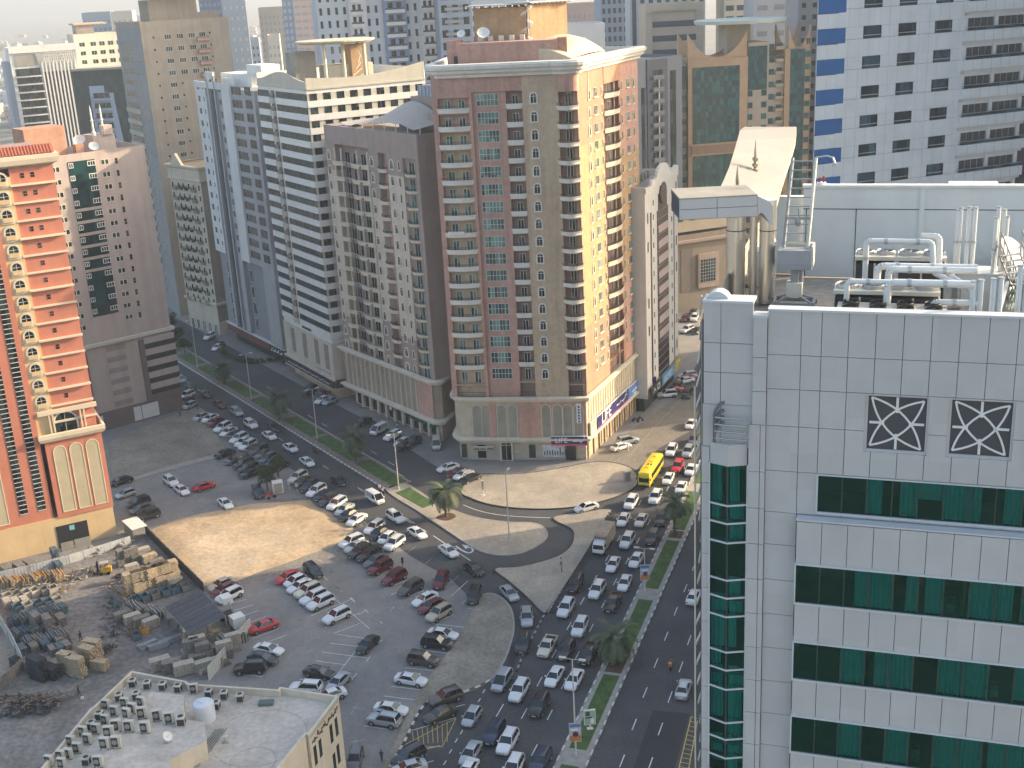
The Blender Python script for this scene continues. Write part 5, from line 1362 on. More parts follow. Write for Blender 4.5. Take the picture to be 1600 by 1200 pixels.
shell(root, [(73.5,265),(103,259),(109,297),(82,302)], 101, M['beige'])
kit.flush()
# ================================================================ slim white building with maroon glass
MR = Face(gx(1012,612,5), gx(1060,560,5)); zt = 50.0
root, kit = building('office_building', 'slim white building with maroon glass and pink spandrels under an arched top', MR.p(MR.L/2, 6))
mw = mat('ivory_render',(0.70,0.67,0.62),.8,.07,.3,streak=.15); mm = glassmat('maroon_glass',(0.03,0.010,0.014),(0.10,0.05,0.055),.4,.12,(1.2,1.2,1.6)); mk = mat('pink_spandrel',(0.50,0.39,0.36),.8,.06,.4)
wl = MB(); wl.prism([MR.p(0), MR.p(MR.L), MR.p(MR.L,22), MR.p(0,22)], 3.2, zt-1.2, 0, top=1); wl.sweep([MR.p(MR.L), MR.p(MR.L,22), MR.p(0,22), MR.p(0)],[(0,zt-1.2),(0,zt),(-.3,zt),(-.3,zt-1.2)],0)
wl.prism([MR.p(.6,1), MR.p(MR.L-.5,1), MR.p(MR.L,21), MR.p(0,21)], 0, 3.2, 2)
L = MR.L; pf = [(0,zt-1.3),(0,zt-.3),(L*.16,zt-.3),(L*.17,zt+.6),(L*.22,zt+.9),(L*.28,zt+.5),(L*.32,zt+.9)]+[(L*.52-L*.20*math.cos(math.pi*i/10), zt+.6+2.6*math.sin(math.pi*i/10)) for i in range(11)]+[(L*.76,zt+.6),(L*.80,zt+1.2),(L*.86,zt+.7),(L*.92,zt+1.3),(L,zt+.9),(L,zt-1.3)]
wl.prism(pf, -.35, .25, 0, MR.M @ Matrix.Rotation(math.pi/2,4,'X') @ Matrix.Scale(1,4))
bpart(root, 'wall', wl, [mw, M['roofgrey'], G2])
g0, g1 = .34*L, .68*L; gl = MB(); gl.box(g0, g1, -.10, -.01, 5.6, zt-6.5, 0, MR.M); gl.box(g0+1, g1-1, -.13, -.01, zt-6.5, zt-3.0, 0, MR.M)
gl.cyl(MR.p(L*.51,-.01)+(zt-3.2,), MR.p(L*.51,-.38)+(zt-3.2,), 2.4, n=20, mi=0)
gl.box(L*.14,L*.18,-.05,-.01,6,zt-6,1,MR.M); gl.box(L*.86,L*.885,-.05,-.01,6,zt-6,1,MR.M)
bpart(root, 'glazing', gl, [mm, mm])
rb = MB()
for k in range(22): rb.box(g0-.1, g1+.1, -.16, -.11, 6.5+k*1.75, 6.6+k*1.75, 0, MR.M)
bpart(root, 'mullion', rb, M['mauve'])
pk = MB(); pk.box(0,(g1-g0)-1.2,-.22,-.11,0,1.65); pk = pk.mesh('spandrel',[mk])
for k in range(8): kit.put('spandrel', pk, MR.at(g0+.7, 0, 14.5+k*3.42))
sw_ = win_mesh(.7,1.2,mw,G2,1,1,.05,.03)
for k in range(13):
 for f in (.235,.80): kit.put('window', sw_, MR.at(L*f, -.01, 8+k*3.1))
 if k%3 != 1: kit.put('window', win_mesh(.9,2.2,mw,G2,1,1,.05,.03), MR.at(L*(.07 if k%2 else .95), -.01, 8+k*3.1))
eq = MB()
for i in range(8): eq.box(2+i*2.5, 3.2+i*2.5, 5, 6, zt-1.2, zt+.4, 0, MR.M); eq.box(2+i*2.5, 3.2+i*2.5, 9, 10, zt-1.2, zt+.4, 0, MR.M)
bpart(root, 'roof_equipment', eq, M['louvre'])
ph = MB(); ph.box(-7, 1.2, 6, 12, zt-1.2, zt+4.2, 0, MR.M); bpart(root, 'penthouse', ph, mw)
kit.flush()
BKS = mat('sign_blackboard',(0.02,0.018,0.015),.4,.1,1); BL = mat('sign_skyblue',(0.12,0.30,0.48),.4,.2,1); YL = mat('sign_gold',(0.42,0.33,0.08),.5,.2,1)
sign(MR, .3, L*.36, 3.3, 5.6, -.5, 'black shop sign with pale lettering left of the blue sign on the ivory building', [BKS]*3, [([(.2,.3),(.3,.7),(.4,.3)],.25),([(.55,.3),(.55,.75),(.75,.75),(.75,.3),(.55,.3)],.25)])
sign(MR, L*.37, L*.76, 3.3, 5.6, -.5, 'sky blue shop sign in the middle of the ivory building', [BL]*3, [([(.1,.35),(.4,.35)],.2),([(.1,.65),(.8,.65)],.15),([(.5,.35),(.7,.35)],.2)])
sign(MR, L*.77, L*1.02, 3.3, 6.0, -.5, 'gold and black shop sign at the far end of the ivory building', [YL]*3, [([(.3,.3),(.3,.75),(.7,.75),(.7,.3)],.3)])
# ================================================================ dark blue-grey tower
DB = Face(at(1000,92,345)[:2], at(1053,82,352)[:2])
root, kit = building('apartment_tower', 'dark blue grey apartment tower squeezed behind the sunlit pink tower', DB.p(DB.L/2, 8))
zt = DB.zx(1020,90); db1 = mat('slate_panel',(0.12,0.145,0.19),.6,.06,.3); db2 = mat('slate_dark',(0.03,0.045,0.085),.4,.06,.3)
shell(root, [DB.p(-3), DB.p(DB.L+3), DB.p(DB.L+3,20), DB.p(-3,20)], zt, db1)
pn = MB(); pn.box(DB.L*.18, DB.L*.78, -.3, -.01, 0, zt-.5, 0, DB.M); pn.box(DB.L*.02, DB.L*.12, -.1, -.01, 5, zt-8, 1, DB.M); pn.box(DB.L*.88, DB.L*1.05, -.1, -.01, 5, zt-4, 1, DB.M)
pn.box(DB.L*.5-.15, DB.L*.5+.15, -.8, -.3, 5, zt-5, 2, DB.M)
bpart(root, 'panel', pn, [db2, G2, M['metal']])
bb = MB(); bb.box(-2.0,2.0,-1.0,-.3,0,1.1,0); bb.box(-1.9,1.9,-.33,-.3,1.1,2.6,1); bb = bb.mesh('balcony',[db1, G2])
for k in range(18):
 kit.put('balcony', bb, DB.at(DB.L*.48, 0, zt-6-k*3.3))
 kit.put('spandrel', pk, DB.at(DB.L*.86, .1, zt-4-k*3.3)) if False else None
kit.flush()
# ================================================================ ornate tan tower with teal glass
OG = Face(at(1054,95,362)[:2], at(1166,60,366)[:2]); zt = OG.zx(1108,74)
root, kit = building('office_tower', 'tan stone office tower with teal mirror glass and scooped horned roofline', OG.p(OG.L/2, 10))
tn = mat('tan_stone',(0.40,0.275,0.175),.75,.08,.3,blocks=(1.2,1.2,.8,.04)); tn_d = mat('beige_stone',(0.36,0.315,0.25),.8,.08,.3)
TG = glassmat('teal_mirror',(0.008,0.07,0.09),(0.025,0.17,0.20),.15,.12,(1.2,1.2,1.7),wav=.5)
def osx(u): return OG.sx(u, 120)
X1 = osx(1214); X2 = osx(1242); X3 = osx(1262)
wl = MB(); wl.prism([OG.p(osx(1054)), OG.p(X3+1), OG.p(X3+1,26), OG.p(osx(1054),26)], 0, OG.zx(1062,100), 1, top=2)
wl.box(osx(1073), osx(1166), -1.2, 10, 0, zt-3, 0, OG.M)
wl.box(osx(1168), osx(1200), -.5, 12, 0, OG.zx(1180,66), 1, OG.M)
wl.box(X1+2, X3, -1.2, 12, 0, OG.zx(1240,75), 0, OG.M)
def horn(xa, xb, zb, h, mb):
 n = 16; w = xb-xa
 pts = [(xa,zb-4),(xa,zb+h)]+[(xa+w*(.06+.88*i/n), zb+h-(h+.5)*math.sin(math.pi*i/n)**.8) for i in range(n+1)]+[(xb,zb+h),(xb,zb-4)]
 mb.prism(pts, -.1, 1.2, 0, OG.M @ Matrix.Rotation(math.pi/2,4,'X'))
for yy in (0,):
 n = 14
 for xa, xb, h in ((osx(1073), osx(1164), 7.0), (osx(1228), osx(1262), 6.5)):
  w = xb-xa; zb = zt-3.2 if xa < 10 else OG.zx(1240,75)-.2
  f = lambda t: zb+h*(abs(2*t-1)**2.2)+.3
  vs = [];
  for i in range(n+1):
   t = i/n; x_ = xa+w*t
   for y_ in (-1.2, -.2): vs += [(x_, y_, zb-.1), (x_, y_, f(t))]
  fs = []
  for i in range(n):
   a = i*4; b = a+4
   fs += [(a,b,b+1,a+1),(a+2,a+3,b+3,b+2),(a+1,b+1,b+3,a+3)]
  fs += [(0,1,3,2),(n*4,n*4+2,n*4+3,n*4+1)]
  wl.add(vs, fs, 0, OG.M)
  wl.add([(p[0], p[1]+9, p[2]) for p in vs], fs, 0, OG.M)
bpart(root, 'wall', wl, [tn, tn_d, M['roofgrey']])
gl = MB(); x0, x1 = osx(1080), osx(1153)
def curtain(x0, x1, z0, z1, y, nx, nz):
 gl.box(x0, x1, y-.06, y, z0, z1, 0, OG.M)
 for i in range(nx+1): gl.box(x0+(x1-x0)*i/nx-.03, x0+(x1-x0)*i/nx+.03, y-.1, y-.061, z0, z1, 1, OG.M)
 for i in range(nz+1): gl.box(x0, x1, y-.11, y-.101, z0+(z1-z0)*i/nz-.03, z0+(z1-z0)*i/nz+.03, 1, OG.M)
curtain(x0, x1, 21, zt-5.5, -1.21, 12, 34); curtain(osx(1056), osx(1072), OG.zx(1062,140), OG.zx(1062,104), -.01, 3, 6); curtain(osx(1168), osx(1197), OG.zx(1180,140), OG.zx(1180,72), -.51, 5, 12); curtain(osx(1232), osx(1254), 20, OG.zx(1240,66)-2, -1.21, 4, 30)
bpart(root, 'glazing', gl, [TG, RAIL])
bd = MB(); bd.box(x0-.5, x1+.5, -1.6, -1.1, OG.zx(1108,240), OG.zx(1108,224), 0, OG.M); bd.box(x0-.8, x1+.8, -1.9, -1.2, OG.zx(1108,241), OG.zx(1108,238.5), 1, OG.M); bd.box(x0-.8, x1+.8, -1.9, -1.2, OG.zx(1108,226), OG.zx(1108,223), 1, OG.M)
for i in range(24): bd.box(x0+(x1-x0)*i/24, x0+(x1-x0)*i/24+.25, -1.75, -1.6, OG.zx(1108,238), OG.zx(1108,226), 1, OG.M)
bpart(root, 'balustrade', bd, [M['plum'], tn])
ow = win_mesh(1.7,1.7,tn_d,TG,1,1,.06,.03,fo=.08); ob_ = tray_mesh(2.6,.9,1.0,.1,[tn_d,RAIL,CLUT],taper=.05)
zz0 = OG.zx(1068,158)
for k in range(14):
 z = zz0-k*3.45
 kit.put('window', ow, OG.at(osx(1068), -.01, z)); kit.put('window', ow, OG.at(osx(1171), -.51, z)); kit.put('window', ow, OG.at(osx(1193), -.51, z))
for k in range(22):
 z = OG.zx(1206,78)-k*3.6
 kit.put('window', ow, OG.at(osx(1205), -.01, z)); kit.put('balcony', ob_, OG.at(osx(1217), 0, z)); kit.put('window', ow, OG.at(osx(1217), -.01, z+.3)); kit.put('window', win_mesh(1.2,1.8,tn_d,G2) if k == 0 else kit.d['window'][-1][0], OG.at(osx(1259), -1.21, z+1))
tp = MB(); tp.cyl(OG.p(osx(1171),8)+(OG.zx(1170,36),), OG.p(osx(1171),8)+(OG.zx(1170,36)+1.0,), 13.5, 13.8, 32); tp.box(osx(1145), osx(1182), 5, 12, zt-4, OG.zx(1170,36), 1, OG.M)
bpart(root, 'roof_disc', tp, [mat('pale_green_deck',(0.45,0.52,0.48),.6,.05,.4), tn_d])
kit.flush()
ML = Face(at(1050,345,330)[:2], at(1150,338,338)[:2]); zt = ML.zx(1090,365)
root, kit = building('shopping_building', 'low beige mall block with a gridded window behind the chrome columns', ML.p(ML.L/2, 8))
shell(root, [ML.p(-4), ML.p(24), ML.p(24,24), ML.p(-4,24)], zt, mat('mall_beige',(0.225,0.195,0.16),.85,.1,.3,streak=.15))
gm_ = win_mesh(4.9,6.6,M['metal'],gw_,6,7,.10,.06,fo=.1); kit.put('window', gm_, ML.at(ML.sx(1105,420), -.5, ML.zx(1105,439)))
bt = MB(); bt.box(ML.sx(1090,420), ML.sx(1122,420), -.49, -.01, ML.zx(1105,448), ML.zx(1105,395), 0, ML.M); bt.box(-4, 24, -.8, 0, zt-2.2, zt-1.4, 0, ML.M); bt.box(ML.sx(1064,420),ML.sx(1082,420),-.1,-.01,6,zt-4,1,ML.M)
bpart(root, 'moulding', bt, [M['mauve'], mat('mall_panel',(0.15,0.135,0.12),.8,.1,.4)])
up = MB(); up.box(0, 23, 4, 18, zt, zt+8, 0, ML.M); bpart(root, 'upper_storey', up, tn_d)
for i in range(6): kit.put('window', ow, ML.at(1.2+i*3.9, 3.99, zt+3))
kit.flush()
# ================================================================ the near building
r_ = ray(-5142,307); d_ = -r_[:2]/np.linalg.norm(r_[:2])
P0 = np.array([11.32,44.42]); NF = Face(P0, P0+d_*40); NT = NF.M
root, kit = building('panelled_building', 'near grey panelled building with green window bands and a roof full of machinery', NF.p(8, 8))
zp_ = 79.45; deck = 77.6
NP = mat('grey_cladding',(0.43,0.435,0.445),.42,.045,.5,streak=.05,blocks=(1.0,1.0,1.6,.03),spec=.5)
NE = mat('cladding_edge',(0.48,0.51,0.54),.4,.05,1)
wl = MB()
def skip_box(x0, x1, z0, z1, holes, y0, y1, mb, gap=.012, mi=0):
 """one cladding panel with the openings cut away"""
 rects = [(x0+gap, x1-gap, z0+gap, z1-gap)]
 for (a, b, c_, d2) in holes:
  nr = []
  for (p, q, r, s) in rects:
   if b <= p or a >= q or d2 <= r or c_ >= s: nr.append((p,q,r,s)); continue
   if p < a: nr.append((p,a,r,s))
   if q > b: nr.append((b,q,r,s))
   if r < c_: nr.append((max(p,a),min(q,b),r,c_))
   if s > d2: nr.append((max(p,a),min(q,b),d2,s))
  rects = nr
 for (p, q, r, s) in rects:
  if q-p > .02 and s-r > .02: mb.box(p, q, y0, y1, r, s, mi, NT)
XR = 26.0
xv = lambda u, v: NF.sx(u, v)
r1t, r1b = NF.zx(1278,742), NF.zx(1275,800)
rows_ = [(r1t, r1b)]
for ut, vt, ub, vb in ((1245,874,1242,934),(1240,994,1239,1052),(1237,1109,1236,1165)): rows_.append((NF.zx(ut,vt), NF.zx(ub,vb)))
for k in range(1,7): rows_.append((rows_[3][0]-3.6*k, rows_[3][1]-3.6*k))
lat = [(NF.sx(1356,650), NF.sx(1446,650), NF.zx(1400,706), NF.zx(1400,620)), (NF.sx(1486,660), NF.sx(1583,660), NF.zx(1530,714), NF.zx(1530,627))]
latz0 = sum(l[2] for l in lat)/2; latz1 = sum(l[3] for l in lat)/2
lw2 = (lat[0][1]-lat[0][0]+lat[1][1]-lat[1][0])/2; gapx = lat[1][0]-lat[0][0]
lat = [(lat[0][0]+gapx*i, lat[0][0]+gapx*i+lw2, latz0, latz1) for i in range(6)]
vj = [xv(1197,560), xv(1255,520)]
j0 = xv(1285,492); step = (xv(1594,497)-j0)/7.0
vj = [-1.33, -.05] + [j0+step*i for i in range(26)]
hj = [zp_, NF.zx(1400,562), NF.zx(1400,617), NF.zx(1250,667.5), NF.zx(1250,738), NF.zx(1250,803)]
holes = [(l[0]-.12,l[1]+.09,l[2]-.09,l[3]+.01) for l in lat]+[(rows_[0][1] and xv(1277,770), XR, r1b, r1t)]
wl.box(-1.33, XR, .12, .3, r1t+.03, zp_-.02, 1, NT); wl.box(-1.33, xv(1277,770), .12, .3, rows_[0][1]-1.0, r1t+.03, 1, NT); wl.box(xv(1277,770), XR, .12, .3, rows_[0][1]-1.0, r1b-.05, 1, NT)
cl = MB()
for i in range(len(vj)-1):
 for k in range(len(hj)-1):
  skip_box(vj[i], vj[i+1], hj[k+1], hj[k], holes, 0, .11, cl)
cl.box(-1.33, XR, -.06, .5, zp_, zp_+.09, 1, NT)
yb = -.42; xb0 = 0.0; zledge = NF.zx(1250,806)
cl.box(xb0-.02, XR, yb-.04, .1, zledge-.02, zledge+.05, 1, NT)
for k in range(len(rows_)):
 ztop_ = zledge-.02 if k == 0 else rows_[k][1]
 zbot = rows_[k+1][0] if k+1 < len(rows_) else rows_[k][1]-2.4
 if k == 0: ztop_ = zledge-.02
 xx = xb0+.0
 wl.box(xb0+.01, XR, yb+.11, .1, zbot+.05, ztop_-.06, 1, NT)
 while xx < XR:
  cl.box(xx+.012, xx+step-.012, yb, yb+.1, zbot+.05, ztop_-.05, 0, NT); xx += step
for k in range(1, len(rows_)):
 cl.box(xb0-.03, XR, yb-.05, yb+.08, rows_[k][0]-.03, rows_[k][0]+.05, 1, NT); cl.box(xb0-.03, XR, yb-.06, yb+.08, rows_[k][1]-.05, rows_[k][1]+.03, 1, NT)
 cl.box(xb0-.03, xb0+.03, yb-.05, .1, rows_[k][1], rows_[k][0], 1, NT)
x1s = xv(1277,770)
cl.box(x1s-.05, XR, -.05, .08, r1b-.05, r1b+.03, 1, NT); cl.box(x1s-.05, x1s+.02, -.05, .1, r1b, r1t, 1, NT); cl.box(x1s-.05, XR, -.03, .08, r1t-.02, r1t+.03, 1, NT)
zb_bay = NF.zx(1137,725)
xpl, xpr, xL = xv(1171.5,900), -1.33, xv(1092,900)
xg0, xg1 = xv(1109,900), xv(1165,900)
hz2 = [NF.zx(1180,495), NF.zx(1180,557), NF.zx(1180,610), NF.zx(1180,662), NF.zx(1180,735)]
dz = 1.62
while hz2[-1] > 40: hz2.append(hz2[-1]-dz)
xm = (xg1+xpr)/2+.15
for a, b, c_ in zip(hz2[:-1], hz2[1:], range(99)):
 if a > NF.zx(1180,640): cl.box(xpl+.01, xpr-.012, -.12, .1, b+.012, a-.012, 0, NT)
 else:
  cl.box(xg1+.06, xm-.012, -.12, .1, b+.012, a-.012, 0, NT); cl.box(xm+.012, xpr-.005, -.12, .1, b+.012, a-.012, 0, NT)
  if a < zledge+1.4: cl.box(xpr+.02, -.05, -.0, .11, b+.012, min(a-.012, hj[-1]-.012), 0, NT)
cl.box(xpl-.02, xpr+.02, -.16, .5, hz2[0]-.01, hz2[0]+.1, 1, NT)
wl.box(xL+.05, xg0, .11, .3, 38, hz2[0]-.3, 1, NT); wl.box(xg1, 0, .11, .3, 38, hz2[0]-.3, 1, NT); wl.box(xg0, xg1, .11, .3, zb_bay, hz2[0]-.3, 1, NT)
zc0 = NF.zx(1100,473)
hz3 = [zc0, NF.zx(1120,536), NF.zx(1120,582), NF.zx(1120,632), NF.zx(1100,697)]
while hz3[-1] > 40: hz3.append(hz3[-1]-1.62)
xq = xv(1126,560); xpt = xv(1170,560)
for a, b in zip(hz3[:-1], hz3[1:]):
 if b > NF.zx(1120,640):
  cl.box(xv(1099.5,560), xq-.012, .02, .12, b+.012, a-.012, 0, NT); cl.box(xq+.012, xpl-.01, .02, .12, b+.012, a-.012, 0, NT)
 elif a > NF.zx(1120,640):
  cl.box(xL+.15, xq-.012, .05, .13, b+.012, a-.012, 0, NT); cl.box(xq+.012, xpl-.01, .05, .13, b+.012, a-.012, 0, NT)
 else: cl.box(xL+.12, xg0-.03, .02, .12, b+.012, a-.012, 0, NT)
cl.box(xv(1099.5,560)-.04, xpl, -.02, 1.0, zc0, zc0+.1, 1, NT)
cl.cyl((xv(1099.5,560)+.5, .3, zc0-.1), (xv(1099.5,560)+.5, .95, zc0-.1), .48, n=20, mi=1, T=NT)
zb1, zb2 = NF.zx(1137,692), NF.zx(1137,725)
apex = (xg0+xg1)/2; yv = -.28
vpl = [(xg0,.0),(apex,yv),(xg1,.0)]
for (a, b) in ((vpl[0],vpl[1]),(vpl[1],vpl[2])):
 cl.add([(a[0],a[1],zb2),(b[0],b[1],zb2),(b[0],b[1],zb1),(a[0],a[1],zb1)],[(0,1,2,3)],0,NT)
cl.add([(vpl[0][0],0,zb1),(vpl[1][0],yv,zb1),(vpl[2][0],0,zb1)],[(0,1,2)],1,NT)
bpart(root, 'cladding', cl, [NP, NE])
back = MB(); back.prism([NF.p(xL+.1,2.4), NF.p(XR,2.4), NF.p(XR,30), NF.p(xL+.1,30)], 0, deck-.1, 0, top=1)
back.box(xL+.1, XR, .45, 2.4, deck-2.6, deck-.1, 0, NT); back.box(XR-.1, XR, .3, 30, 0, zp_-.2, 0, NT)
for k in range(len(rows_)): back.box(xb0+.02, XR, .12, 2.4, rows_[k][1]-1.6, rows_[k][1]-.12, 0, NT)
for z_ in [63,59.4,55.8,52.2,48.6,45.0,66.6,70.2,73.6]: back.box(xL+.2, xb0, .3, 2.4, z_-1.0, z_-.8, 0, NT)
back.box(xL+.1, XR, .3, .45, deck-2.6, zp_-.31, 0, NT)
back.box(xL+.08, xL+.12, .1, 30, 0, zp_-.5, 0, NT)
back.box(xL, XR, .12, .3, 0, rows_[-1][1]-2.3, 2, NT)
bpart(root, 'wall', back, [M['louvre'], mat('roof_deck',(0.33,0.30,0.26),.85,.15,.8,fine=3.0), NP])
bpart(root, 'backing', wl, [JT, JT])
def tint(name, col, refl=.10):
 m = bpy.data.materials.new(name); m.use_nodes = True; nt = m.node_tree; nt.nodes.clear()
 o = nt.nodes.new('ShaderNodeOutputMaterial'); t = nt.nodes.new('ShaderNodeBsdfTransparent'); t.inputs[0].default_value = (*col, 1)
 gl_ = nt.nodes.new('ShaderNodeBsdfGlossy'); gl_.inputs['Roughness'].default_value = .02; gl_.inputs[0].default_value = (.03,.50,.50,1)
 fr = nt.nodes.new('ShaderNodeFresnel'); fr.inputs[0].default_value = 1.5
 no = nt.nodes.new('ShaderNodeTexNoise'); no.inputs['Scale'].default_value = .8; ge = nt.nodes.new('ShaderNodeNewGeometry'); nt.links.new(ge.outputs['Position'], no.inputs['Vector'])
 bu = nt.nodes.new('ShaderNodeBump'); bu.inputs['Strength'].default_value = .12; bu.inputs['Distance'].default_value = .2; nt.links.new(no.outputs[0], bu.inputs['Height']); nt.links.new(bu.outputs[0], gl_.inputs['Normal'])
 ad = nt.nodes.new('ShaderNodeMath'); ad.operation = 'ADD'; ad.inputs[1].default_value = refl
 nt.links.new(fr.outputs[0], ad.inputs[0]); mx = nt.nodes.new('ShaderNodeMixShader')
 nt.links.new(ad.outputs[0], mx.inputs[0]); nt.links.new(t.outputs[0], mx.inputs[1]); nt.links.new(gl_.outputs[0], mx.inputs[2]); nt.links.new(mx.outputs[0], o.inputs[0])
 return m
GT_ = tint('green_tinted_glass', (0.085,0.50,0.50), .05)
CUR = mat('curtain', (0.66,0.66,0.60), .9, .08, 2.0); BLD = mat('roller_blind', (0.62,0.62,0.58), .9, .04, 1.0); DRK = mat('dark_room', (0.05,0.075,0.075), .9, .2, 1.0)
FRM = mat('window_frame_dark', (0.02,0.045,0.045), .4, 0)
def curtain_mesh(w, h, seed):
 r = random.Random(seed); mb = MB(); n = max(6, int(w/.035)); ph = r.uniform(0, 6)
 pts = [(w*i/n, .035*math.sin(i*1.25+ph)+.015*math.sin(i*.53+ph)) for i in range(n+1)]
 vs = [(a,b,0) for a,b in pts]+[(a,b*.7,h) for a,b in pts]
 mb.add(vs, [(i,i+1,n+2+i,n+1+i) for i in range(n)]); return mb.mesh('curtain', [CUR], True, False)
rc = random.Random(21)
for k, (zt_, zb_) in enumerate(rows_[:5]):
 x0 = x1s if k == 0 else xb0+.03; y0 = .03 if k == 0 else yb+.02; h = zt_-zb_
 pw_ = .955; n = int((XR-x0)/pw_)
 for i in range(n):
  a = x0+i*pw_; vis = a < 12
  q = MB(); q.quad((a,y0,zb_),(a+pw_,y0,zb_),(a+pw_,y0,zt_),(a,y0,zt_))
  w_ = bpart(root, 'window', q, [GT_]) if vis else None
  if not vis: continue
  f_ = MB(); f_.box(a-.022, a+.022, y0-.03, y0+.06, zb_, zt_, 0, NT) if i else None
  fo = MB(); fo.quad((a,y0,zb_),(a+pw_,y0,zb_),(a+pw_,y0,zt_),(a,y0,zt_),0,NT)
  w_.data = (lambda mb: mb.mesh('window',[GT_],fix=False))(fo)
  if i: fr_ = link('frame', f_.mesh('frame',[FRM]), w_)
  kind = rc.random() if i > 1 else (0.95 if k else .97)
  if kind < .5:
   wd = pw_ if rc.random() < .6 else pw_*rc.uniform(.4,.75); off = 0 if rc.random() < .5 else pw_-wd
   link('curtain', curtain_mesh(wd, h-.03, i+k*30), w_, NF.at(a+off, y0+.22, zb_+.02))
  elif kind < .70:
   dn = rc.uniform(.35,1.0)*h; b_ = MB(); b_.quad((a+.03,y0+.2,zt_-dn),(a+pw_-.03,y0+.2,zt_-dn),(a+pw_-.03,y0+.2,zt_),(a+.03,y0+.2,zt_),0,NT); link('blind', b_.mesh('blind',[BLD],fix=False), w_)
  elif kind < .85:
   it = MB(); it.box(a+.15, a+.15+rc.uniform(.2,.5), y0+.45, y0+.8, zb_+.0, zb_+rc.uniform(.2,.7), 0, NT); link('furniture', it.mesh('furniture',[CLUT]), w_)
rm = MB()
for k, (zt_, zb_) in enumerate(rows_[:6]):
 y0 = .12 if k == 0 else yb+.12
 rm.box(xb0+.05, XR-.1, 2.3, 2.38, zb_-.5, zt_+.3, 0, NT); rm.box(xb0+.04, XR-.1, y0, 2.3, zb_-.11, zb_-.04, 1, NT); rm.box(xb0+.04, XR-.1, y0+.02, 2.3, zt_+.06, zt_+.12, 1, NT)
 for i in range(6): rm.box(2.6+i*3.9, 2.7+i*3.9, y0+.25, 2.3, zb_-.03, zt_+.05, 1, NT)
bpart(root, 'interior', rm, [DRK, mat('room_floor',(0.16,0.15,0.14),.9,.2,1)])
zs_ = [zb2]
vlist = (786,813,845,930,960,1016,1044,1072,1126,1151,1179)
for v in (786,814,844,902,930,959,1014,1042,1072,1124,1150,1179): zs_.append(NF.zx(1137,v))
while zs_[-1] > 50: zs_ += [zs_[-1]-.85, zs_[-1]-1.7, zs_[-1]-3.5]
br = MB()
for i in range(len(zs_)-1):
 za, zb_ = zs_[i], zs_[i+1]
 for s in (0, 1):
  a, b = vpl[s], vpl[s+1]
  fo = MB(); fo.add([(a[0],a[1],zb_),(b[0],b[1],zb_),(b[0],b[1],za),(a[0],a[1],za)],[(0,1,2,3)],0,NT)
  w_ = link('window', fo.mesh('window',[GT_],fix=False), root, Matrix.Translation(-Vector(root.location)))
  if i < 16 and rc.random() < .55 and za-zb_ > .5:
   link('curtain', curtain_mesh(abs(b[0]-a[0])*rc.uniform(.5,1)-.06, za-zb_-.03, i*3+s), w_, NF.at(a[0]+.04, .16, zb_+.02))
 br.sweep([(vpl[0][0],vpl[0][1]-.0),(vpl[1][0],vpl[1][1]),(vpl[2][0],vpl[2][1])], [(-.02,zb_-.035),(.05,zb_-.035),(.05,zb_+.035),(-.02,zb_+.035)], 0, NT)
br.box(xg0-.05, xg0+.01, -.06, .1, 50, zb2+.04, 0, NT); br.box(xg1-.01, xg1+.06, -.06, .1, 50, zb2+.04, 0, NT)
bpart(root, 'transom', br, NE)
bk = MB(); bk.box(apex-.035, apex+.035, yv-.01, yv+.05, 50, zb2, 0, NT); bk.box(xg0, xg1, 1.9, 2.0, 50, zb2, 1, NT); bk.box(xg0-.03, xg0-.01, .1, 1.9, 50, zb2, 1, NT); bk.box(xg1+.01, xg1+.03, .1, 1.9, 50, zb2, 1, NT)
for z_ in (70.4,66.8,63.2,59.6,56.0): bk.box(xg0, xg1, .05, 1.9, z_-.15, z_, 2, NT)
bpart(root, 'bay_interior', bk, [FRM, DRK, M['louvre']])
tb_ = MB(); R_ = xv(1170,660)
za, zb_ = NF.zx(1137,649), NF.zx(1137,681)
for i in range(4):
 z = za+(zb_-za)*i/3
 tb_.tube([(xv(1117,660),-.30,z),(xv(1140,660),-.36,z-.01),(R_-.02,-.33,z-.02)], .045, 10, 0, NT)
for y_, dz_ in ((0,0),(.0,-.42),(0,-.75),(0,-1.05)):
 if True:
  z = za+.55+dz_*.8
  tb_.tube([(xv(1131,640),.04,z),(xv(1124,640),-.12,z-.10),(xv(1119,640),-.24,z-.30),(xv(1118,640),-.28,z-.5)], .06, 10, 1, NT)
tb_.cyl((xv(1118,640),-.29,za+.12),(xv(1118,640),-.29,zb_-.2), .06, n=10, mi=1, T=NT)
bpart(root, 'guard_rail', tb_, [mat('steel_tube',(0.38,0.42,0.46),.25,.05,1,metal=.7), mat('steel_dark',(0.12,0.13,0.14),.4,.05,1,metal=.5)], True)
LATM = mat('lattice_white',(0.66,0.67,0.67),.5,.05,1); MESH = mat('mesh_backing',(0.72,0.72,0.71),.8,.1,3)
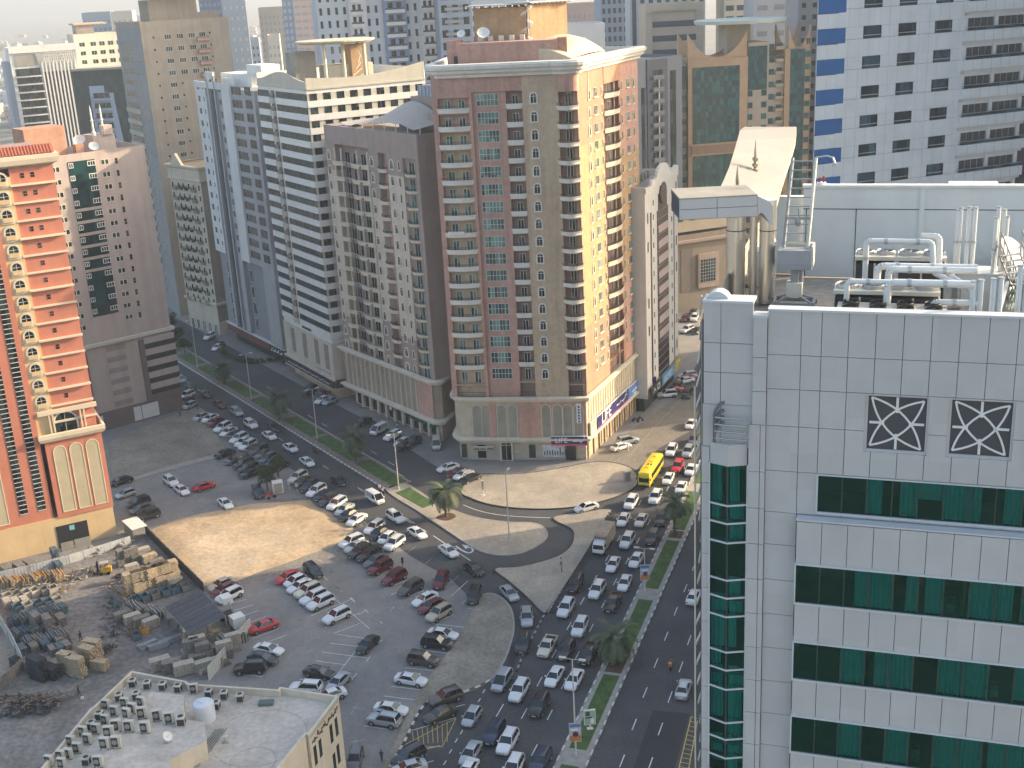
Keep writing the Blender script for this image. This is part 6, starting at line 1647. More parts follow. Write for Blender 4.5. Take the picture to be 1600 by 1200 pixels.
def lattice(w, h):
 mb = MB(); y = .12; t = .075
 A = [(.04*w,.97*h),(.97*w,.94*h),(.95*w,.03*h),(.03*w,.06*h)]
 def arc(p, q, bulge, n=10):
  P = []; mx_, my_ = (p[0]+q[0])/2, (p[1]+q[1])/2; dx, dy = q[0]-p[0], q[1]-p[1]; L = math.hypot(dx,dy)
  for i in range(n+1):
   s = i/n; b = bulge*4*s*(1-s); P.append((p[0]+dx*s-dy/L*b, y, p[1]+dy*s+dx/L*b))
  return P
 c4 = A
 for p, q in ((A[0],A[2]),(A[1],A[3])):
  for s in (1,-1):
   P = arc(p, q, .205*w*s)
   for a, b in zip(P[:-1], P[1:]): mb.bar(a, b, .06+.004*s, t)
 for a, b in (((w/2,y,h*.99),(w/2,y,h*.70)),((w/2,y,h*.01),(w/2,y,h*.30)),((.01*w,y,h/2),(.28*w,y,h/2)),((.72*w,y,h/2),(.99*w,y,h/2))): mb.bar(a, b, .06, t+.02)
 return mb.mesh('screen', [LATM])
def wiremesh(w, h):
 mb = MB(); n = 26
 for s in (1,-1):
  for i in range(-n, n+1):
   x0, x1 = w*i/n, w*(i+n)/n
   p, q = (x0, 0), (x1, h)
   if s < 0: p, q = (w-x0, 0), (w-x1, h)
   (ax_, az), (bx_, bz) = p, q
   t0, t1 = 0.0, 1.0
   dx = bx_-ax_
   for lim, sg_ in ((0,1),(w,-1)):
    if abs(dx) > 1e-9:
     tt = (lim-ax_)/dx
     if dx*sg_ > 0: t0 = max(t0, tt)
     else: t1 = min(t1, tt)
   if t1-t0 > .02: mb.bar((ax_+dx*t0,.30+.012*s,az+(bz-az)*t0),(ax_+dx*t1,.30+.012*s,az+(bz-az)*t1),.012,.022)
 return mb.mesh('wire_mesh', [M['metal']])
lh = latz1-latz0; LM = lattice(lw2*.96, lh*.97); WMh = wiremesh(lw2*.96, lh*.97)
for l in lat[:3]:
 rv = MB(); a, b, c_, d2 = l
 rv.box(a-.13, a-.002, .06, .5, c_-.1, d2+.02, 0, NT); rv.box(b+.002, b+.10, .06, .5, c_-.1, d2+.02, 0, NT); rv.box(a, b, .08, .5, c_-.1, c_+.03, 0, NT); rv.box(a, b, .09, .5, d2-.03, d2+.02, 0, NT)
 rv.box(a, b, .34, .38, c_, d2, 1, NT)
 o = bpart(root, 'opening', rv, [NP, MESH]); inv = Matrix.Translation(-Vector(root.location))
 link('screen', LM, o, NF.at(a+lw2*.02, .0, c_+.04)); link('wire_mesh', WMh, o, NF.at(a+lw2*.02, 0, c_+.04))
eg = MB()
for i in range(30):
 z = 50+i*1.0; x_ = xL-.02-.22*abs(math.sin(i*.33)); eg.bar((x_, .6, z),(xL+.08, .25, z+.9), .05, .10, 0, NT)
eg.box(xL-.28, xL-.22, .5, .6, 40, 76, 1, NT)
bpart(root, 'edge_rib', eg, [NE, M['cream']])
PW = mat('plant_white',(0.62,0.63,0.62),.7,.06,.5,streak=.08)
def rp(u, v, z): return g(u, v, z)
q0 = rp(1252,432,deck); q1 = rp(1640,445,deck); q1 = np.array([q0[0]+30*d_[0], q0[1]+30*d_[1]])
WF = Face(q0, q1); wtop = WF.zx(1335,293)
pw = MB(); pw.box(0, 30, 0, .35, deck, wtop, 0, WF.M); pw.box(-.05, 30, -.08, .4, wtop, wtop+.12, 0, WF.M)
for u, v0_ in ((1335,400),(1437,380),(1260,330)):
 x_ = WF.sx(u, v0_); pw.box(x_-.02, x_+.02, -.012, 0, deck, wtop-1.0, 1, WF.M)
pw.box(0, 30, -.012, 0, wtop-1.05, wtop-1.01, 1, WF.M)
pw.box(WF.sx(1437,320), WF.sx(1445,320), -.1, 0, deck, wtop, 0, WF.M)
xl_ = WF.sx(1190,400)
pw.box(xl_, 0, .5, .9, deck, WF.zx(1230,310), 0, WF.M)
pw.box(WF.sx(1189,430)-.4, WF.sx(1210,430)-.4, -2.2, -1.2, deck, WF.zx(1200,378), 0, WF.M)
bpart(root, 'plant_room', pw, [PW, JT])
kit.flush()
NM = Matrix(((NF.d[0],NF.y[0],0,0),(NF.d[1],NF.y[1],0,0),(0,0,1,0),(0,0,0,1)))
NAZ = math.atan2(NF.d[1], NF.d[0])
UB = mat('unit_beige',(0.55,0.52,0.45),.6,.08,1); COIL = mat('coil_dark',(0.035,0.036,0.042),.6,.1,4)
def chiller(label, x, y, z, w, d, h, fans, frows, group):
 t = thing('air_conditioner', label, 'air conditioner', (*NF.p(x, y), z), NAZ, group)
 b = MB(); b.box(0,w,0,d,h*.93,h); b.box(0,w,0,d,0,.12)
 for i in range(fans+1): b.box(w*i/fans-.04 if i else 0, w*i/fans+.04 if i < fans else w, -.01, .06, .12, h*.88)
 b.box(0,.06,.06,d,.12,h*.88); b.box(w-.06,w,.06,d,.12,h*.88)
 obj('casing', b, UB, t)
 c = MB(); c.box(.07,w-.07,.05,d-.05,.13,h*.87); obj('coil', c, COIL, t)
 for i in range(fans):
  for j in range(frows):
   f = MB(); cx = w*(i+.5)/fans; cy = d*(j+.5)/frows; r = min(w/fans, d/frows)*.43
   f.lathe([(r,0),(r,.14),(r*.95,.16),(r*.92,.14),(r*.92,.02)], (cx,cy), 22, 0, Matrix.Translation((0,0,h)))
   f.cyl((cx,cy,h+.03),(cx,cy,h+.05), r*.92, n=22, mi=1)
   for q in range(5): f.bar((cx,cy,h+.10),(cx+r*.9*math.cos(q*1.2566),cy+r*.9*math.sin(q*1.2566),h+.10),.03,.02,0)
   f.cyl((cx,cy,h+.05),(cx,cy,h+.12), r*.18, n=10, mi=0)
   obj('fan', f, [RAIL if frows > 1 else M['metal'], COIL], t, False)
 return t
def nloc(u, v, z):
 p = g(u, v, z)[:2]-NF.A; return float(p@NF.d), float(p@NF.y)
zf_ = 79.3
ax0, ay0 = nloc(1312,485,zf_+.15); ax1, ay1 = nloc(1475,487,zf_+.15)
chiller('nearest long fan unit with two rows of fans right behind the parapet', ax0-.15, max(.75,ay0-.75), deck, ax1-ax0+.3, 1.5, zf_-deck, 4, 2, 'rooftop cooling units')
bx0, by0 = nloc(1303,446,79.9); bx1, _ = nloc(1470,446,79.9)
chiller('middle cooling unit with round fans and dark coils under white pipes', bx0, by0, deck, (bx1-bx0), 1.3, 2.1, 4, 1, 'rooftop cooling units')
cx0, cy0 = nloc(1336,390,80.3); cx1, _ = nloc(1400,390,80.3); cx2, _ = nloc(1403,390,80.3); cx3, _ = nloc(1480,390,80.3)
chiller('rear left cooling unit against the white plant room wall', cx0, cy0, deck, cx1-cx0, 1.3, 2.4, 2, 1, 'rooftop cooling units')
chiller('rear right cooling unit between pipes and the white plant room wall', cx2, cy0, deck, cx3-cx2, 1.3, 2.4, 2, 1, 'rooftop cooling units')
PIPE = mat('white_pipe',(0.60,0.61,0.60),.45,.06,1)
def pipe(label, pts, r=.16, name='pipe_run', group='insulated pipes over the cooling units', m=None):
 t = thing(name, label, 'pipe', (*NF.p(pts[0][0], pts[0][1]), 0), 0, group); inv = Matrix.Translation(-Vector(t.location))
 P = []
 for i, p in enumerate(pts):
  p = Vector(p)
  if 0 < i < len(pts)-1:
   a = (Vector(pts[i-1])-p).normalized()*min(r*1.8,(Vector(pts[i-1])-p).length*.45); b = (Vector(pts[i+1])-p).normalized()*min(r*1.8,(Vector(pts[i+1])-p).length*.45)
   for q in range(5):
    s = q/4; P.append((p+a)*(1-s)**2+p*2*s*(1-s)+(p+b)*s*s)
  else: P.append(p)
 mb = MB()
 rings = [(P[i], P[i+1]) for i in range(len(P)-1)]
 for a, b in rings: mb.cyl(a, b, r, r, 14, 0, NT)
 obj('tube', mb, m or PIPE, t, True, M=inv)
 cb = MB()
 for i in range(len(pts)-1):
  a, b = Vector(pts[i]), Vector(pts[i+1]); L_ = (b-a).length
  if L_ > 1.5:
   for s in np.arange(.8, L_-.4, 1.3): c_ = a+(b-a)*(s/L_); dd_ = (b-a)/L_*.07; cb.cyl(c_-dd_, c_+dd_, r*1.1, r*1.1, 14, 0, NT)
 if cb.v: obj('clamp', cb, M['metal'], t, True, M=inv)
 return t
pa_, pb_ = nloc(1322,440,80.4)[0], nloc(1520,440,80.4)[0]
pipe('white pipe bending down at the left of the middle unit', [(nloc(1322,440,80.4)[0],by0-.25,78.0),(nloc(1322,440,80.4)[0],by0-.25,80.15),(nloc(1525,450,80.2)[0],by0-.25,80.15)], .11)
pipe('thicker white pipe dropping in front of the middle unit coils', [(nloc(1387,445,80.4)[0],by0-.5,78.0),(nloc(1387,445,80.4)[0],by0-.5,80.2),(nloc(1525,450,80.2)[0],by0-.5,80.2)], .15)
pipe('short white pipe with a low bend at the right of the middle unit', [(nloc(1457,460,79.6)[0],by0-.45,78.0),(nloc(1457,460,79.6)[0],by0-.45,79.45),(nloc(1530,465,79.6)[0],by0-.45,79.45)], .12)
pipe('long white pipe running level between the middle and rear units', [(nloc(1370,430,80.2)[0],by0+1.6,79.5),(nloc(1370,430,80.2)[0],by0+1.6,80.35),(nloc(1530,430,80.4)[0],by0+1.6,80.35)], .15)
pipe('parallel white pipe just above the round fans', [(nloc(1388,434,80.2)[0],by0+.9,79.9),(nloc(1388,434,80.2)[0],by0+.9,80.4),(nloc(1530,436,80.4)[0],by0+.9,80.4)], .14)
pipe('white pipe looping over the rear left unit', [(nloc(1352,400,80.3)[0],cy0-.3,77.9),(nloc(1352,400,80.3)[0],cy0-.3,80.75),(nloc(1458,390,80.8)[0],cy0-.3,80.75),(nloc(1458,390,80.8)[0]+.1,cy0-.6,79.5),(nloc(1500,425,79.5)[0],cy0-1.6,79.2)], .12)
pipe('second white pipe turning down beside the rear right unit', [(nloc(1440,385,80.9)[0],cy0+.2,80.9),(nloc(1470,385,80.9)[0],cy0+.2,80.9),(nloc(1472,390,80.9)[0],cy0-.1,79.6),(nloc(1520,440,79.5)[0],cy0-1.9,79.1)], .13)
for i, (u, vt, vb, lb) in enumerate(((1494,329,383,'first'),(1498,325,383,'second'),(1511,324,383,'third'),(1521,325,383,'fourth'),(1556,324,390,'fifth'),(1565,328,392,'sixth'),(1570,339,392,'seventh'),(1553,341,395,'eighth'))):
 z0_ = 80.3; p = g(u, vb, z0_); h_ = hz(u, vt, p)
 t = thing('vent_pipe', f'{lb} upright vent pipe from the left in front of the plant room wall', 'vent pipe', (p[0], p[1], deck), 0, 'upright vent pipes')
 v_ = MB(); v_.cyl((0,0,0),(0,0,h_-deck),.085,n=12); obj('tube', v_, PIPE, t, True)
 c_ = MB(); c_.cyl((0,0,h_-deck-.02),(0,0,h_-deck+.05),.095,n=12); c_.cyl((0,0,z0_-deck+.1),(0,0,z0_-deck+.2),.11,n=12); obj('collar', c_, M['metal'], t)
def rbox(name, label, cat, us, zlo, zhi, depth, m=None, cap=True):
 (u0, u1, v) = us; x0, y0 = nloc(u0, v, zlo); x1, _ = nloc(u1, v, zlo)
 t = thing(name, label, cat, (*NF.p(x0, y0), zlo), NAZ)
 b = MB(); b.box(0, x1-x0, 0, depth, 0, zhi-zlo); obj('wall', b, m or PW, t)
 c_ = MB(); c_.box(-.04, x1-x0+.04, -.04, depth+.04, zhi-zlo, zhi-zlo+.07); obj('coping', c_, PIPE, t)
 return t
rbox('parapet_box', 'upper white concrete box carrying the upright vent pipes', 'rooftop box', (1478,1552,392), deck, 80.9, 1.6)
rbox('parapet_box', 'middle white concrete box with a dark opening right of the units', 'rooftop box', (1479,1560,436), deck, 80.15, 1.3)
rbox('parapet_box', 'lower white concrete trough beside the front fan unit', 'rooftop box', (1500,1600,492), deck, 79.35, 1.4)
for i, (u, vt, vb) in enumerate(((1518,440,492),(1529,438,492),(1549,436,492),(1560,434,492),(1589,415,492),(1600,420,492))):
 p = g(u, vb, 79.0); h_ = hz(u, vt, p)
 t = thing('vent_pipe', f'{ordn(i)} thick pale post from the left in the near right corner of the roof', 'vent pipe', (p[0], p[1], deck), 0, 'thick posts by the trough')
 v_ = MB(); v_.cyl((0,0,0),(0,0,h_-deck),.11,n=12); obj('tube', v_, mat('blue_white_pipe',(0.50,0.56,0.60),.4,.05,1) if i == 0 else bpy.data.materials['blue_white_pipe'], t, True)
 c_ = MB(); c_.cyl((0,0,h_-deck-.02),(0,0,h_-deck+.04),.125,n=12); obj('collar', c_, M['metal'], t)
stair = thing('roof_stair', 'steel roof stair with rails at the right edge of the roof', 'stair', (*g(1570,430,79)[:2], deck), 0)
sm = MB()
A1 = g(1562,400,80.8); B1 = g(1590,470,78.4); A2 = A1+np.array([.9,.2,0]); B2 = B1+np.array([.9,.2,0])
off = -np.array([stair.location[0], stair.location[1], stair.location[2]])
for a, b in ((A1,B1),(A2,B2)):
 a = a+off; b = b+off
 for dz_ in (0, .5, .95): sm.bar(tuple(a+[0,0,dz_]), tuple(b+[0,0,dz_]), .05, .05)
 for i in range(7): c_ = a+(b-a)*i/6; sm.bar(tuple(c_), tuple(c_+[0,0,.95]), .04, .04)
for i in range(9):
 c_ = A1+off+(B1-A1)*i/8; sm.bar(tuple(c_), tuple(c_+[.9,.2,0]), .22, .03)
obj('railing', sm, M['metal'], stair)
sg_ = thing('slanted_glass', 'dark slanted glass roof panel at the right edge of the roof', 'glass roof', (*g(1600,420,79)[:2], deck), 0)
sp_ = MB(); off = -np.array(sg_.location)
a = g(1560,492,79.0)+off; b = at(1600,352,58)+off; e_ = np.array([*(NF.d*4), 0])
sp_.add([tuple(a), tuple(a+e_), tuple(b+e_), tuple(b), tuple(a+[0,.3,-.3]), tuple(a+e_+[0,.3,-.3]), tuple(b+e_+[0,.3,-.3]), tuple(b+[0,.3,-.3])], [(0,1,2,3),(7,6,5,4),(0,3,7,4),(0,4,5,1)])
obj('pane', sp_, G2, sg_)
spb = MB(); spb.bar(tuple(a), tuple(b), .12, .16); obj('frame', spb, NE, sg_)
bmu = thing('cleaning_crane', 'grey window cleaning crane with a ladder-like boom on the roof', 'crane', (*g(1241,468,77.9)[:2], deck), NAZ)
bp = np.array(bmu.location)
CG1 = mat('crane_grey',(0.24,0.26,0.28),.5,.08,1); CG2 = mat('crane_pale',(0.52,0.50,0.44),.5,.08,1)
Df = float(bp[1])
def bz(v, u=1241): return hz(u, v, bp[:2])-deck
bs2 = MB()
for s in (-1,1): bs2.bar((-.85,s*.5,.18),(.85,s*.5,.18),.14,.16); bs2.bar((-.8,s*.5,.25),(-.1,s*.1,.55),.08,.08); bs2.bar((.8,s*.5,.25),(.1,s*.1,.55),.08,.08); bs2.bar((s*.85,-.5,.2),(s*.85,.5,.2),.12,.14)
for s in (-1,1):
 for q in (-1,1): bs2.cyl((s*.85,q*.58,.12),(s*.85,q*.48,.12),.13,n=12)
obj('bogie', bs2, CG1, bmu)
cb = MB(); cb.box(-.34,.34,-.32,.32,.5,bz(440)); obj('counterbox', cb, CG2, bmu)
cm = MB(); cm.box(-.17,.17,-.16,.16,bz(440),bz(417)); cm.cyl((.28,0,bz(440)),(.28,0,bz(420)),.09,n=10); obj('column', cm, CG1, bmu)
zb0, zb1_ = bz(417), bz(388)
jb = MB(); jb.box(-.72,.72,-.5,.5,zb0,zb1_,0); jb.box(-.74,.74,-.51,.51,zb0-.02,zb0+.22,1); jb.box(.72,.80,-.4,.6,zb0+.1,zb1_+.15,2); jb.box(-.6,.78,.45,.75,zb1_-.02,zb1_+.14,2)
obj('winch_box', jb, [mat('winch_grey',(0.27,0.29,0.32),.45,.06,1), CG1, CG2], bmu)
mt = MB(); top = at(1257,246,Df+.7)-bp; inv2 = np.array(NM.inverted().to_3x3());
def lc(p): return Vector(tuple(inv2 @ np.array(p)))
m0 = Vector((0,.1,zb1_+.02)); m1 = lc(top)
for s in (-1,1):
 mt.bar(m0+Vector((s*.52,0,0)), m1+Vector((s*.50,0,0)), .11, .13, 0 if s < 0 else 1)
for i in range(10):
 c_ = m0+(m1-m0)*((i+.6)/10); mt.bar(c_+Vector((-.5,0,0)), c_+Vector((.5,0,0)), .05, .05, 0)
c_ = m0+(m1-m0)*.33; mt.bar(c_+Vector((-.5,-.05,0)), c_+Vector((.5,-.05,0)), .10, .10, 0); mt.lathe([(0,-.25),(.13,-.15),(.16,0),(.1,.12),(.02,.2)], (c_.x,c_.y-.05), 12, 0, Matrix.Translation((0,0,c_.z-.15))); mt.bar(c_+Vector((0,-.05,-.1)), c_+Vector((0,-.05,.42)), .05,.05,0)
obj('boom', mt, [CG1, CG2], bmu)
hk = MB(); e = m1+Vector((.5,0,0)); hk.tube([e, e+Vector((.45,0,.06)), e+Vector((.7,0,-.02)), e+Vector((.8,0,-.25))], .04, 8); hk.box(e.x+.68,e.x+.88,e.y-.06,e.y+.06,e.z-.42,e.z-.24); obj('lamp_arm', hk, M['metal'], bmu)
wl_ = thing('warning_lamp', 'small red warning lamp on the plant room wall top', 'lamp', (*WF.p(WF.sx(1283,292), .2), wtop+.12), 0)
wb = MB(); wb.cyl((0,0,0),(0,0,.10),.22,n=12,mi=1); wb.cyl((-.1,0,.1),(-.1,0,.34),.05,n=8); wb.cyl((.1,0,.1),(.1,0,.38),.05,n=8); obj('lens', wb, [TAIL, M['white']], wl_)
rod = thing('lightning_rod', 'thin steel rod with a ball end against the white plant room wall', 'rod', (*g(1321,432,deck)[:2], deck), 0)
rb_ = MB(); hh_ = hz(1320,387,rod.location)-deck; rb_.cyl((0,0,0),(0,0,hh_),.035,n=8); rb_.cyl((0,0,hh_),(0,0,hh_+.12),.08,n=10); obj('pole', rb_, M['metal'], rod)
dish('satellite_dish', 'white satellite dish at the right end of the machinery roof', (*g(1578,392,80.4)[:2], 79.3), .75, -.9)
cn = thing('roof_canopy', 'white wave-shaped roof canopy with two spires on chrome columns', 'canopy', (*NF.p(2.0, 9.5), deck), 0)
inv = Matrix.Translation(-Vector(cn.location)); CW = mat('canopy_white',(0.26,0.248,0.235),.75,.05,.5,blocks=(30,30,.45,.05)); CE = mat('canopy_edge',(0.42,0.36,0.26),.6,.04,.5)
Yf = 50.5
fa = at(1062,312,Yf); fb_ = at(1184,309,Yf); fc = at(1208,318,Yf)
FFc = Face(fa, fb_); zf0, zf1 = FFc.zx(1120,341), FFc.zx(1120,309)
fm = MB(); LL = FFc.L; xw = FFc.sx(1208,330)
zmid = (zf0+zf1)/2
for a, b in ((0, LL*.48),(LL*.48, LL)):
 for c_, d2 in ((zf0, zmid-.0),(zmid, zf1)): fm.box(a+.012, b-.012, 0, .25, c_+.012, d2-.012, 0, FFc.M)
fm.box(.02, LL-.02, .03, 2.6, zf0+.03, zf1-.03, 1, FFc.M)
fm.box(0, LL, 0, 2.6, zf1-.01, zf1+.05, 2, FFc.M); fm.box(-.0, LL, .1, 2.6, zf0-.03, zf0+.02, 2, FFc.M)  # top coloured darker than the front, against the strong light on it
n = 10; vs = []
for i in range(n+1):
 t = i/n; x_ = LL+(xw-LL)*t; zt_ = zf1-.02-(.85)*(t**1.5)*.55-.02*math.sin(t*6); zb_ = zf0-.45*t+.42*math.sin(math.pi*min(1,t*1.1))**1.0*(1-t)
 vs += [(x_,0,zb_),(x_,0,zt_),(x_,2.6,zb_),(x_,2.6,zt_)]
fs = []
for i in range(n): a = 4*i; b = a+4; fs += [(a,b,b+1,a+1),(a+1,b+1,b+3,a+3),(a,a+2,b+2,b),(a+2,a+3,b+3,b+2)]
fs += [(0,1,3,2),(4*n,4*n+2,4*n+3,4*n+1)]
fm.add(vs, fs, 0, FFc.M)
obj('fascia', fm, [mat('fascia_grey',(0.42,0.435,0.45),.5,.04,.5), JT, M['louvre']], cn, M=inv)
prof_ = [(53.0,1118,306,1208,340),(54.3,1124,296,1212,322),(55.8,1131,281,1217,303),(57.6,1139,262,1222,283),(59.5,1146,240,1229,262),(61.5,1152,219,1237,238),(63.0,1156,204,1243,216),(64.3,1163,198,1244.5,198)]
sh = MB(); vs = []; th = .35
for (Y, ul, vl, ur, vr) in prof_:
 a = at(ul, vl, Y); b = at(ur, vr, Y+.8); vs += [tuple(a), tuple(b), tuple(a-[0,0,th]), tuple(b-[0,0,th])]
fs = []; mi_ = []
n = len(prof_)
sub = MB()
for i in range(n-1):
 a = 4*i; b = a+4
 sub.add([vs[a],vs[a+1],vs[b+1],vs[b]],[(0,1,2,3)],0)
 sub.add([vs[a+2],vs[a+3],vs[b+3],vs[b+2]],[(3,2,1,0)],0)
 sub.add([vs[a+1],vs[a+3],vs[b+3],vs[b+1]],[(0,1,2,3)],1); sub.add([vs[a],vs[a+2],vs[b+2],vs[b]],[(3,2,1,0)],0)
sub.add([vs[-4],vs[-3],vs[-1],vs[-2]],[(0,1,2,3)],1); sub.add([vs[0],vs[1],vs[3],vs[2]],[(0,1,2,3)],0)
obj('roof_sheet', sub, [CW, CE], cn, False, M=inv)
CHR = mat('chrome',(0.72,0.70,0.66),.28,.0,1,metal=1.0)
for (u, v, r) in ((1149,470,.42),(1176,470,.18),(1198,472,.38)):
 p = g(u, v, deck); c_ = MB(); c_.cyl((p[0],p[1],deck),(p[0],p[1],82.2 if u < 1180 else 82.3), r, n=28); obj('column', c_, CHR, cn, True, M=inv)
 if r > .3: c2 = MB(); zz_ = hz(u, 359, p); c2.cyl((p[0],p[1],zz_-.02),(p[0],p[1],zz_+.02), r+.015, n=28); obj('collar', c2, M['dark'], cn, M=inv)
GOLD = mat('spire_bronze',(0.42,0.36,0.28),.3,0,1,metal=.8)
for (u, vb, vt, Y, kk) in ((1180,272,216,58.5,3),(1152,306,254,54.2,1)):
 b = at(u, vb, Y); t_ = at(u, vt, Y); s_ = MB(); L_ = t_[2]-b[2]
 pr = [(.05,0),(.06,.15)]
 for q in range(kk): pr += [(.16,.2+.28*q),(.16,.27+.28*q),(.06,.34+.28*q)]
 pr += [(.09,L_*.45),(.075,L_*.6),(.01,L_)]
 s_.lathe(pr, (b[0],b[1]), 14, 0, Matrix.Translation((0,0,b[2]-.05))); obj('spire', s_, GOLD, cn, True, M=inv)
# ================================================================ towers further off, and the low city in the haze
def flat_win(w, h, m):
 mb = MB(); mb.box(-w/2, w/2, -.08, -.005, 0, h); return mb.mesh('window', [m])
BG = {k: mat('far_'+k, c, .8, .06, .2) for k, c in dict(bluegrey=(.25,.31,.39), beige=(.42,.37,.30), salmon=(.48,.34,.30), white=(.56,.57,.58), peach=(.45,.33,.28), grey=(.27,.29,.32), cream=(.52,.48,.40), dark=(.05,.065,.09), blue=(.10,.17,.30), pale=(.42,.46,.51)).items()}
def bgt(label, u0, u1, vt, D, wall, nx, fh=3.3, ww=.5, wh=.45, ang=0, style='win', z=None, depth=18, wm=None, rows=30, name='apartment_tower', ubase=0):
 a = at(u0, vt, D)[:2]; r = ray(u1, vt); dd = np.array([math.cos(rad(ang)), math.sin(rad(ang))])
 t = (a[0]*r[1]-a[1]*r[0])/(dd[1]*r[0]-dd[0]*r[1]); F = Face(a, a+dd*t); zt = z or F.zx(u0, vt)
 root, kit = building(name, label, F.p(F.L/2, 5))
 shell(root, [F.p(0), F.p(F.L), F.p(F.L,depth), F.p(0,depth)], zt, BG[wall])
 m = wm or G2; cw = F.L/nx
 if style == 'vert':
  f = MB(); f.box(-cw*ww/2, cw*ww/2, -.15, 0, 0, zt-3); f = f.mesh('glazing_strip', [m])
  for i in range(nx): kit.put('glazing_strip', f, F.at(cw*(i+.5), 0, 0))
 else:
  if style == 'band': me = flat_win(F.L*.94, fh*wh, m); xs = [F.L/2]
  else: me = flat_win(cw*ww, fh*wh, m); xs = [cw*(i+.5) for i in range(nx)]
  for k in range(rows):
   z_ = zt-3.0-fh*(k+1)
   if z_ < 1: break
   for x_ in xs: kit.put('window', me, F.at(x_, 0, z_))
 return root, kit, F, zt
def done(r): r[1].flush(); return r
R_ = bgt('large white tower with pale blue bays and balcony columns above the striped offices', 493, 690, 0, 372, 'pale', 16, 3.7, .34, .55, 12, z=118, depth=22, wm=G3)
root, kit, F, zt = R_
bays = MB()
for u0, u1, m_ in ((548,575,1),(601,637,0),(660,680,1)): bays.box(F.sx(u0,50), F.sx(u1,50), -.9, 0, 0, zt-2, m_, F.M)
bpart(root, 'bay', bays, [mat('bay_blue',(.17,.25,.40),.7,.05,.3), BG['white']])
bw4 = F.sx(634,50)-F.sx(604,50)
bb = MB(); bb.box(-bw4/2,bw4/2,-1.9,-.9,0,1.0,0); bb.box(-bw4/2,bw4/2,-1.95,-.9,1.0,1.5,1); bb.box(-bw4*.35,-bw4*.1,-.95,-.9,1.5,3.0,2); bb.box(bw4*.1,bw4*.35,-.95,-.9,1.5,3.0,2); bb = bb.mesh('balcony',[BG['white'], BG['dark'], G2])
for k in range(32):
 for u in (560,619,670): kit.put('balcony', bb, F.at(F.sx(u,50), 0, zt-5-k*3.5) @ Matrix.Scale(.62 if u != 619 else 1, 4, (1,0,0)))
kit.flush()
R_ = bgt('grey balcony tower with stacked railings between the white-blue tower and penthouse', 684, 736, 0, 366, 'bluegrey', 3, 3.5, .5, .6, 8, z=112, wm=G2)
kit = R_[1]; F = R_[2]; tb5 = tray_mesh(F.L*.55, 1.0, .9, .1, [BG['grey'], RAIL, CLUT], taper=.1)
for k in range(28): kit.put('balcony', tb5, F.at(F.L*.45, 0, 106-k*3.5))
kit.flush()
done(bgt('white tower with dark paired windows behind the yellow penthouse', 733, 850, 0, 450, 'white', 9, 3.6, .4, .5, 6, z=104, wm=BG['dark']))
done(bgt('pale blue apartment block right of the yellow penthouse in the haze', 848, 886, 0, 620, 'pale', 6, 3.4, .4, .45, 6, z=106, wm=BG['blue']))
done(bgt('peach apartment block with small paired windows in the haze', 885, 941, 6, 560, 'peach', 7, 3.4, .3, .45, 3, wm=BG['grey']))
done(bgt('grey tower covered by a regular grid of square windows', 939, 989, 0, 500, 'bluegrey', 6, 3.6, .55, .55, 4, z=110, wm=BG['dark']))
done(bgt('low white block with one window strip behind the vaulted roof', 868, 945, 40, 330, 'white', 4, 4.5, .5, .3, 4, rows=3))
done(bgt('tall building with dark and pale vertical stripes behind the framed facade', 984, 1102, 0, 470, 'pale', 9, ww=.5, ang=0, style='vert', z=112, wm=BG['dark']))
R_ = bgt('beige framed office facade with dark horizontal window stripes', 1010, 1096, 7, 420, 'beige', 1, 4.6, .9, .42, 2, 'band', wm=BG['dark'], rows=16)
F = R_[2]; fr = MB(); zt = R_[3]
for a, b in ((-.5,1.8),(F.L-1.8,F.L+.5)): fr.box(a, b, -.8, 0, 0, zt, 0, F.M)
fr.box(1.8, F.L-1.8, -.8, 0, zt-2.4, zt, 0, F.M); bpart(R_[0], 'facade_frame', fr, BG['beige']); done(R_)
R_ = bgt('cream balcony tower above the pale green roof disc', 1132, 1166, 0, 470, 'cream', 2, 3.9, .72, .5, 0, z=108, wm=BG['dark']); done(R_)
done(bgt('dark grey glass slice beside the cream balcony tower', 1166, 1180, 0, 480, 'grey', 2, 3.9, .5, .5, 0, z=108))
done(bgt('pale grey block with wide balconies right above the horned stone tower', 1178, 1285, 0, 440, 'pale', 4, 4.4, .6, .4, 0, z=112, wm=BG['grey']))
done(bgt('narrow dark grey tower wedged against the blue-square tower', 1248, 1282, 0, 400, 'grey', 2, 3.6, .4, .4, 0, z=115))
done(bgt('hazy blue tower rising behind the tan helipad tower', 310, 345, 0, 760, 'blue', 5, 4, .6, .5, 10, z=130, wm=BG['bluegrey']))
done(bgt('hazy grey tower with dotted lights beside the blue tower', 345, 383, 0, 740, 'bluegrey', 4, 6, .25, .3, 10, z=130, wm=BG['cream']))
done(bgt('hazy beige tower with rows of dark windows near the crane', 403, 450, 12, 800, 'beige', 7, 4.0, .45, .45, 8, wm=BG['grey']))
done(bgt('small cream tower standing before the hazy beige tower', 417, 436, 55, 640, 'cream', 3, 4.0, .4, .4, 8, wm=BG['grey']))
done(bgt('hazy blue glass tower between the beige and the pink tower', 440, 462, 0, 760, 'blue', 3, 4.0, .6, .6, 8, z=128, wm=BG['bluegrey']))
done(bgt('hazy pink tower with close window bands left of the blue-white tower', 457, 492, 0, 700, 'salmon', 3, 3.8, .75, .4, 8, z=125, wm=BG['grey']))
done(bgt('hazy blue slab beside a cream hotel on the horizon', 127, 172, 20, 900, 'bluegrey', 6, 5, .4, .4, 8, wm=BG['blue']))
done(bgt('cream hotel with a glazed centre beside the hazy blue slab', 172, 206, 18, 880, 'cream', 4, 6, .4, .5, 8, wm=BG['grey']))
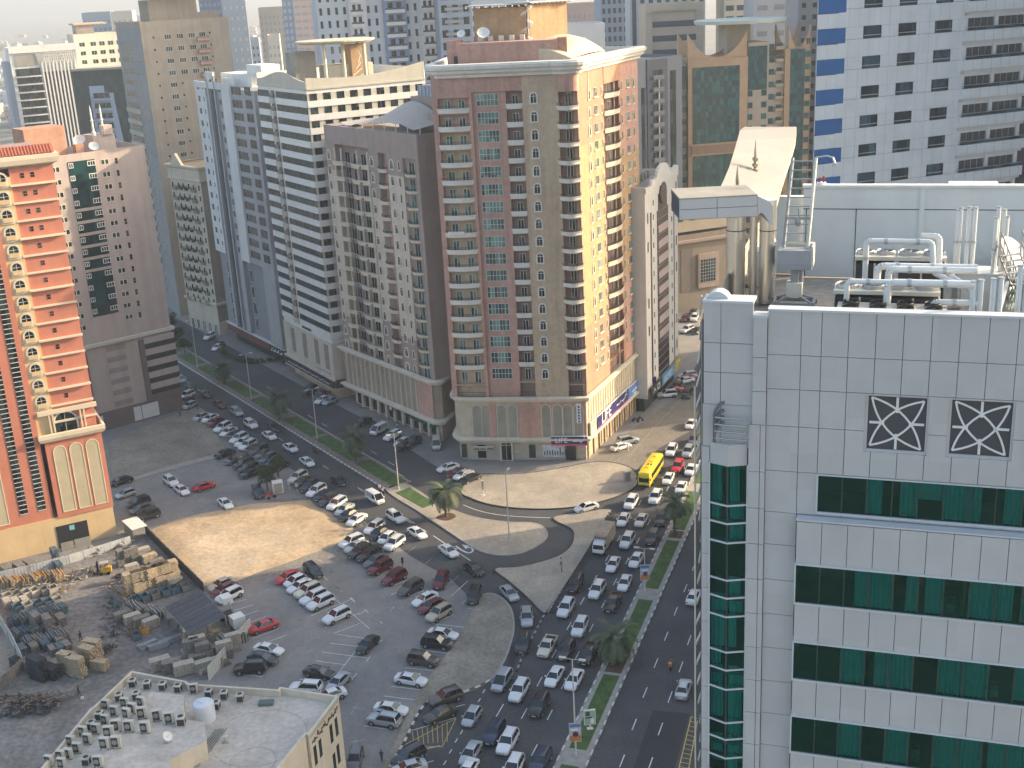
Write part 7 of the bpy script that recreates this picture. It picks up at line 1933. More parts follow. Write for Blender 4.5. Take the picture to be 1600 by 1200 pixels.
done(bgt('small white block left of the helipad tower on the horizon', 213, 240, 24, 950, 'white', 4, 5, .4, .4, 8, wm=BG['grey']))
done(bgt('tall hazy block far beyond the low houses', 385, 404, 60, 900, 'bluegrey', 3, 5, .4, .4, 8))
rf = random.Random(77)
def house(x, y, w, d, h, m):
 o = thing('house', f'{m.name[4:]} flat-roofed house fading into the haze on the plain', 'house', (x, y, 0), rf.uniform(-.4,.4), 'low houses in the haze')
 b = MB(); b.box(-w/2,w/2,-d/2,d/2,0,h); b.box(-w/4,w/4,-d/4,d/3,h,h+2.4); obj('wall', b, m, o)
 wv_ = MB()
 for i in range(3): wv_.box(-w*.38+i*w*.3, -w*.38+i*w*.3+1.3, -d/2-.05, -d/2, 1.5, 3.0); wv_.box(-w*.38+i*w*.3, -w*.38+i*w*.3+1.3, -d/2-.05, -d/2, h-2, h-.8)
 obj('window', wv_, BG['dark'], o, M=None)
n = 0
for i in range(600):
 u = rf.uniform(-40, 470) if i % 3 else rf.choice((rf.uniform(-30,30), rf.uniform(352,412))); v = 14+190*rf.random()**1.7
 p = g(u, v)
 if p[1] < 560 or p[1] > 4200: continue
 house(p[0], p[1], rf.uniform(12,26), rf.uniform(10,20), rf.uniform(4,11), BG[rf.choice(('beige','white','cream','salmon','white','pale'))]); n += 1
 if n >= 230: break
LF = mat('foliage', (0.035,0.06,0.02), .85, .35, .9, fine=5.0, col2=(0.06,0.095,0.03), c2scale=.7)
BARK = mat('bark', (0.13,0.095,0.07), .9, .25, 3.0, fine=9.0)
def crown_mesh(r, h, nleaf, size, seed):
 q = random.Random(seed); V = []; F_ = []; lob = [(q.uniform(-.5,.5)*r, q.uniform(-.5,.5)*r, q.uniform(.25,.8)*h, q.uniform(.38,.6)*r) for _ in range(9)]
 for i in range(nleaf):
  cx, cy, cz, cr = q.choice(lob); a, b = q.uniform(0,6.283), math.acos(q.uniform(-1,1)); rr = cr*q.random()**.25
  p = Vector((cx+rr*math.sin(b)*math.cos(a), cy+rr*math.sin(b)*math.sin(a), cz+rr*math.cos(b)*.8)); d = Vector((q.gauss(0,1),q.gauss(0,1),q.gauss(0,1))).normalized(); e = d.orthogonal().normalized(); s = size*q.uniform(.6,1.3); o = len(V)
  V += [p-d*s, p+e*s*.5, p+d*s, p-e*s*.5]; F_.append((o,o+1,o+2,o+3))
 me = bpy.data.meshes.new('crown'); me.from_pydata([tuple(v) for v in V], [], F_); me.materials.append(LF); return me
def tree(u, v, r, h, label, seed=1, me=None, group=None, trunk=2.0, pt=None):
 p = pt if pt is not None else g(u, v); t = thing('broadleaf_tree', label, 'tree', (p[0], p[1], 0), seed, group)
 link('crown', me or crown_mesh(r, h, 1500, .22, seed), t, Matrix.Translation((0,0,trunk*.7)))
 b = MB(); b.tube([(0,0,0),(.1,0,trunk*.6),(0,.1,trunk+.6*h*.5)],[.16,.13,.06],8)
 for q in range(4): b.cyl((0,0,trunk*.7),(r*.5*math.cos(q*1.6),r*.5*math.sin(q*1.6),trunk+h*.35),.07,.03,6)
 obj('trunk', b, BARK, t, True)
far_c = [crown_mesh(7, 8, 500, 1.1, s) for s in (1,2,3)]
n = 0
while n < 70:
 u, v = rf.uniform(-40, 460), 16+185*rf.random()**1.5; p = g(u, v)
 if 560 < p[1] < 3500: tree(0,0,7,8,'dark rounded tree among the low houses in the haze', n, far_c[n%3], 'trees on the hazy plain', 2.5, p); n += 1
tree(418,765,1.9,3.6,'left bushy roadside tree beside the small kiosk',5); tree(435,745,1.9,3.9,'right bushy roadside tree beside the small kiosk',8)
tree(276,540,2.6,4.2,'dark street tree at the far corner behind the dusty pink block',9); tree(268,520,2.6,4.6,'second dark street tree near the far street corner',10); tree(289,552,2.0,3.2,'lower round street tree near the far median',12)
PALM = mat('palm_frond', (0.055,0.085,0.045), .7, .3, 1.0, col2=(0.10,0.125,0.06), c2scale=.8)
PTR = mat('palm_trunk', (0.12,0.09,0.065), .95, .3, 5, fine=8)
def palm_crown(nf, L, seed):
 q = random.Random(seed); V = []; F_ = []
 for i in range(nf):
  az = i*2.399+q.uniform(-.2,.2); el = rad(q.choice((70,50,30,12,-8,-25)))+q.uniform(-.12,.12); Lf = L*q.uniform(.85,1.1); n = 22; P = []
  x = z = 0.0; a = el
  for k in range(n+1):
   P.append(Vector((x*math.cos(az), x*math.sin(az), z))); x += Lf/n*math.cos(a); z += Lf/n*math.sin(a); a -= rad(4.2+1.2*q.random())
  side = Vector((-math.sin(az), math.cos(az), 0))
  for k in range(1, n):
   c = P[k]; d = (P[k+1]-P[k-1]).normalized(); t = k/n; ll = .75*math.sin(math.pi*(.12+.8*t))*L/4
   o = len(V); V += [c-side*.02, c+side*.02, P[k+1]+side*.015, P[k+1]-side*.015]; F_.append((o,o+1,o+2,o+3))
   for s in (-1,1):
    for m_ in (0,.5):
     e = c+d*(m_*Lf/n); tip = e+side*s*ll+d*ll*.65+Vector((0,0,.12*ll-.25*ll*abs(m_-.2))); w = d*.045*L/4; o = len(V)
     V += [e-w, e+w, tip]; F_.append((o,o+1,o+2))
 me = bpy.data.meshes.new('crown'); me.from_pydata([tuple(v) for v in V], [], F_); me.materials.append(PALM); return me
def palm(u, v, vtop, R_, label, seed, lean=0):
 p = g(u, v); h = hz(u, vtop, p)*.96; t = thing('palm_tree', label, 'palm tree', (p[0], p[1], .16), seed*1.3, 'date palms on the medians')
 link('crown', palm_crown(44, R_, seed), t, Matrix.Translation((0,0,h)))
 b = MB(); pr = []
 for i in range(14): zz_ = h*i/13; r = .24-.05*i/13+(.03 if i % 2 else 0); pr.append((r, zz_))
 b.lathe(pr+[(.34,h+.05),(.30,h+.45),(.02,h+.6)], (0,0), 12); obj('trunk', b, PTR, t, True)
 return t
palm(697,808,768,4.3,'sunlit palm in a soil pit beside the short grass strip',1); palm(1054,838,785,3.8,'palm on the main median beside the traffic queue, nearer the bus',2); palm(961,1038,998,4.3,'nearest big palm on the main median by a soil bed',3)
palm(556,722,684,4.3,'palm on the street median facing the parked white van',4); palm(437,656,622,4.4,'palm on the street median between two tall lamp posts',5); palm(350,600,574,4.0,'dim palm at the far end of the street median',6)
LMP = mat('lamp_post', (0.50,0.48,0.44), .5, .1, 1); LHD = mat('lamp_head', (0.55,0.55,0.53), .4, 0)
def lamp(u, v, vt, label, double=True, az=0, poster=False):
 p = g(u, v); h = hz(u-(v-vt)*.06 if False else u, vt, p); t = thing('street_lamp', label, 'street lamp', (p[0], p[1], .1), az, 'street lamps')
 b = MB(); b.cyl((0,0,0),(0,0,h),.13,.075,10); b.cyl((0,0,0),(0,0,.5),.2,.2,10); obj('pole', b, LMP, t, True)
 for s in ((-1,1) if double else (1,)):
  a = MB(); a.bar((0,0,h-.05),(s*1.0,0,h+.1),.06,.06); obj('arm', a, LMP, t)
  l = MB(); l.box(s*1.25-.42,s*1.25+.42,-.16,.16,h+.02,h+.16); l.box(s*1.25-.3,s*1.25+.3,-.12,.12,h-.03,h+.018,1); obj('lamp_head', l, [LHD, LAMP], t)
 if poster:
  for s in (1,):
   q = MB(); q.box(-.75,.75,-.20,-.14,2.2,4.9,0); q.box(-.68,.68,-.215,-.201,4.3,4.75,1); q.box(-.68,.68,-.215,-.201,2.3,3.1,2); q.cyl((.05,-.201,3.3),(.05,-.225,3.3),.38,n=14,mi=3); q.box(-.5,.4,-.215,-.201,3.85,4.05,4)
   o = obj('poster', q, [mat('poster_pale',(.42,.44,.52),.5,.2,2), mat('poster_blue',(.12,.16,.42),.5,.1,2), mat('poster_orange',(.45,.17,.05),.5,.3,2), mat('poster_dark',(.10,.03,.04),.5,0), WS], t)
   o.rotation_euler.z = -az
 return t
sx_ = math.atan2(sn_[1], sn_[0]); rx_ = math.atan2(rn_[1], rn_[0])
lamp(623,765,678,'sunlit lamp post at the tip of the street median',True,sx_); lamp(496,687,608,'lamp post on the street median before the shop cars',True,sx_); lamp(393,625,553,'third lamp post along the street median, beside a palm',True,sx_)
lamp(309,575,500,'furthest lamp post near the dark street trees',True,sx_); lamp(796,848,738,'tall slim lamp post on the teardrop island',False,sx_+.6)
lamp(900,1182,1031,'nearest lamp post on the main median with an advertising poster',True,rx_,True); lamp(1008,926,858,'lamp post with poster on the main median behind the palm',True,rx_,True)
def board(u, v, w, h, z0, label, cols, az=0, name='advert_board', cat='sign'):
 p = g(u, v); t = thing(name, label, cat, (p[0], p[1], .1), az)
 f = MB(); f.box(-w/2,w/2,-.12,.12,z0,z0+h); f.cyl((0,0,0),(0,0,z0),.08,n=8); f.box(-.4,.4,-.3,.3,0,.12); obj('frame', f, M['whitetrim'], t)
 q = MB(); q.box(-w/2+.08,w/2-.08,-.14,-.121,z0+.1,z0+h-.1,0)
 for i, (a, b, c_, d2) in enumerate(((.15,.5,.62,.9),(.55,.85,.1,.45),(.12,.7,.45,.55))): q.box(-w/2+w*a,-w/2+w*b,-.15,-.141,z0+h*c_,z0+h*d2,1+i%2)
 obj('poster', q, cols, t)
PG = mat('poster_green',(.30,.42,.33),.5,.1,2); PK = mat('poster_dark2',(.05,.05,.05),.5,0)
board(922,1140,1.5,2.2,.7,'pale green advertising board on the median grass',[PG,PK,WS],.1)
board(755,780-5,.5,1.9,1.2,'yellow feather flag on the plaza edge',[M['paint_yellow'],M['paint_yellow'],WS],0,'feather_flag','flag');
def utility(u, v, w, d, h, label, m, name='utility_box', az=.3):
 p = g(u, v); t = thing(name, label, name.split('_')[-1], (p[0], p[1], .15), az); b = MB(); b.box(-w/2,w/2,-d/2,d/2,0,h); b.box(-w/2-.05,w/2+.05,-d/2-.05,d/2+.05,h,h+.08); obj('cabinet', b, m, t); q = MB(); q.box(-w*.42,w*.42,-d/2-.02,-d/2,.15,h-.1); obj('door', q, M['louvre'], t)
utility(980,752,1.1,.9,1.9,'grey utility cabinet at the shaded end of the plaza',M['metal']); utility(435,770,1.9,1.6,2.2,'small white parking kiosk under the roadside trees',M['white'],'parking_kiosk')
for u, v, lb in ((465,775,'first'),(453,772,'second')): p = g(u, v); q = MB(); q.cyl((0,0,0),(0,0,2.6),.05,n=8); q.box(-.25,.25,-.04,.04,2.0,2.6); tag(obj('sign_post', q, M['metal'], None, M=Matrix.Translation((p[0],p[1],0))), f'{lb} thin sign post from the parked cream SUV by the kiosk', 'sign')
p = g(630,893); q = MB(); q.cyl((0,0,0),(0,0,2.2),.05,n=8); q.box(-.18,.18,-.12,.12,1.5,2.5); tag(obj('parking_meter', q, M['dark'], None, M=Matrix.Translation((p[0],p[1],.1))), 'dark parking meter post beside the slanted car row', 'parking meter')
for u, v, lb in ((771,900,'left bollard on the triangular island'),(878,895,'dark bollard near the person on the triangular island')): p = g(u, v); q = MB(); q.cyl((0,0,0),(0,0,.8),.07,n=8); q.cyl((0,0,.8),(0,0,.88),.09,n=8); tag(obj('bollard', q, M['dark'], None, M=Matrix.Translation((p[0],p[1],.16))), lb, 'bollard')
hm = crown_mesh(1.0, 1.2, 700, .14, 40); hp_ = spl(W([(347,540),(350,553),(366,562),(384,567),(410,567),(440,563)]), 3, False)
hd = thing('hedge', 'low dark hedge curving round the corner restaurant terrace', 'hedge', (*hp_[0], 0)); V = []
for i, q in enumerate(hp_): link('clump', hm, hd, Matrix.Translation((q[0]-hp_[0][0], q[1]-hp_[0][1], .1)) @ Matrix.Rotation(i,4,'Z'))
# ================================================================ air
hz_ = MB(); hz_.box(-8800, 8800, -2800, 11800, -1.1, 170)
ho = obj('haze', hz_, M['dark']); tag(ho, kind='stuff')
hm_ = bpy.data.materials.new('haze'); hm_.use_nodes = True; hn = hm_.node_tree; hn.nodes.clear()
pv = hn.nodes.new('ShaderNodeVolumePrincipled'); oo = hn.nodes.new('ShaderNodeOutputMaterial')
pv.inputs['Color'].default_value = (0.58,0.63,0.70,1); pv.inputs['Density'].default_value = 0.00033; pv.inputs['Anisotropy'].default_value = 0.25
hn.links.new(pv.outputs[0], oo.inputs['Volume']); ho.data.materials[0] = hm_
# ================================================================ builders' yard
ry = random.Random(5)
YM = [mat('board_grey',(0.20,0.185,0.165),.9,.25,1.2,fine=5), mat('timber_pale',(0.42,0.33,0.22),.9,.25,1.2,fine=5), mat('formwork_blue',(0.085,0.13,0.16),.8,.3,1.2,fine=5), mat('timber_brown',(0.20,0.145,0.095),.9,.3,1.2,fine=5), mat('steel_grey',(0.26,0.27,0.28),.6,.2,1.5,metal=.3), mat('tarp_dark',(0.035,0.04,0.05),.8,.3,1.5), mat('orange_edge',(0.55,0.28,0.04),.7,.2,2), mat('sack_pale',(0.40,0.36,0.30),.9,.2,2), mat('green_side',(0.03,0.10,0.07),.8,.2,2)]
def stack_mesh(kind, seed):
 q = random.Random(seed); mb = MB()
 if kind == 'timber':            # layers of planks with battens
  for k in range(7):
   z = .12+k*.26
   for j in range(5): mb.box(-1.5+q.uniform(-.12,.12), 1.5+q.uniform(-.15,.15), -.75+j*.3+.01, -.75+j*.3+.28, z, z+.17, 0)
   for x in (-1.1,0,1.1): mb.box(x-.05, x+.05, -.75, .75, z-.07, z-.005, 1)
  n = ['plank','batten']
 elif kind == 'formwork':        # upright panels stood side by side
  for j in range(9): h = q.uniform(1.2,1.7); mb.box(-1.2+q.uniform(-.1,.1), 1.2+q.uniform(-.1,.1), -.8+j*.18, -.8+j*.18+.13, 0, h, j % 3 == 2)
 elif kind == 'crate':           # open-topped bin
  mb.box(-.9,.9,-.7,.7,0,.12,0)
  for a in ((-.9,-.82,-.7,.7),(.82,.9,-.7,.7),(-.82,.82,-.7,-.62),(-.82,.82,.62,.7)): mb.box(*a,.12,1.25,0)
  for i in range(6): mb.bar((q.uniform(-.7,0),q.uniform(-.5,.5),q.uniform(.5,1.0)),(q.uniform(0,.75),q.uniform(-.5,.5),q.uniform(.6,1.15)),.09,.07,1)
 elif kind == 'tubes':
  for k in range(4):
   for j in range(7-k): mb.cyl((-1.7+q.uniform(-.15,.15),-.75+j*.25+k*.12,.13+k*.21),(1.7,-.75+j*.25+k*.12,.13+k*.21),.12,n=7)
  for x in (-1.1,1.1): mb.box(x-.06,x+.06,-.95,.95,0,.03,1)
 elif kind == 'scrap':
  for i in range(34):
   a = Vector((q.uniform(-1.6,1.6),q.uniform(-1.3,1.15),q.uniform(.05,.7))); d = Vector((q.gauss(0,1),q.gauss(0,1),q.gauss(0,.5))).normalized()*q.uniform(.4,1.15)
   b = a+d; b.z = max(.05,b.z); mb.bar(a, b, q.uniform(.06,.3), q.uniform(.03,.1), i % 2)
 return mb.mesh('stack', YM[:2], False, False)
SMESH = {(k, s): stack_mesh(k, s) for k in ('timber','formwork','crate','tubes','scrap') for s in (1,2)}
YN = dict(timber=('timber_stack','timber stack','timber'), formwork=('formwork_panels','set of upright panels','panels'), crate=('storage_bin','open bin','bin'), tubes=('pipe_stack','stack of steel tubes','tubes'), scrap=('scrap_heap','heap of loose scrap','scrap'))
YC = {0:'grey',1:'pale',2:'blue',3:'brown',4:'steel grey',5:'black',6:'orange',7:'cream',8:'green'}
def yrow(us, kind, c0, c1, az, place, levels=1, sc=1.0, group=None):
 n = len(us)
 for i, (u, v) in enumerate(us):
  p = g(u, v); zz = 0.0
  for k in range(levels if hasattr(levels,'__int__') else levels[i]):
   nm, wd, cat = YN[kind]
   cc = c0 if not hasattr(c0,'__len__') else c0[(i+k)%len(c0)]
   lv = '' if (levels == 1) else (', lowest', ', upper', ', topmost')[k]
   t = thing(nm, ' '.join(f'{YC[cc]} {wd}, {ordn(i)} {place}{lv}'.split()[:16]), cat, (p[0]+ry.uniform(-.15,.15), p[1]+ry.uniform(-.15,.15), zz), az+ry.uniform(-.10,.10), group or 'stacks in the yard')
   t.scale = (sc,)*3
   o = link('stack', SMESH[(kind, 1+(i+k)%2)], t)
   for j, m_ in enumerate((cc, c1)): o.material_slots[j].link = 'OBJECT'; o.material_slots[j].material = YM[m_]
   zz += {'timber':1.95,'formwork':1.6,'crate':1.28,'tubes':1.0,'scrap':.6}[kind]*sc
def ln(u0, v0, u1, v1, n): return [(u0+(u1-u0)*i/(n-1), v0+(v1-v0)*i/(n-1)) for i in range(n)]
ra = heading(20,940,80,1000)
yrow(ln(10,898,50,890,3),'timber',0,3,ra,'from the left along the sunny yard fence',1,.9)
yrow(ln(8,918,92,905,6),'formwork',(0,7),6,ra,'from the left in the upper sunlit row')
yrow(ln(12,938,84,926,6),'crate',(7,0,7),3,ra,'from the left in the row of sunlit bins')
yrow(ln(30,955,92,945,5),'crate',(2,7,2),0,ra,'from the left in the shaded upper bin row')
yrow(ln(22,978,84,962,5),'formwork',(2,0,2),2,ra,'from the left in the blue panel row')
yrow(ln(26,1000,70,988,4),'formwork',(0,2,3),2,ra,'from the left below the blue panels')
yrow(ln(34,1022,92,1008,4),'timber',(2,0),3,ra,'from the left beside the white yard wall',1,.75)
yrow([(60,985),(78,990),(96,975)],'timber',0,3,ra,'in the high pile near the yard middle',(2,2,1),.8)
yrow([(62,1062),(82,1058)],'timber',5,5,ra+.3,'in the black pile before the pale timber',(2,1),1.0)
yrow([(106,1050),(122,1056),(140,1040),(148,1030),(156,1046)],'timber',(1,1),3,ra+.5,'in the pale pile beside the yard road',(2,2,2,2,1),.85)
yrow([(160,1018),(170,1012)],'scrap',3,5,0,'beside the pale timber pile')
yrow(ln(8,1098,88,1095,6),'scrap',(5,0),3,0,'from the left in the dark heap at the yard edge',1,1.1)
yrow(ln(12,1115,70,1110,4),'scrap',(3,5),5,.8,'from the left in the lower dark heap')
yrow(ln(108,905,150,893,3),'scrap',(7,1),0,.3,'from the left by the orange building fence',1,1.1)
yrow([(75,928+0),(96,922)],'scrap',7,3,.4,'on the sunlit pallets beside the yard bins')
yrow([(88,878),(93,888)],'timber',2,2,ra,'in the dark blue block by the garage gate',(2,1),.7)
rb2 = heading(200,880,250,930)
yrow([(196,882),(207,880),(218,878)],'timber',0,3,rb2+1.57,'from the left in the tall stack below the white shed',(2,2,1),.8)
yrow(ln(225,868,272,915,6),'timber',(7,1,0),3,rb2+1.57,'along the dark yard fence, from the top',1,.8)
yrow(ln(210,925,268,908,6),'timber',(1,1),7,rb2+1.57,'from the left in the big pale timber block',(2,2,2,2,2,2),.95)
yrow(ln(212,943,290,922,6),'crate',(2,2,0),2,rb2,'from the left in the blue bins below the timber block',1,.95)
yrow(ln(196,952,246,965,5),'formwork',(0,2,0),7,rb2,'from the left beside the solar shed',1,.95)
yrow(ln(192,970,236,980,4),'timber',(0,7),3,rb2+1.57,'from the left in front of the solar shed',1,.85)
yrow(ln(180,915,176,990,6),'scrap',(3,0,5),0,1.1,'from the top along the inner yard road')
yrow([(232,1010),(246,1012),(262,1004),(274,1000)],'tubes',4,4,rb2+1.57,'from the left in the steel tube stacks',1,.85)
yrow([(206,992),(214,998),(226,988)],'crate',(3,2,6),3,rb2,'from the left among the coloured bins by the tubes',1,.8)
yrow(ln(302,1010,330,1000,4),'timber',(7,1),3,rb2+1.4,'from the left in the pale bundle block below the shed',(2,2,2,1),.8)
yrow(ln(350,1008,378,1000,3),'formwork',(7,8),8,rb2,'from the left beside the white fence corner',1,.9)
yrow(ln(252,1045,290,1052,3),'timber',(7,0),8,rb2+1.4,'from the left in the pale stacks nearest the low building',1,.95)
yrow(ln(312,1048,350,1035,4),'tubes',(7,0),7,rb2+.2,'from the left in the pale rolls by the white fence',1,.7)
yrow([(320,1030),(336,1022),(352,1018)],'timber',(7,0),3,rb2+1.4,'from the left in the middle of the pale bundles',(2,1,1),.7)
yrow(ln(40,968,100,955,5),'timber',(0,2,3),3,ra,'from the left between the blue panel rows',1,.7)
yrow(ln(44,1012,100,1000,4),'formwork',(2,0),0,ra,'from the left below the shaded stacks')
yrow(ln(12,948,40,944,3),'timber',7,0,ra,'from the left beside the sunlit bins',1,.7)
yrow(ln(300,1028,318,1046,3),'timber',(7,0),8,rb2+1.4,'from the top in the pale bundles before the fence',(2,1,1),.8)
yrow(ln(210,905,262,895,4),'timber',(0,7),3,rb2+1.57,'from the left behind the big pale block',(2,1,1,1),.75)
yrow(ln(186,935,200,965,3),'formwork',(0,2),3,rb2,'from the top beside the inner yard road')
yrow(ln(14,928,66,918,5),'scrap',(7,0,3),0,.2,'from the left between the sunlit bins')
yrow(ln(50,992,86,985,3),'crate',(2,6,0),3,ra,'from the left among the shaded panels',1,.9)
yrow(ln(84,1022,104,1016,3),'timber',(0,2),3,ra,'from the left above the black pile',1,.7)
yrow(ln(30,1042,56,1048,3),'timber',(5,0),5,ra+.2,'from the left below the white wall end',1,.8)
yrow(ln(300,1004,312,1022,2),'timber',(7,0),8,rb2+1.4,'from the top at the left of the pale bundles',(2,2),.8)
yrow(ln(338,1040,366,1016,3),'timber',(7,0,7),8,rb2+1.4,'from the left against the white fence',(1,2,2),.75)
yrow(ln(262,968,290,985,3),'tubes',(4,0),4,rb2,'from the left in the shade of the slatted shed',1,.8)
yrow(ln(132,868,190,852,4),'scrap',(0,7,3),5,.3,'from the left below the garage gate')
def fence(name, px, h, m, label, step=2.4, t=.08, cat='fence'):
 P = W(px); f = thing(name, label, cat, (*P[0], 0)); inv = Matrix.Translation(-Vector(f.location)); b = MB(); p_ = MB()
 for a, c_ in zip(P[:-1], P[1:]):
  L = np.linalg.norm(c_-a); b.bar((*a, h/2), (*c_, h/2), t, h); n = max(1, int(L/.5)); e = (c_-a)/L; nn = np.array([e[1],-e[0]])
  for i in range(n+1): q = a+e*L*i/n; b.bar((*(q-nn*(t/2+.03)), h/2), (*(q+nn*(t/2+.03)), h/2), .09, h-.02)
  for i in range(int(L/step)+1): q = a+e*step*i; p_.cyl((*q,0),(*q,h+.12),.07,n=6)
 obj('panel', b, m, f, M=inv); obj('post', p_, M['metal'], f, M=inv)
WF_ = mat('fence_white',(0.50,0.51,0.50),.7,.15,.8,streak=.2)
fence('boundary_wall',[(229,834),(262,868),(300,905),(318,924)],1.7,M['kerb_dark'],'dark boundary wall between the golden sand and the yard',3,.2,'wall')
fence('yard_fence',[(393,986),(360,1024),(327,1064)],2.3,WF_,'white corrugated fence between the yard and the car park')
fence('yard_fence',[(-20,950),(0,976),(22,1012),(38,1046)],2.4,WF_,'white fence on the left edge of the yard')
fence('yard_fence',[(38,1046),(18,1066),(-10,1090)],2.0,YM[0],'dull grey fence running down from the white yard fence')
fence('yard_fence',[(0,907),(60,893),(110,880),(205,850)],1.6,WF_,'sunlit corrugated fence along the foot of the orange building')
sh_ = thing('small_shed','small white shed roof at the corner of sand and yard','shed',(*gx(213,836),0),rb2); b = MB(); b.box(-2.6,2.6,-1.4,1.4,2.3,2.4); b.box(-2.5,2.5,-1.3,-1.2,0,2.3,1)
for i in range(8): b.box(-2.6+i*.7,-2.5+i*.7,-1.4,1.4,2.401,2.44)
obj('roof', b, [M['whitetrim'], YM[0]], sh_)
A = [gx(257,950,3.2), gx(314,925,3.2), gx(352,962,3.2), gx(296,992,3.0)]
so = thing('slatted_shed','open shed roofed with dark panelled sheets beside the white fence','shed',(*A[0],0)); inv = Matrix.Translation(-Vector(so.location))
b = MB(); SP = mat('solar_panel',(0.045,0.048,0.06),.3,.2,1.5); zs3 = (3.4,3.6,3.3,3.1)
def quadpt(s, t): return tuple(np.array([*A[0],zs3[0]])*(1-s)*(1-t)+np.array([*A[1],zs3[1]])*s*(1-t)+np.array([*A[2],zs3[2]])*s*t+np.array([*A[3],zs3[3]])*(1-s)*t)
for (t0, t1) in ((0,.485),(.515,1)):
 for i in range(8):
  s0, s1 = i/8+.004, (i+1)/8-.004
  for j in range(3):
   ta, tb3_ = t0+(t1-t0)*j/3+.004, t0+(t1-t0)*(j+1)/3-.004; q = [quadpt(s0,ta),quadpt(s1,ta),quadpt(s1,tb3_),quadpt(s0,tb3_)]; b.add(q+[(x_,y_,z_-.05) for x_,y_,z_ in q],[(0,1,2,3),(7,6,5,4),(0,4,5,1),(1,5,6,2),(2,6,7,3),(3,7,4,0)])
obj('roof_panel', b, SP, so, M=inv)
fr = MB()
for i in range(9): fr.bar(Vector(quadpt(i/8,0))-Vector((0,0,.1)), Vector(quadpt(i/8,1))-Vector((0,0,.1)), .07, .07)
for j in (0,.25,.5,.75,1): fr.bar(Vector(quadpt(0,j))-Vector((0,0,.18)), Vector(quadpt(1,j))-Vector((0,0,.18)), .08, .08)
obj('roof_frame', fr, M['metal'], so, M=inv)
for s, t in ((0,0),(1,0),(1,1),(0,1),(.5,0),(.5,1)): q = quadpt(s,t); p_ = MB(); p_.cyl((q[0],q[1],0),(q[0],q[1],q[2]-.1),.08,n=8); obj('post', p_, M['metal'], so, M=inv)
p = g(164,896); fl = thing('forklift','yellow and black forklift with a pale cab roof in the yard','forklift',(p[0],p[1],0),.2); b = MB(); b.box(-.6,1.0,-.55,.55,.3,.95); b.box(.3,1.2,-.5,.5,.3,1.25)
obj('body', b, mat('fork_yellow',(0.62,0.36,0.03),.5,.15,2), fl); b = MB()
for x in (-.5,.6):
 for y in (-.5,.5): b.cyl((x,y,0),(x,y,2.0),.05,n=6)
b.box(-1.15,-.95,-.5,-.4,.1,2.3); b.box(-1.15,-.95,.4,.5,.1,2.3); b.box(-1.9,-1.1,-.35,-.2,.1,.16); b.box(-1.9,-1.1,.2,.35,.1,.16); obj('mast', b, M['dark'], fl)
b = MB(); b.box(-.65,.75,-.58,.58,2.0,2.12); obj('roof', b, YM[7], fl)
for x in (-.5,.7):
 for y in (-.62,.62): b = MB(); b.cyl((x,y-.1,.28),(x,y+.1,.28),.28,n=14); obj('wheel', b, M['black'], fl)
p = g(188,901); b = MB(); b.lathe([(.45,.02),(.8,.0),(.9,.14),(.8,.3),(.45,.28),(.45,.02)],(0,0),20); tag(obj('tyre', b, M['black'], None, True, Matrix.Translation((p[0],p[1],0))),'large black tyre lying beside the forklift','tyre')
p = g(364,975); cl_ = thing('crane_lorry','white lorry-mounted loader crane beside the solar roof','truck',(p[0],p[1],0),rb2); b = MB(); b.box(-3,2,-1,1,.7,1.0,1); b.box(1.2,3.0,-1,1,.7,2.4); obj('body', b, [M['white'], M['dark']], cl_)
b = MB(); b.cyl((.6,0,1),(.6,0,2.8),.2,n=8); b.bar((.6,0,2.8),(-1.8,0,4.2),.25,.25); b.bar((-1.8,0,4.2),(-2.6,0,2.6),.18,.18); obj('crane_arm', b, YM[4], cl_); b = MB(); b.box(-2.4,-.6,-.8,.8,3.2,4.3); obj('basket', b, M['white'], cl_)
for x in (-2,2.2):
 for y in (-.95,.95): b = MB(); b.cyl((x,y-.15,.45),(x,y+.15,.45),.45,n=14); obj('wheel', b, M['black'], cl_)
# ================================================================ low cream building with its roof of machines
zt = 11.0; pw_t = .9
c0, c1, c2, c3 = gx(205,1048,zt), gx(291,1063,zt), gx(527,1088,zt), gx(558,1240,zt)
root, kit = building('low_building','low cream building with a flat roof crowded by cooling units', gx(330,1150,0))
crm = mat('cream_block',(0.62,0.55,0.44),.85,.08,.4,streak=.18); rfm = mat('roof_pinkish',(0.47,0.42,0.37),.9,.13,.35,fine=1.5,col2=(0.54,0.49,0.43),c2scale=.2)
fA, fB = gx(482,1149,zt), gx(529,1087,zt); fC = gx(440,1256,zt); step_in = gx(479,1150,zt)
poly = [tuple(q) for q in (gx(205,1048,zt), gx(291,1064,zt), gx(295,1068,zt), gx(434,1077,zt), gx(437,1073,zt), fB, fA, gx(478,1147,zt), gx(380,1268,zt), gx(-20,1300,zt), gx(140,1108,zt), gx(146,1104,zt))]
shell(root, poly, zt, crm, rfm, pw_t)
LB = Face(fA, fB); mbx = MB()
for u0, v0, v1 in ((516,1133,1160),(524,1122,1149),(499,1156,1182),(491,1166,1195),(527,1164,1192),(521,1178,1205)):
 x_, z_ = LB.px(u0, v0); z2_ = LB.zx(u0+3, v1); mbx.box(x_-.3, x_+.35, -.05, .02, max(.5,z2_), z_, 0, LB.M)
bpart(root, 'window', mbx, G2)
lt_ = MB(); x_, z_ = LB.px(494,1160); rl_ = random.Random(3)
for i in range(15):
 a = .5+i*(LB.L-1.2)/15; z_ = zt-1.35-.2*math.sin(i*1.7); lt_.bar((a,-.09,z_),(a+.42,-.09,z_+.2*math.sin(i*2.3)),.06,.16,0,LB.M)
 if i % 2: lt_.bar((a+.2,-.09,z_),(a+.22,-.09,z_+.5),.05,.1,0,LB.M)
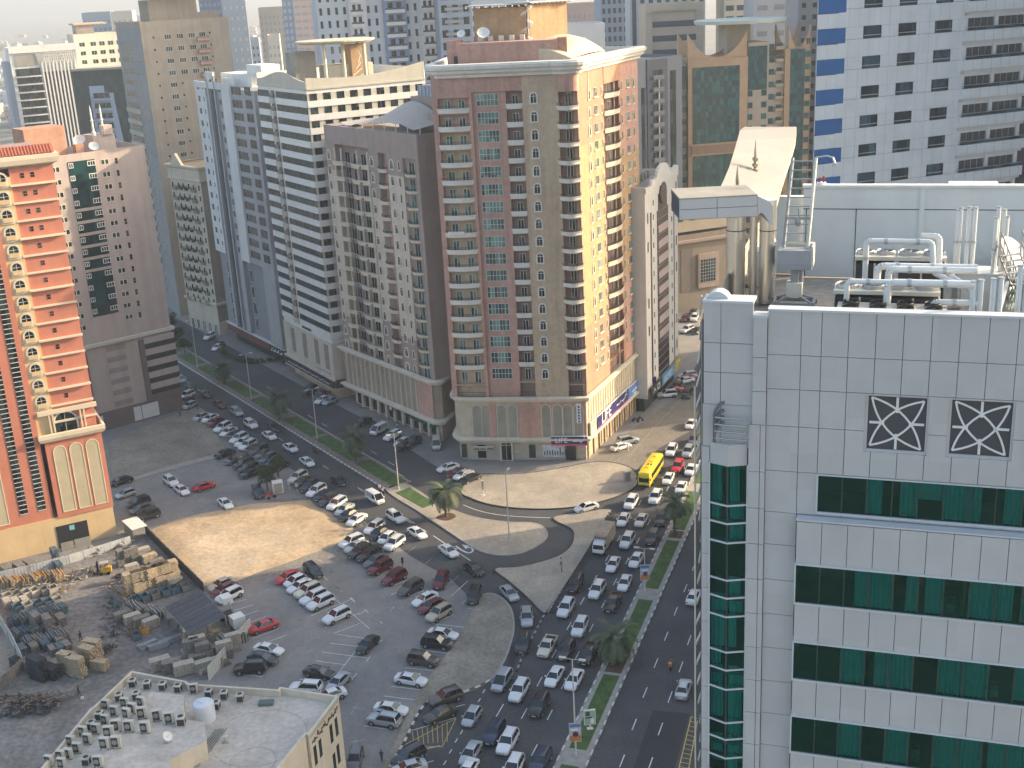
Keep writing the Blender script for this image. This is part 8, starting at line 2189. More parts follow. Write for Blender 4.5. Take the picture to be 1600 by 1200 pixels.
bpart(root, 'lettering', lt_, mat('letter_dark',(0.06,0.05,0.045),.6,0))
rd2 = MB()
for i in range(26): a = .2+i*(LB.L-.5)/26; rd2.box(a, a+.12, -.12, 0, zt-.6, zt-.02, 0, LB.M)
bpart(root, 'fin', rd2, M['cream'])
dk_ = zt-pw_t
pb = [gx(287,1093,12.3) if False else q for q in (gx(238,1081,12.6), gx(287,1086,12.6), gx(288,1124,12.6), gx(319,1128,12.6), gx(322,1158,12.6), gx(264,1188,12.6), gx(258,1300,12.6), gx(100,1300,12.6), gx(170,1165,12.6), gx(205,1118,12.6))]
mb = MB(); mb.prism([tuple(q) for q in pb], dk_, 12.6, 0, top=1); mb.prism([tuple(gx(u,v,14.2)) for u, v in ((200,1178),(263,1184),(300,1300),(120,1300))], 12.6, 13.6, 0, top=1)
bpart(root, 'penthouse', mb, [crm, rfm])
rk = MB()
for cx, cy, r in ((405,1152,5.5),(395,1190,2.6)):
 p = gx(cx, cy, dk_); n = 40
 for i in range(n): a0, a1 = 6.283*i/n, 6.283*(i+.8)/n; rk.bar((p[0]+r*math.cos(a0),p[1]+r*math.sin(a0),dk_+.012),(p[0]+r*math.cos(a1),p[1]+r*math.sin(a1),dk_+.012),.06,.01)
bpart(root, 'roof_stain', rk, M['mauve'])
hp = MB(); p = gx(416,1100,dk_); hp.box(p[0]-.9, p[0]+.9, p[1]-.5, p[1]+.5, dk_, dk_+.35); bpart(root, 'roof_hatch', hp, mat('hatch_green',(0.10,0.14,0.13),.6,.1,1))
kit.flush()
def ac_mesh():
 mb = MB(); mb.box(-.48,.48,-.2,.2,.12,1.25,0); mb.box(-.4,-.3,-.2,.2,0,.12,1); mb.box(.3,.4,-.2,.2,0,.12,1); ms = mb.mesh('casing',[UB, M['dark']])
 f = MB(); f.box(-.40,.22,-.225,-.2,.2,1.18,0); f.cyl((-.1,-.226,.7),(-.1,-.245,.7),.26,n=14,mi=1); return ms, f.mesh('grille',[COIL, M['louvre']])
def cube_mesh():
 mb = MB(); mb.box(-.42,.42,-.42,.42,.08,.12,0); mb.box(-.42,.42,-.42,.42,.86,.98,0)
 for x in (-.4,.36):
  for y in (-.4,.36): mb.box(x,x+.05,y,y+.05,.12,.86,0)
 mb.lathe([(.34,.98),(.34,1.06),(.30,1.06),(.30,1.0)],(0,0),18,0); ms = mb.mesh('casing',[UB])
 f = MB(); f.box(-.36,.36,-.36,.36,.12,.86,0); f.cyl((0,0,.985),(0,0,1.0),.30,n=18); return ms, f.mesh('coil',[COIL])
ACM, CUM = ac_mesh(), cube_mesh()
def units(px, kind, z, az, place, sc=1.08):
 ms = ACM if kind == 'box' else CUM
 for i, (u, v) in enumerate(px):
  p = g(u, v, z); t = thing('air_conditioner', f"{'slim upright' if kind == 'box' else 'square top-fan'} cooling unit, {ordn(i)} {place}", 'air conditioner', (p[0], p[1], z), az+ry.uniform(-.08,.08), 'cooling units on the low roof'); t.scale = (sc,)*3
  link('casing', ms[0], t); link('grille' if kind == 'box' else 'coil', ms[1], t)
azl = heading(140,1150,250,1060)
units([(208,1073),(231,1076),(255,1078),(279,1081),(327,1089),(351,1092),(376,1096)],'cube',dk_,.0,'from the left along the far parapet')
units([(187,1095),(214,1093),(156,1124),(144,1139)],'cube',dk_,0,'from the top along the left parapet')
units([(339,1108),(136,1195)],'cube',dk_,0,'set apart from the rows')
units([(304,1083)],'box',dk_,.2,'of its kind along the far parapet')
units([(167,1108),(196,1105),(180,1118),(166,1132),(151,1146),(131,1150),(138,1162),(112,1165),(122,1176),(96,1188),(108,1185),(78,1196),(98,1200)],'box',dk_,azl-1.4,'from the top in the left rows')
units([(222,1104),(208,1114),(199,1122)],'box',12.6,azl-1.5,'from the top on the roof ridge')
units([(223,1122),(247,1126),(266,1130)],'box',12.6,.1,'from the left behind the satellite dish',1.2)
units([(183,1142),(203,1143),(228,1145),(171,1152),(183,1168),(165,1170)],'box',12.6,azl-1.2,'from the top on the raised block',1.2)
units([(284,1133)],'cube',12.6,0,'on the raised block edge',1.2)
units([(155,1198)],'box',12.6,0,'at the bottom of the raised block',1.15)
p = g(321,1124,dk_); t = thing('water_tank','white round water tank on the low roof','water tank',(p[0],p[1],dk_)); b = MB(); b.lathe([(0,0),(1.25,0),(1.27,.5),(1.22,.55),(1.27,.6),(1.27,1.15),(1.22,1.35),(1.27,1.2),(1.27,2.1),(1.15,2.35),(.5,2.55),(.45,2.7),(0,2.72)],(0,0),26); obj('shell', b, mat('tank_white',(0.62,0.66,0.72),.5,.03,1), t, True)
dish('satellite_dish','small white dish in the middle of the low roof',(*gx(262,1160,12.6),12.6),.6,-.4); dish('satellite_dish','tilted dish near the stained circle on the low roof',(*gx(313,1190,dk_),dk_),.6,.2); dish('satellite_dish','thin tripod dish on the open part of the low roof',(*gx(352,1160,dk_),dk_),.5,2)
for i in range(4):
 a = gx(295+i*16,1185-i*14,dk_); b_ = gx(358-i*4,1128+i*3,dk_)
q = MB()
for k in range(5): a = gx(293+k*4,1200,dk_); b_ = gx(338+k*4,1140,dk_); q.bar((*a,dk_+.1+.02*k),(*b_,dk_+.1+.02*k),.08,.06)
tag(obj('pipe_bundle', q, mat('pipe_green',(0.12,0.17,0.15),.6,.2,1)),'thin dark pipes laid across the low roof beside the raised block','pipe')
# ================================================================ vehicles
def paint(name, c, metal=0.0, rough=0.3): return mat('car_'+name, c, rough, 0, metal=metal, coat=0.7)
CP = {'white': paint('white', (0.70,0.71,0.72)), 'black': paint('black', (0.012,0.013,0.016)), 'silver': paint('silver', (0.42,0.45,0.48), .35),
      'grey': paint('grey', (0.12,0.125,0.135), .3), 'dark grey': paint('dark_grey', (0.045,0.048,0.055), .3), 'dark blue': paint('dark_blue', (0.015,0.028,0.07), .2),
      'maroon': paint('maroon', (0.13,0.012,0.022), .2), 'red': paint('red', (0.52,0.02,0.03)), 'beige': paint('beige', (0.50,0.44,0.34), .2), 'brown': paint('brown', (0.10,0.085,0.075), .3),
      'yellow': paint('yellow', (0.78,0.60,0.02)), 'olive': paint('olive', (0.055,0.062,0.04), .2), 'cream': paint('cream', (0.62,0.58,0.48)), 'orange': paint('orange', (0.55,0.16,0.03))}
CG = mat('car_glass', (0.012,0.017,0.022), 0.06, 0, spec=0.8)
RIM = mat('wheel_rim', (0.35,0.36,0.38), 0.35, 0, metal=0.7)
def wheel_mesh(r, w):
 mb = MB()
 mb.cyl((0,-w/2,0),(0,w/2,0), r, r, 16, 0)
 for s in (-1, 1):
  mb.cyl((0,s*w/2,0),(0,s*(w/2+.012),0), r*.66, r*.60, 12, 1)
 return mb.mesh('wheel', [M['black'], RIM])
WH = wheel_mesh(.34, .22); WHB = wheel_mesh(.50, .30)
def loft(mb, st, mi=0, crown=0.03):
 """st: (x, half width, z bottom, z top)"""
 rings = []
 for x, w, zb, zt in st:
  hh = zt-zb
  half = [(w*.80, zb), (w*.97, zb+hh*.16), (w, zb+hh*.45), (w*.985, zb+hh*.72), (w*.90, zt-.015), (w*.45, zt+crown*.8)]
  ring = [(x, y, z) for y, z in half]+[(x, 0, zt+crown)]+[(x, -y, z) for y, z in half[::-1]]
  rings.append(ring)
 k = len(rings[0]); vs = [p for r in rings for p in r]; fs = []
 for i in range(len(rings)-1):
  for q in range(k-1): fs.append((i*k+q, (i+1)*k+q, (i+1)*k+q+1, i*k+q+1))
  fs.append((i*k+k-1, (i+1)*k+k-1, (i+1)*k, i*k))
 fs += [tuple(range(k)), tuple((len(rings)-1)*k+q for q in range(k))[::-1]]
 mb.add(vs, fs, mi)
CARS = {}
def car_kind(kind, st, gh, wheels, L, W_, extra=None, wr=.34, rails=False, sunroof=False, wm=None):
 """gh = (x rear base, x rear roof, x front roof, x front base, z belt, z roof, half width base, half width roof)"""
 mb = MB(); loft(mb, st)
 g_ = MB()
 for (a, b, c, d, z0, z1, wb, wt) in gh:
  z0b = z0-.06
  vs = [(a,wb,z0b),(b,wt,z1),(c,wt,z1),(d,wb,z0b),(a,-wb,z0b),(b,-wt,z1),(c,-wt,z1),(d,-wb,z0b)]
  g_.add(vs, [(0,1,2,3),(7,6,5,4),(3,2,6,7),(4,5,1,0)], 0)
  n = 4; R = []
  for i in range(n+1):
   x = b+(c-b)*i/n
   zc = z1+.045*math.sin(math.pi*(i*.8+.1*n)/n)
   R.append([(x,wt+.015,z1-.03),(x,wt*.93,z1+.015),(x,wt*.5,zc),(x,-wt*.5,zc),(x,-wt*.93,z1+.015),(x,-wt-.015,z1-.03)])
  fs = [(i*6+q,(i+1)*6+q,(i+1)*6+q+1,i*6+q+1) for i in range(n) for q in range(5)]
  fs += [(0,1,2,3,4,5),(n*6+5,n*6+4,n*6+3,n*6+2,n*6+1,n*6)]
  mb.add([p for r in R for p in r], fs, 0)
  for s in (-1, 1):       # pillars
   mb.bar((a-.01,s*(wb+.004),z0b),(b-.01,s*(wt+.004),z1-.01),.09,.10,0)
   mb.bar((d+.01,s*(wb+.004),z0b),(c+.01,s*(wt+.004),z1-.01),.07,.07,0)
   nb = 3 if (b < a+.35 and c-a > 2.6) else 2
   for i in range(1, nb+1):
    t = i/(nb+1) if nb == 3 else (0.30, 0.64)[i-1]
    x0 = a+(d-a)*t; x1 = b+(c-b)*t
    mb.bar((x0,s*(wb+.006),z0b),(x1,s*(wt+.006),z1-.01),.075,.05,1 if i != nb else 1)
   if rails: mb.bar((b+.15,s*(wt-.04),z1+.07),(c-.15,s*(wt-.04),z1+.07),.05,.04,1)
  if sunroof: mb.box((b+c)/2-.25,(b+c)/2+.6,-wt*.62,wt*.62,z1+.03,z1+.052,1)
 for x in wheels:
  for s in (-1, 1):
   mb.cyl((x,s*(W_*.5-.30),wr),(x,s*(W_*.5+.006),wr), wr+.06, wr+.06, 14, 1)
 f = st[-1]; r = st[0]
 mb.box(f[0]-.05,f[0]+.015,-f[1]*.55,f[1]*.55,f[2]+.12,f[3]-.12,1)
 mb.box(f[0],f[0]+.03,-.26,.26,f[2]+.10,f[2]+.20,2); mb.box(r[0]-.03,r[0],-.26,.26,r[2]+.2,r[2]+.31,2)
 for s in (-1, 1):
  d = gh[0][3]; mb.box(d-.30,d-.12,s*(W_/2-.02),s*(W_/2+.16),gh[0][4]+.02,gh[0][4]+.16,0) if s > 0 else mb.box(d-.30,d-.12,-(W_/2+.16),-(W_/2-.02),gh[0][4]+.02,gh[0][4]+.16,0)
 if extra: extra(mb, g_)
 body = mb.mesh('body', [CP['white'], M['dark'], M['white']], smooth=True)
 glass = g_.mesh('window', [CG])
 hl = MB(); hl.box(-.10,.035,-.17,.17,-.08,.07); hl = hl.mesh('headlight', [LAMP])
 tl = MB(); tl.box(-.03,.08,-.15,.15,-.09,.10); tl = tl.mesh('tail_light', [TAIL])
 CARS[kind] = dict(body=body, glass=glass, hl=hl, tl=tl, f=f, r=r, wheels=wheels, wr=wr, W=W_, wm=wm or WH)
car_kind('sedan', [(-2.36,.70,.38,.80),(-2.28,.84,.28,.96),(-1.7,.90,.24,1.01),(-.6,.915,.22,1.00),(.7,.915,.22,.98),(1.3,.90,.23,.93),(1.95,.86,.24,.83),(2.25,.76,.28,.72),(2.36,.60,.34,.64)],
         [(-1.82,-1.05,.32,1.12,.99,1.43,.80,.60)], (-1.42,1.42), 4.72, 1.83)
car_kind('suv', [(-2.30,.80,.45,1.05),(-2.22,.90,.38,1.18),(-1.6,.95,.32,1.20),(-.4,.955,.30,1.18),(.9,.955,.30,1.15),(1.5,.94,.32,1.10),(2.05,.90,.34,1.02),(2.32,.80,.40,.90),(2.40,.66,.46,.80)],
         [(-2.16,-1.92,.30,1.02,1.17,1.76,.86,.72)], (-1.42,1.45), 4.75, 1.91, wr=.38, rails=True, wm=wheel_mesh(.38,.24))
car_kind('hatchback', [(-1.98,.74,.40,.90),(-1.9,.84,.30,1.02),(-1.3,.88,.25,1.05),(0,.89,.24,1.02),(.9,.88,.24,.98),(1.5,.86,.25,.88),(1.9,.76,.30,.74),(1.98,.62,.36,.66)],
         [(-1.86,-1.45,.25,1.10,1.03,1.48,.80,.64)], (-1.25,1.25), 3.95, 1.77, wr=.31)
def bed(mb, g_):
 mb.box(-2.35,-.62,-.72,.72,1.125,1.16,1)
 for s in (-1, 1): mb.box(-2.45,-.55,*sorted((s*.80,s*.93)),1.10,1.30,0)
 mb.box(-2.50,-2.40,-.93,.93,1.08,1.30,0)
car_kind('pickup', [(-2.60,.84,.50,1.10),(-2.5,.92,.42,1.12),(-1.5,.94,.36,1.12),(-.5,.95,.34,1.14),(1.0,.95,.34,1.13),(1.7,.93,.36,1.08),(2.3,.88,.40,.98),(2.55,.74,.46,.86)],
         [(-.72,-.55,.52,1.15,1.13,1.76,.86,.70)], (-1.65,1.60), 5.2, 1.9, extra=bed, wr=.38, wm=CARS['suv']['wm'])
car_kind('van', [(-2.35,.80,.45,1.20),(-2.3,.88,.38,1.30),(-1.0,.92,.33,1.30),(.6,.92,.33,1.28),(1.7,.90,.34,1.18),(2.2,.84,.38,1.02),(2.35,.70,.44,.85)],
         [(-2.28,-2.22,1.05,1.95,1.22,2.05,.87,.78)], (-1.45,1.5), 4.7, 1.85, wr=.34)
car_kind('minivan', [(-2.40,.80,.42,1.05),(-2.3,.90,.34,1.14),(-1.0,.94,.28,1.14),(.8,.94,.28,1.10),(1.5,.92,.30,1.02),(2.1,.86,.34,.90),(2.4,.70,.40,.76)],
         [(-2.26,-2.02,.25,1.55,1.10,1.72,.87,.72)], (-1.45,1.5), 4.8, 1.9, wr=.35)
def make_van_panels():
 me = CARS['van']['body']; mb = MB()
 for s in (-1, 1):
  mb.add([(-2.2,s*.885,1.22),(.35,s*.885,1.22),(.35,s*.80,1.99),(-2.2,s*.80,1.99)], [(0,1,2,3)], 0)
  mb.add([(-2.2,s*.885,1.22),(.35,s*.885,1.22),(.35,s*.80,1.99),(-2.2,s*.80,1.99)], [(3,2,1,0)], 0)
 return mb.mesh('side_panel', [CP['white']], fix=False)
VANP = make_van_panels()
def new_car(kind, col, x, y, rz, label, group, z=0.0, roofcol=None):
 k = CARS[kind]
 cat = {'sedan':'car','suv':'SUV','hatchback':'car','pickup':'pickup','van':'van','minivan':'minivan'}[kind]
 nm = {'sedan':'sedan_car','suv':'sport_utility_car','hatchback':'hatchback_car','pickup':'pickup_truck','van':'panel_van','minivan':'minivan'}[kind]
 t = thing(nm, label, cat, (float(x), float(y), z), rz, group)
 b = link('body', k['body'], t); b.material_slots[0].link = 'OBJECT'; b.material_slots[0].material = CP[col]
 link('window', k['glass'], t)
 if kind == 'van':
  p = link('side_panel', VANP, t); p.material_slots[0].link = 'OBJECT'; p.material_slots[0].material = CP[col]
 for wx in k['wheels']:
  for s in (-1, 1): link('wheel', k['wm'], t, Matrix.Translation((wx, s*(k['W']/2-.10), k['wr'])))
 f, r = k['f'], k['r']
 for s in (-1, 1):
  link('headlight', k['hl'], t, Matrix.Translation((f[0]-.06, s*f[1]*.86, f[3]-.09)))
  link('tail_light', k['tl'], t, Matrix.Translation((r[0]+.03, s*r[1]*.88, r[3]-.12)))
 return t
HD = {}
RDn = math.atan2(-rd_[1], -rd_[0])                    # towards the camera on the main road
STn = math.atan2(sd_[1], sd_[0])                      # towards the junction on the street
def row(cars, hdg, place, order, group, jit=.035, seed=1):
 """cars: (u, v, kind, colour[, heading]); u, v is the middle of the car body in the picture"""
 rnd = random.Random(seed)
 cnt = {}
 for c in cars: cnt[(c[2], c[3])] = cnt.get((c[2], c[3]), 0)+1
 seen = {}
 for c in cars:
  u, v, kind, col = c[:4]; h = hdg if len(c) < 5 or c[4] is None else c[4]
  kn = {'sedan':'sedan','suv':'SUV','hatchback':'hatchback','pickup':'pickup','van':'van','minivan':'minivan'}[kind]
  k = (kind, col); i = seen.get(k, 0); seen[k] = i+1
  lab = f"{col} {kn} {place}" if cnt[k] == 1 else f"{ordn(i)} {col} {kn} {order}, {place}"
  p = g(u, v, .85 if kind in ('suv','van','minivan','pickup') else .7)
  new_car(kind, col, p[0], p[1], h+rnd.uniform(-jit, jit), lab, group)
S, U, HB, PK, VN, MV = 'sedan','suv','hatchback','pickup','van','minivan'
row([(1079,662,S,'white'),(1084,687,U,'grey'),(1049,703,U,'white'),(1075,705,U,'silver'),(1059,728,U,'red'),(1079,733,S,'white'),(1044,747,S,'white'),(1064,761,S,'white'),(1024,776,U,'white'),(986,784,U,'white'),
     (974,811,S,'white'),(1002,812,S,'cream'),(1033,810,U,'black'),(980,844,U,'white'),(1019,839,U,'black'),(958,881,S,'white'),(994,874,S,'white'),(976,910,S,'white'),(899,911,U,'black'),(933,921,U,'white'),
     (957,941,PK,'black'),(884,949,U,'white'),(906,979,U,'white'),(855,1009,PK,'cream'),(884,1015,U,'dark grey'),(919,1021,PK,'black'),(866,1056,S,'white'),(897,1061,S,'white'),(811,1078,U,'white'),(842,1101,U,'black'),
     (784,1062,MV,'silver'),(737,1119,HB,'silver'),(772,1143,U,'dark blue'),(793,1158,U,'white'),(735,1176,S,'silver'),(844,1188,U,'dark blue'),(802,1199,U,'white'),(730,1204,S,'white')],
 RDn, 'queuing on the main road', 'counting from the yellow bus', 'vehicles queuing on the main road')
row([(823,964,U,'silver',heading(821,945,825,985)),(817,1004,U,'dark grey',heading(822,985,811,1025)),(796,926,S,'silver',heading(779,908,812,945)),(740,888,S,'dark grey',heading(722,876,758,900)),(916,792,S,'white',heading(940,786,890,799))],
 0, 'curving through the sand-edged slip road', 'from the bend', 'vehicles on the loop road')
row([(297,602,S,'black'),(321,615,S,'dark grey'),(343,631,S,'maroon'),(370,643,U,'silver'),(392,662,U,'white'),(427,667,U,'dark grey'),(421,680,S,'white'),(454,699,S,'white'),(480,721,S,'white'),(529,750,S,'black'),
     (586,778,VN,'white'),(618,807,U,'white'),(652,832,S,'white'),(701,860,S,'white'),(283,592,HB,'silver')], STn, 'driving down the tree-lined street', 'from the far end', 'vehicles driving along the street')
h1 = heading(1420,1000,1350,1055) ; hA = heading(562,790,540,806)
hA = heading(558,800,525,822)
row([(291,617,U,'white'),(290,626,S,'maroon'),(296,633,HB,'silver'),(314,651,S,'silver'),(328,653,S,'white'),(336,659,S,'maroon'),(348,667,U,'white'),(357,674,S,'white'),(366,679,S,'black'),(373,684,U,'white'),(380,690,S,'white'),
     (387,695,U,'white'),(395,701,S,'black'),(404,703,U,'dark grey'),(411,709,S,'grey'),(418,716,U,'grey'),(427,722,U,'dark grey'),(437,727,S,'black')], hA, 'parked along the street beside the grey sand', 'from the far end', 'cars parked beside the grey sand lot')
row([(351,708,S,'black'),(366,718,S,'grey'),(380,724,U,'black'),(387,731,U,'black'),(390,739,S,'black'),(403,768,U,'black',heading(400,760,408,778)),(404,733,S,'dark grey')], heading(372,702,332,716), 'in the short row behind the kerb trees', 'from the sand', 'cars parked behind the roadside row')
row([(465,745,U,'cream'),(473,752,S,'dark grey'),(483,759,U,'black'),(494,766,U,'white'),(505,773,S,'black'),(513,780,U,'dark grey'),(526,786,U,'white'),(538,795,S,'silver'),(544,804,S,'black'),(557,811,S,'white')], hA, 'parked along the street above the golden sand', 'from the far end', 'cars parked above the golden sand lot')
row([(585,823,U,'white'),(592,832,S,'black'),(604,840,HB,'white'),(616,848,U,'white')], hA, 'in the group of four by the street corner', 'from the far end', 'four cars by the street corner')
hE = heading(600,852,560,872)
row([(549,845,U,'white',heading(570,838,528,856)),(556,853,S,'silver'),(563,861,U,'black'),(577,866,U,'black'),(587,875,S,'grey'),(594,885,U,'maroon'),(616,901,U,'maroon'),(642,917,U,'brown'),(664,935,S,'white'),(674,946,S,'maroon'),(686,957,U,'beige')],
 heading(700,948,668,966), 'in the slanted row beside the striped kerb', 'from the sand lot', 'cars in the long slanted row')
row([(689,906,U,'maroon',heading(694,895,682,918)),(741,929,U,'black',heading(746,917,736,944))], 0, 'in the bays beside the slip road', '', 'cars in the bays by the slip road')
hR = heading(668,1058,618,1050)+math.pi
row([(692,990,S,'white'),(682,1003,U,'black'),(661,1029,U,'brown'),(642,1061,S,'white'),(611,1107,S,'white',hR+.05),(600,1123,U,'silver',hR+math.pi)], hR, 'in the column beside the sandy island', 'from the top', 'cars in the column by the sandy island')
row([(697,1088,U,'brown'),(688,1115,S,'olive'),(638,1180,U,'black',heading(665,1165,612,1195)),(638,1199,S,'silver',heading(660,1190,612,1204))], heading(718,1080,672,1098), 'in the bays by the yellow hatching', 'from the top', 'cars in the bays by the yellow hatching')
row([(574,1006,S,'black',heading(588,992,560,1020)),(499,1050,S,'black',heading(478,1046,522,1056)),(528,1065,S,'silver',heading(542,1052,514,1078)),(478,1073,U,'white',heading(495,1073,460,1071)),(515,1086,S,'white',heading(530,1080,500,1090)),(555,1184,HB,'grey',heading(560,1170,552,1200))],
 0, 'in the middle bays of the car park', 'from the right', 'cars in the middle of the car park')
hF = heading(546,952,508,970)
row([(450,901,S,'red'),(461,907,HB,'white'),(469,915,S,'white'),(481,922,U,'cream'),(490,932,U,'white'),(501,940,U,'white'),(526,961,U,'white'),(489,891,U,'black',heading(480,882,500,900))], hF, 'in the packed diagonal row below the golden sand', 'from the sand', 'cars in the packed diagonal row')
row([(346,912,S,'beige'),(350,920,S,'maroon'),(358,929,U,'white'),(411,978,S,'red',heading(428,972,394,984)),(420,1014,S,'white',heading(400,1010,440,1018)),(411,1028,S,'black',heading(390,1024,432,1034)),(391,1042,U,'black',heading(410,1042,372,1044))], heading(378,920,340,938), 'by the yard fence and solar roof', 'from the sand', 'cars beside the yard')
row([(189,751,S,'black'),(196,771,HB,'silver'),(216,784,U,'black'),(222,794,S,'grey'),(231,804,U,'dark grey'),(267,751,U,'white',heading(258,744,280,760)),(284,765,S,'white',heading(276,758,296,773)),(319,759,S,'red',heading(302,764,334,754)),(352,786,S,'white',heading(342,779,362,794))],
 heading(238,795,205,806), 'in the car park beside the orange building', 'from the top', 'cars beside the orange building')
row([(1084,931,S,'white'),(1068,1075,S,'silver')], RDn+math.pi, 'driving away on the right-hand carriageway', '', 'cars on the free carriageway')
hT = heading(970,697,1000,681)
row([(981,687,U,'silver',heading(965,692,1000,684)),(970,697,S,'white',heading(955,702,988,692)),(1042,615,U,'white',heading(1060,614,1025,617)),(1074,614,U,'black'),(1058,604,U,'dark grey'),(1053,609,S,'red',heading(1060,606,1040,611)),(1070,594,S,'white',heading(1085,592,1055,597)),(1074,586,U,'white',heading(1090,584,1060,588)),(1072,590,S,'red',heading(1085,588,1058,593)),
     (1074,475,U,'silver',heading(1080,470,1068,482)),(1085,496,U,'white',heading(1090,488,1078,506)),(1070,497,S,'maroon',heading(1076,490,1062,504)),(1074,514,U,'white',heading(1084,510,1064,518)),(1088,516,S,'black'),(1083,487,S,'dark grey')],
 heading(1080,606,1068,622), 'in the side road beyond the shop signs', 'from the pharmacy', 'cars in the side road')
row([(327,525,U,'white',heading(338,519,318,532)),(340,542,S,'white',heading(350,536,330,548)),(483,609,U,'black'),(502,616,S,'dark grey'),(504,624,S,'white'),(516,626,S,'silver'),(567,658,S,'dark grey'),(592,671,VN,'white'),(613,680,U,'white'),(629,690,S,'white'),(645,690,U,'dark grey'),(682,693,VN,'cream',heading(682,680,682,705)),
     (700,730,S,'white',heading(715,726,685,734)),(715,738,S,'maroon',heading(730,732,700,742)),(724,741,S,'white',heading(738,735,710,747)),(735,747,S,'black',heading(748,742,722,752)),(628,697,S,'black')], heading(610,664,575,682), 'across the street by the shop arcade', 'from the far end', 'cars by the shops across the street')
def bus(x, y, rz):
 t = thing('coach_bus', 'bright yellow single deck bus pulling out beside the pale plaza', 'bus', (x, y, 0), rz)
 mb = MB(); st = []
 L = 5.4
 prof = [(-L,1.05,.5,2.9),(-L+.12,1.2,.38,3.1),(-2,1.25,.33,3.15),(3,1.25,.33,3.15),(L-.35,1.23,.35,3.1),(L-.05,1.12,.42,2.75),(L,.98,.5,1.35)]
 loft(mb, prof, 0, .08)
 for px_ in (-3.4,-.9,2.3):
  mb.box(px_-.35,px_+.35,-.3,.3,3.2,3.33,0)
 mb.box(.6,1.1,-.42,-.12,3.2,3.30,1); mb.box(.6,1.1,.12,.42,3.2,3.30,1)
 for s in (-1, 1):
  for wx in (-3.2, 3.1): mb.cyl((wx,s*.9,.5),(wx,s*1.262,.5),.6,.6,14,1)
 obj('body', mb, [CP['yellow'], M['dark']], t, True)
 gl = MB()
 for s in (-1, 1):
  for i in range(7):
   x0 = -4.9+i*1.32
   gl.box(x0, x0+1.24, *sorted((s*1.15, s*1.258)), 1.75, 2.68)
 obj('window', gl, CG, t)
 w = MB(); w.add([(L+.02,-.98,1.35),(L+.02,.98,1.35),(L-.06,1.02,2.75),(L-.06,-1.02,2.75)],[(0,1,2,3)])
 w.add([(L-.02,-.98,1.30),(L-.02,.98,1.30),(L-.3,1.02,2.85),(L-.3,-1.02,2.85)],[(3,2,1,0)]); w.add([(L+.02,-.98,1.35),(L+.02,.98,1.35),(L-.02,.98,1.30),(L-.02,-.98,1.30)],[(0,1,2,3)])
 obj('windscreen', w, CG, t)
 b = MB(); b.box(L-.1,L+.08,-1.0,1.0,.42,.78); obj('bumper', b, M['dark'], t)
 for s in (-1, 1):
  h = MB(); h.box(L-.02,L+.05,s*.8-.14,s*.8+.14,.86,1.06); obj('headlight', h, LAMP, t)
  m_ = MB(); m_.bar((L-.1,s*1.1,2.7),(L+.35,s*1.38,2.35),.05,.05); m_.box(L+.25,L+.37,s*1.38-.1,s*1.38+.1,1.95,2.4); obj('mirror', m_, M['dark'], t)
  for wx in (-3.2, 3.1): link('wheel', WHB, t, Matrix.Translation((wx, s*1.1, .5)))
p = g(1017,735,1.6); bus(p[0], p[1], heading(1036,706,1002,758))
def truck(x, y, rz):
 t = thing('covered_truck', 'white cab lorry with a tall beige canvas cargo body in the queue', 'truck', (x, y, 0), rz)
 c = MB(); loft(c, [(2.0,1.02,.6,2.3),(2.1,1.05,.5,2.45),(3.2,1.05,.5,2.45),(3.6,1.02,.5,2.1),(3.75,.95,.55,1.45)], 0, .05)
 c.box(3.6,3.8,-.95,.95,.45,.75,1)
 obj('cab', c, [CP['white'], M['dark']], t, True)
 w = MB(); w.add([(3.79,-.86,1.45),(3.79,.86,1.45),(3.64,.84,2.15),(3.64,-.84,2.15)],[(0,1,2,3)])
 for s in (-1,1): w.box(2.5,3.3,*sorted((s*1.0,s*1.062)),1.45,2.1)
 obj('window', w, CG, t)
 for s in (-1,1):
  h = MB(); h.box(3.76,3.82,s*.75-.13,s*.75+.13,.82,1.02); obj('headlight', h, LAMP, t)
 ch = MB(); ch.box(-3.7,3.2,-.45,.45,.55,.85); obj('chassis', ch, M['dark'], t)
 bd = MB(); bd.box(-3.8,1.9,-1.15,1.15,.9,1.3,1)
 bd.box(-3.8,1.9,-1.12,1.12,1.302,3.15,0)
 for i in range(9):
  xx = -3.78+i*.7
  for s in (-1,1): bd.box(xx,xx+.06,*sorted((s*1.12,s*1.16)),1.3,3.15,1)
 bd.box(-3.82,1.93,-1.16,1.16,3.152,3.22,2)
 for i in range(6): bd.box(1.9,1.94,-1.0+i*.36,-.78+i*.36,2.5,2.9,3)
 obj('cargo_body', bd, [mat('canvas',(0.42,0.36,0.28),.9,.2,.8,streak=.25), mat('truck_rail',(0.5,0.48,0.44),.7,.1,1), mat('canvas_top',(0.36,0.29,0.225),.9,.25,.8), mat('stain_red',(0.2,0.05,0.04),.8,0)], t)
 for s in (-1,1):
  for wx in (-2.5,-1.45,2.75): link('wheel', WHB, t, Matrix.Translation((wx, s*.95, .5)))
p = g(943,842,1.6); truck(p[0], p[1], RDn)
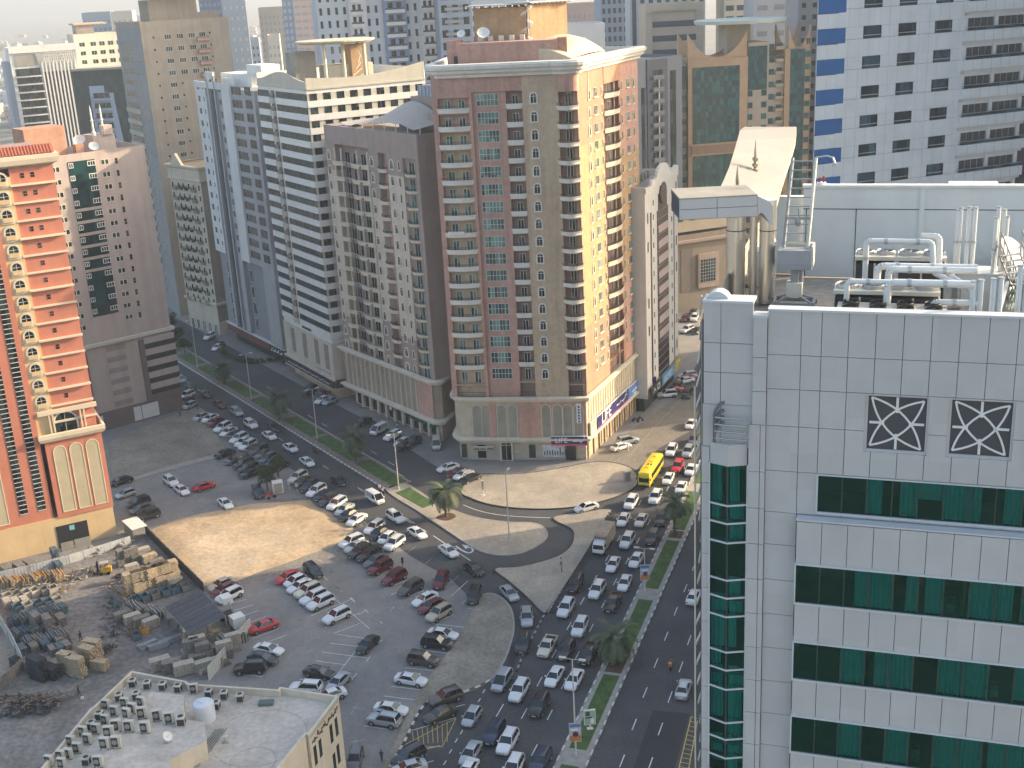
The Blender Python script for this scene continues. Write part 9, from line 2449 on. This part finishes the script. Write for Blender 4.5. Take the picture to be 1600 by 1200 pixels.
def motorbike(x, y, rz, label, col, rider=True, shirt=(0.1,0.1,0.1)):
 t = thing('motorcycle', label, 'motorcycle', (x, y, 0), rz, 'motorcycles')
 f = MB(); f.tube([(-.55,0,.62),(-.1,0,.72),(.3,0,.78),(.55,0,.65)],[.10,.15,.16,.08],8); f.bar((.55,0,.30),(.42,0,.98),.05,.05)
 f.bar((.42,-.32,1.0),(.42,.32,1.0),.035,.035)
 obj('frame', f, CP[col], t, True)
 for wx in (-.62,.62):
  w = MB(); w.cyl((wx,-.06,.30),(wx,.06,.30),.30,.30,14); obj('wheel', w, M['black'], t)
 if rider:
  b = MB(); b.box(-.95,-.5,-.25,.25,.85,1.3); obj('delivery_box', b, CP[col], t)
  person_at(x, y, rz, f"person in dark clothes riding the {label.split(' ')[0]} motorcycle", shirt, sit=True)
def skin_person(me_name, joints, edges, mats, facesel=None):
 me = bpy.data.meshes.new(me_name); me.from_pydata([j[0] for j in joints], edges, [])
 o = bpy.data.objects.new(me_name, me); COL.objects.link(o)
 sk = o.modifiers.new('s','SKIN'); sk.use_smooth_shade = True
 for i, j in enumerate(joints):
  r = j[1]; me.skin_vertices[0].data[i].radius = (r, r) if not hasattr(r,'__len__') else r
 me.skin_vertices[0].data[0].use_root = True
 ss = o.modifiers.new('u','SUBSURF'); ss.levels = 1; ss.render_levels = 1
 dg = bpy.context.evaluated_depsgraph_get(); ev = o.evaluated_get(dg)
 m2 = bpy.data.meshes.new_from_object(ev); bpy.data.objects.remove(o); bpy.data.meshes.remove(me)
 m2.name = me_name
 m2.materials.clear()
 for m in mats: m2.materials.append(m)
 return m2
SKIN = mat('skin', (0.26,0.14,0.09), .6, 0); HAIR = mat('hair', (0.015,0.012,0.01), .7, 0)
_pc = {}
def person_at(x, y, rz, label, shirt=(0.03,0.03,0.035), trousers=(0.03,0.03,0.04), sit=False, robe=False, z=0.0):
 k = (shirt, trousers, sit, robe)
 if k not in _pc:
  sp = .30 if not sit else .12
  if sit:
   J = [((-.1,0,.82),.15),((-.05,0,1.05),(.17,.12)),((0,0,1.30),(.19,.12)),((.02,0,1.44),.06),((.04,0,1.58),(.10,.12)),((.05,0,1.68),.09),
                 ((0,.20,1.33),.06),((.18,.26,1.12),.045),((.40,.24,1.02),.035),((0,-.20,1.33),.06),((.18,-.26,1.12),.045),((.40,-.24,1.02),.035),
                 ((-.05,.12,.80),.09),((.28,.20,.70),.075),((.12,.20,.28),.05),((.26,.20,.24),.04),((-.05,-.12,.80),.09),((.28,-.20,.70),.075),((.12,-.20,.28),.05),((.26,-.20,.24),.04)]
  else:
   lw_ = .14 if robe else .085
   J = [((0,0,.95),(.15,.12)),((0,0,1.15),(.15,.11)),((0,0,1.38),(.18,.11)),((.01,0,1.48),.055),((.02,0,1.62),(.085,.10)),((.03,0,1.71),.08),
                 ((0,.20,1.40),.055),((-.06,.25,1.12),.045),((.04,.26,.88),.033),((0,-.20,1.40),.055),((.07,-.25,1.13),.045),((.18,-.24,.92),.033),
                 ((0,.10,.88),lw_),((.14,.10,.50),lw_*.85),((.12,.10,.09),.05 if not robe else .10),((.24,.11,.05),.04),((0,-.10,.88),lw_),((-.08,-.10,.50),lw_*.85),((-.24,-.10,.10),.05 if not robe else .10),((-.12,-.10,.05),.04)]
  E_ = [(0,1),(1,2),(2,3),(3,4),(4,5),(2,6),(6,7),(7,8),(2,9),(9,10),(10,11),(0,12),(12,13),(13,14),(14,15),(0,16),(16,17),(17,18),(18,19)]
  sm = mat('shirt', shirt, .85, .1, 3.0); tm = mat('trousers', trousers, .85, .1, 3.0)
  me = skin_person('body', J, E_, [sm, tm, SKIN])
  for p_ in me.polygons:
   c = p_.center
   zz = c.z
   if zz > 1.47: p_.material_index = 2
   elif (abs(c.y) > .2 and zz < (1.05 if sit else .98) and zz > .75): p_.material_index = 2
   elif zz < (.88 if sit else .97): p_.material_index = 0 if robe else 1
   else: p_.material_index = 0
  hm = MB(); hm.lathe([(0.0,1.80),(.06,1.785),(.095,1.74),(.108,1.68),(.10,1.62)], (.0,0), 10, 0)
  hme = hm.mesh('hair', [HAIR], True)
  _pc[k] = (me, hme)
 me, hme = _pc[k]
 o = link('person', me, None, Matrix.Translation((x,y,z)) @ Matrix.Rotation(rz,4,'Z'))
 tag(o, label, 'person', 'people in the streets and yard')
 h = link('hair', hme, o)
 if sit: h.matrix_basis = Matrix.Translation((.04,0,-.02))
 return o
for u, v, hd, lb, col, rd2 in ((597,770,STn,'white motorcycle with a rider passing the white van at the junction','white',True),(493,709,STn,'black motorcycle with a rider on the tree-lined street','black',True),(1049,1044,RDn+math.pi,'orange motorcycle with a rider on the empty right carriageway','orange',True),
                             (425,779,0.6,'red motorcycle with a rider by the kerb trees','red',True),(993,659,2.4,'black parked motorcycle in front of the shopfront, standing closest to the sign','black',False),(1001,657,2.2,'dark blue parked motorcycle in front of the shopfront','dark blue',False),(215,812,.3,'orange parked motorcycle beside the orange building corner','orange',False)):
 p = gx(u, v); motorbike(p[0], p[1], hd, lb, col, rd2)
for u, v, hd, lb, sh, tr, rb in ((981,706,-1.5,'person in a long white robe beside the parked white sedan',(0.6,0.6,0.58),(0.6,0.6,0.58),True),(597,1190,1.3,'person in black walking near the corner of the low building',(0.02,0.02,0.025),(0.02,0.02,0.025),False),
                           (282,652,.5,'person in black standing by the brown garage wall',(0.02,0.02,0.02),(0.02,0.02,0.02),False),(310,640,.5,'person in dark clothes at the far end of the roadside cars',(0.04,0.04,0.05),(0.03,0.03,0.05),False),
                           (127,1002,2.5,'person in black bending towards boards in the yard',(0.015,0.015,0.02),(0.02,0.02,0.03),False),(124,1088,.3,'person in black carrying a white bag in the yard',(0.015,0.015,0.02),(0.02,0.02,0.02),False),(877,886,-1,'person in a white top on the triangular island',(0.5,0.5,0.5),(0.05,0.05,0.08),False),
                           (621,672,.8,'person in white beside the white van at the shops',(0.5,0.5,0.5),(0.1,0.1,0.12),False),(113,1015,1,'person in blue among the grey boards in the yard',(0.04,0.07,0.13),(0.03,0.04,0.06),False)):
 p = gx(u, v); person_at(p[0], p[1], hd, lb, sh, tr, False, rb)
bm_ = MB(); bm_.box(-.2,.2,-.12,.12,0,.3); p = gx(129,1092)
tag(obj('bag', bm_, M['white'], None, M=Matrix.Translation((p[0],p[1],.02))), 'white bag on the ground beside the person in the yard', 'bag')
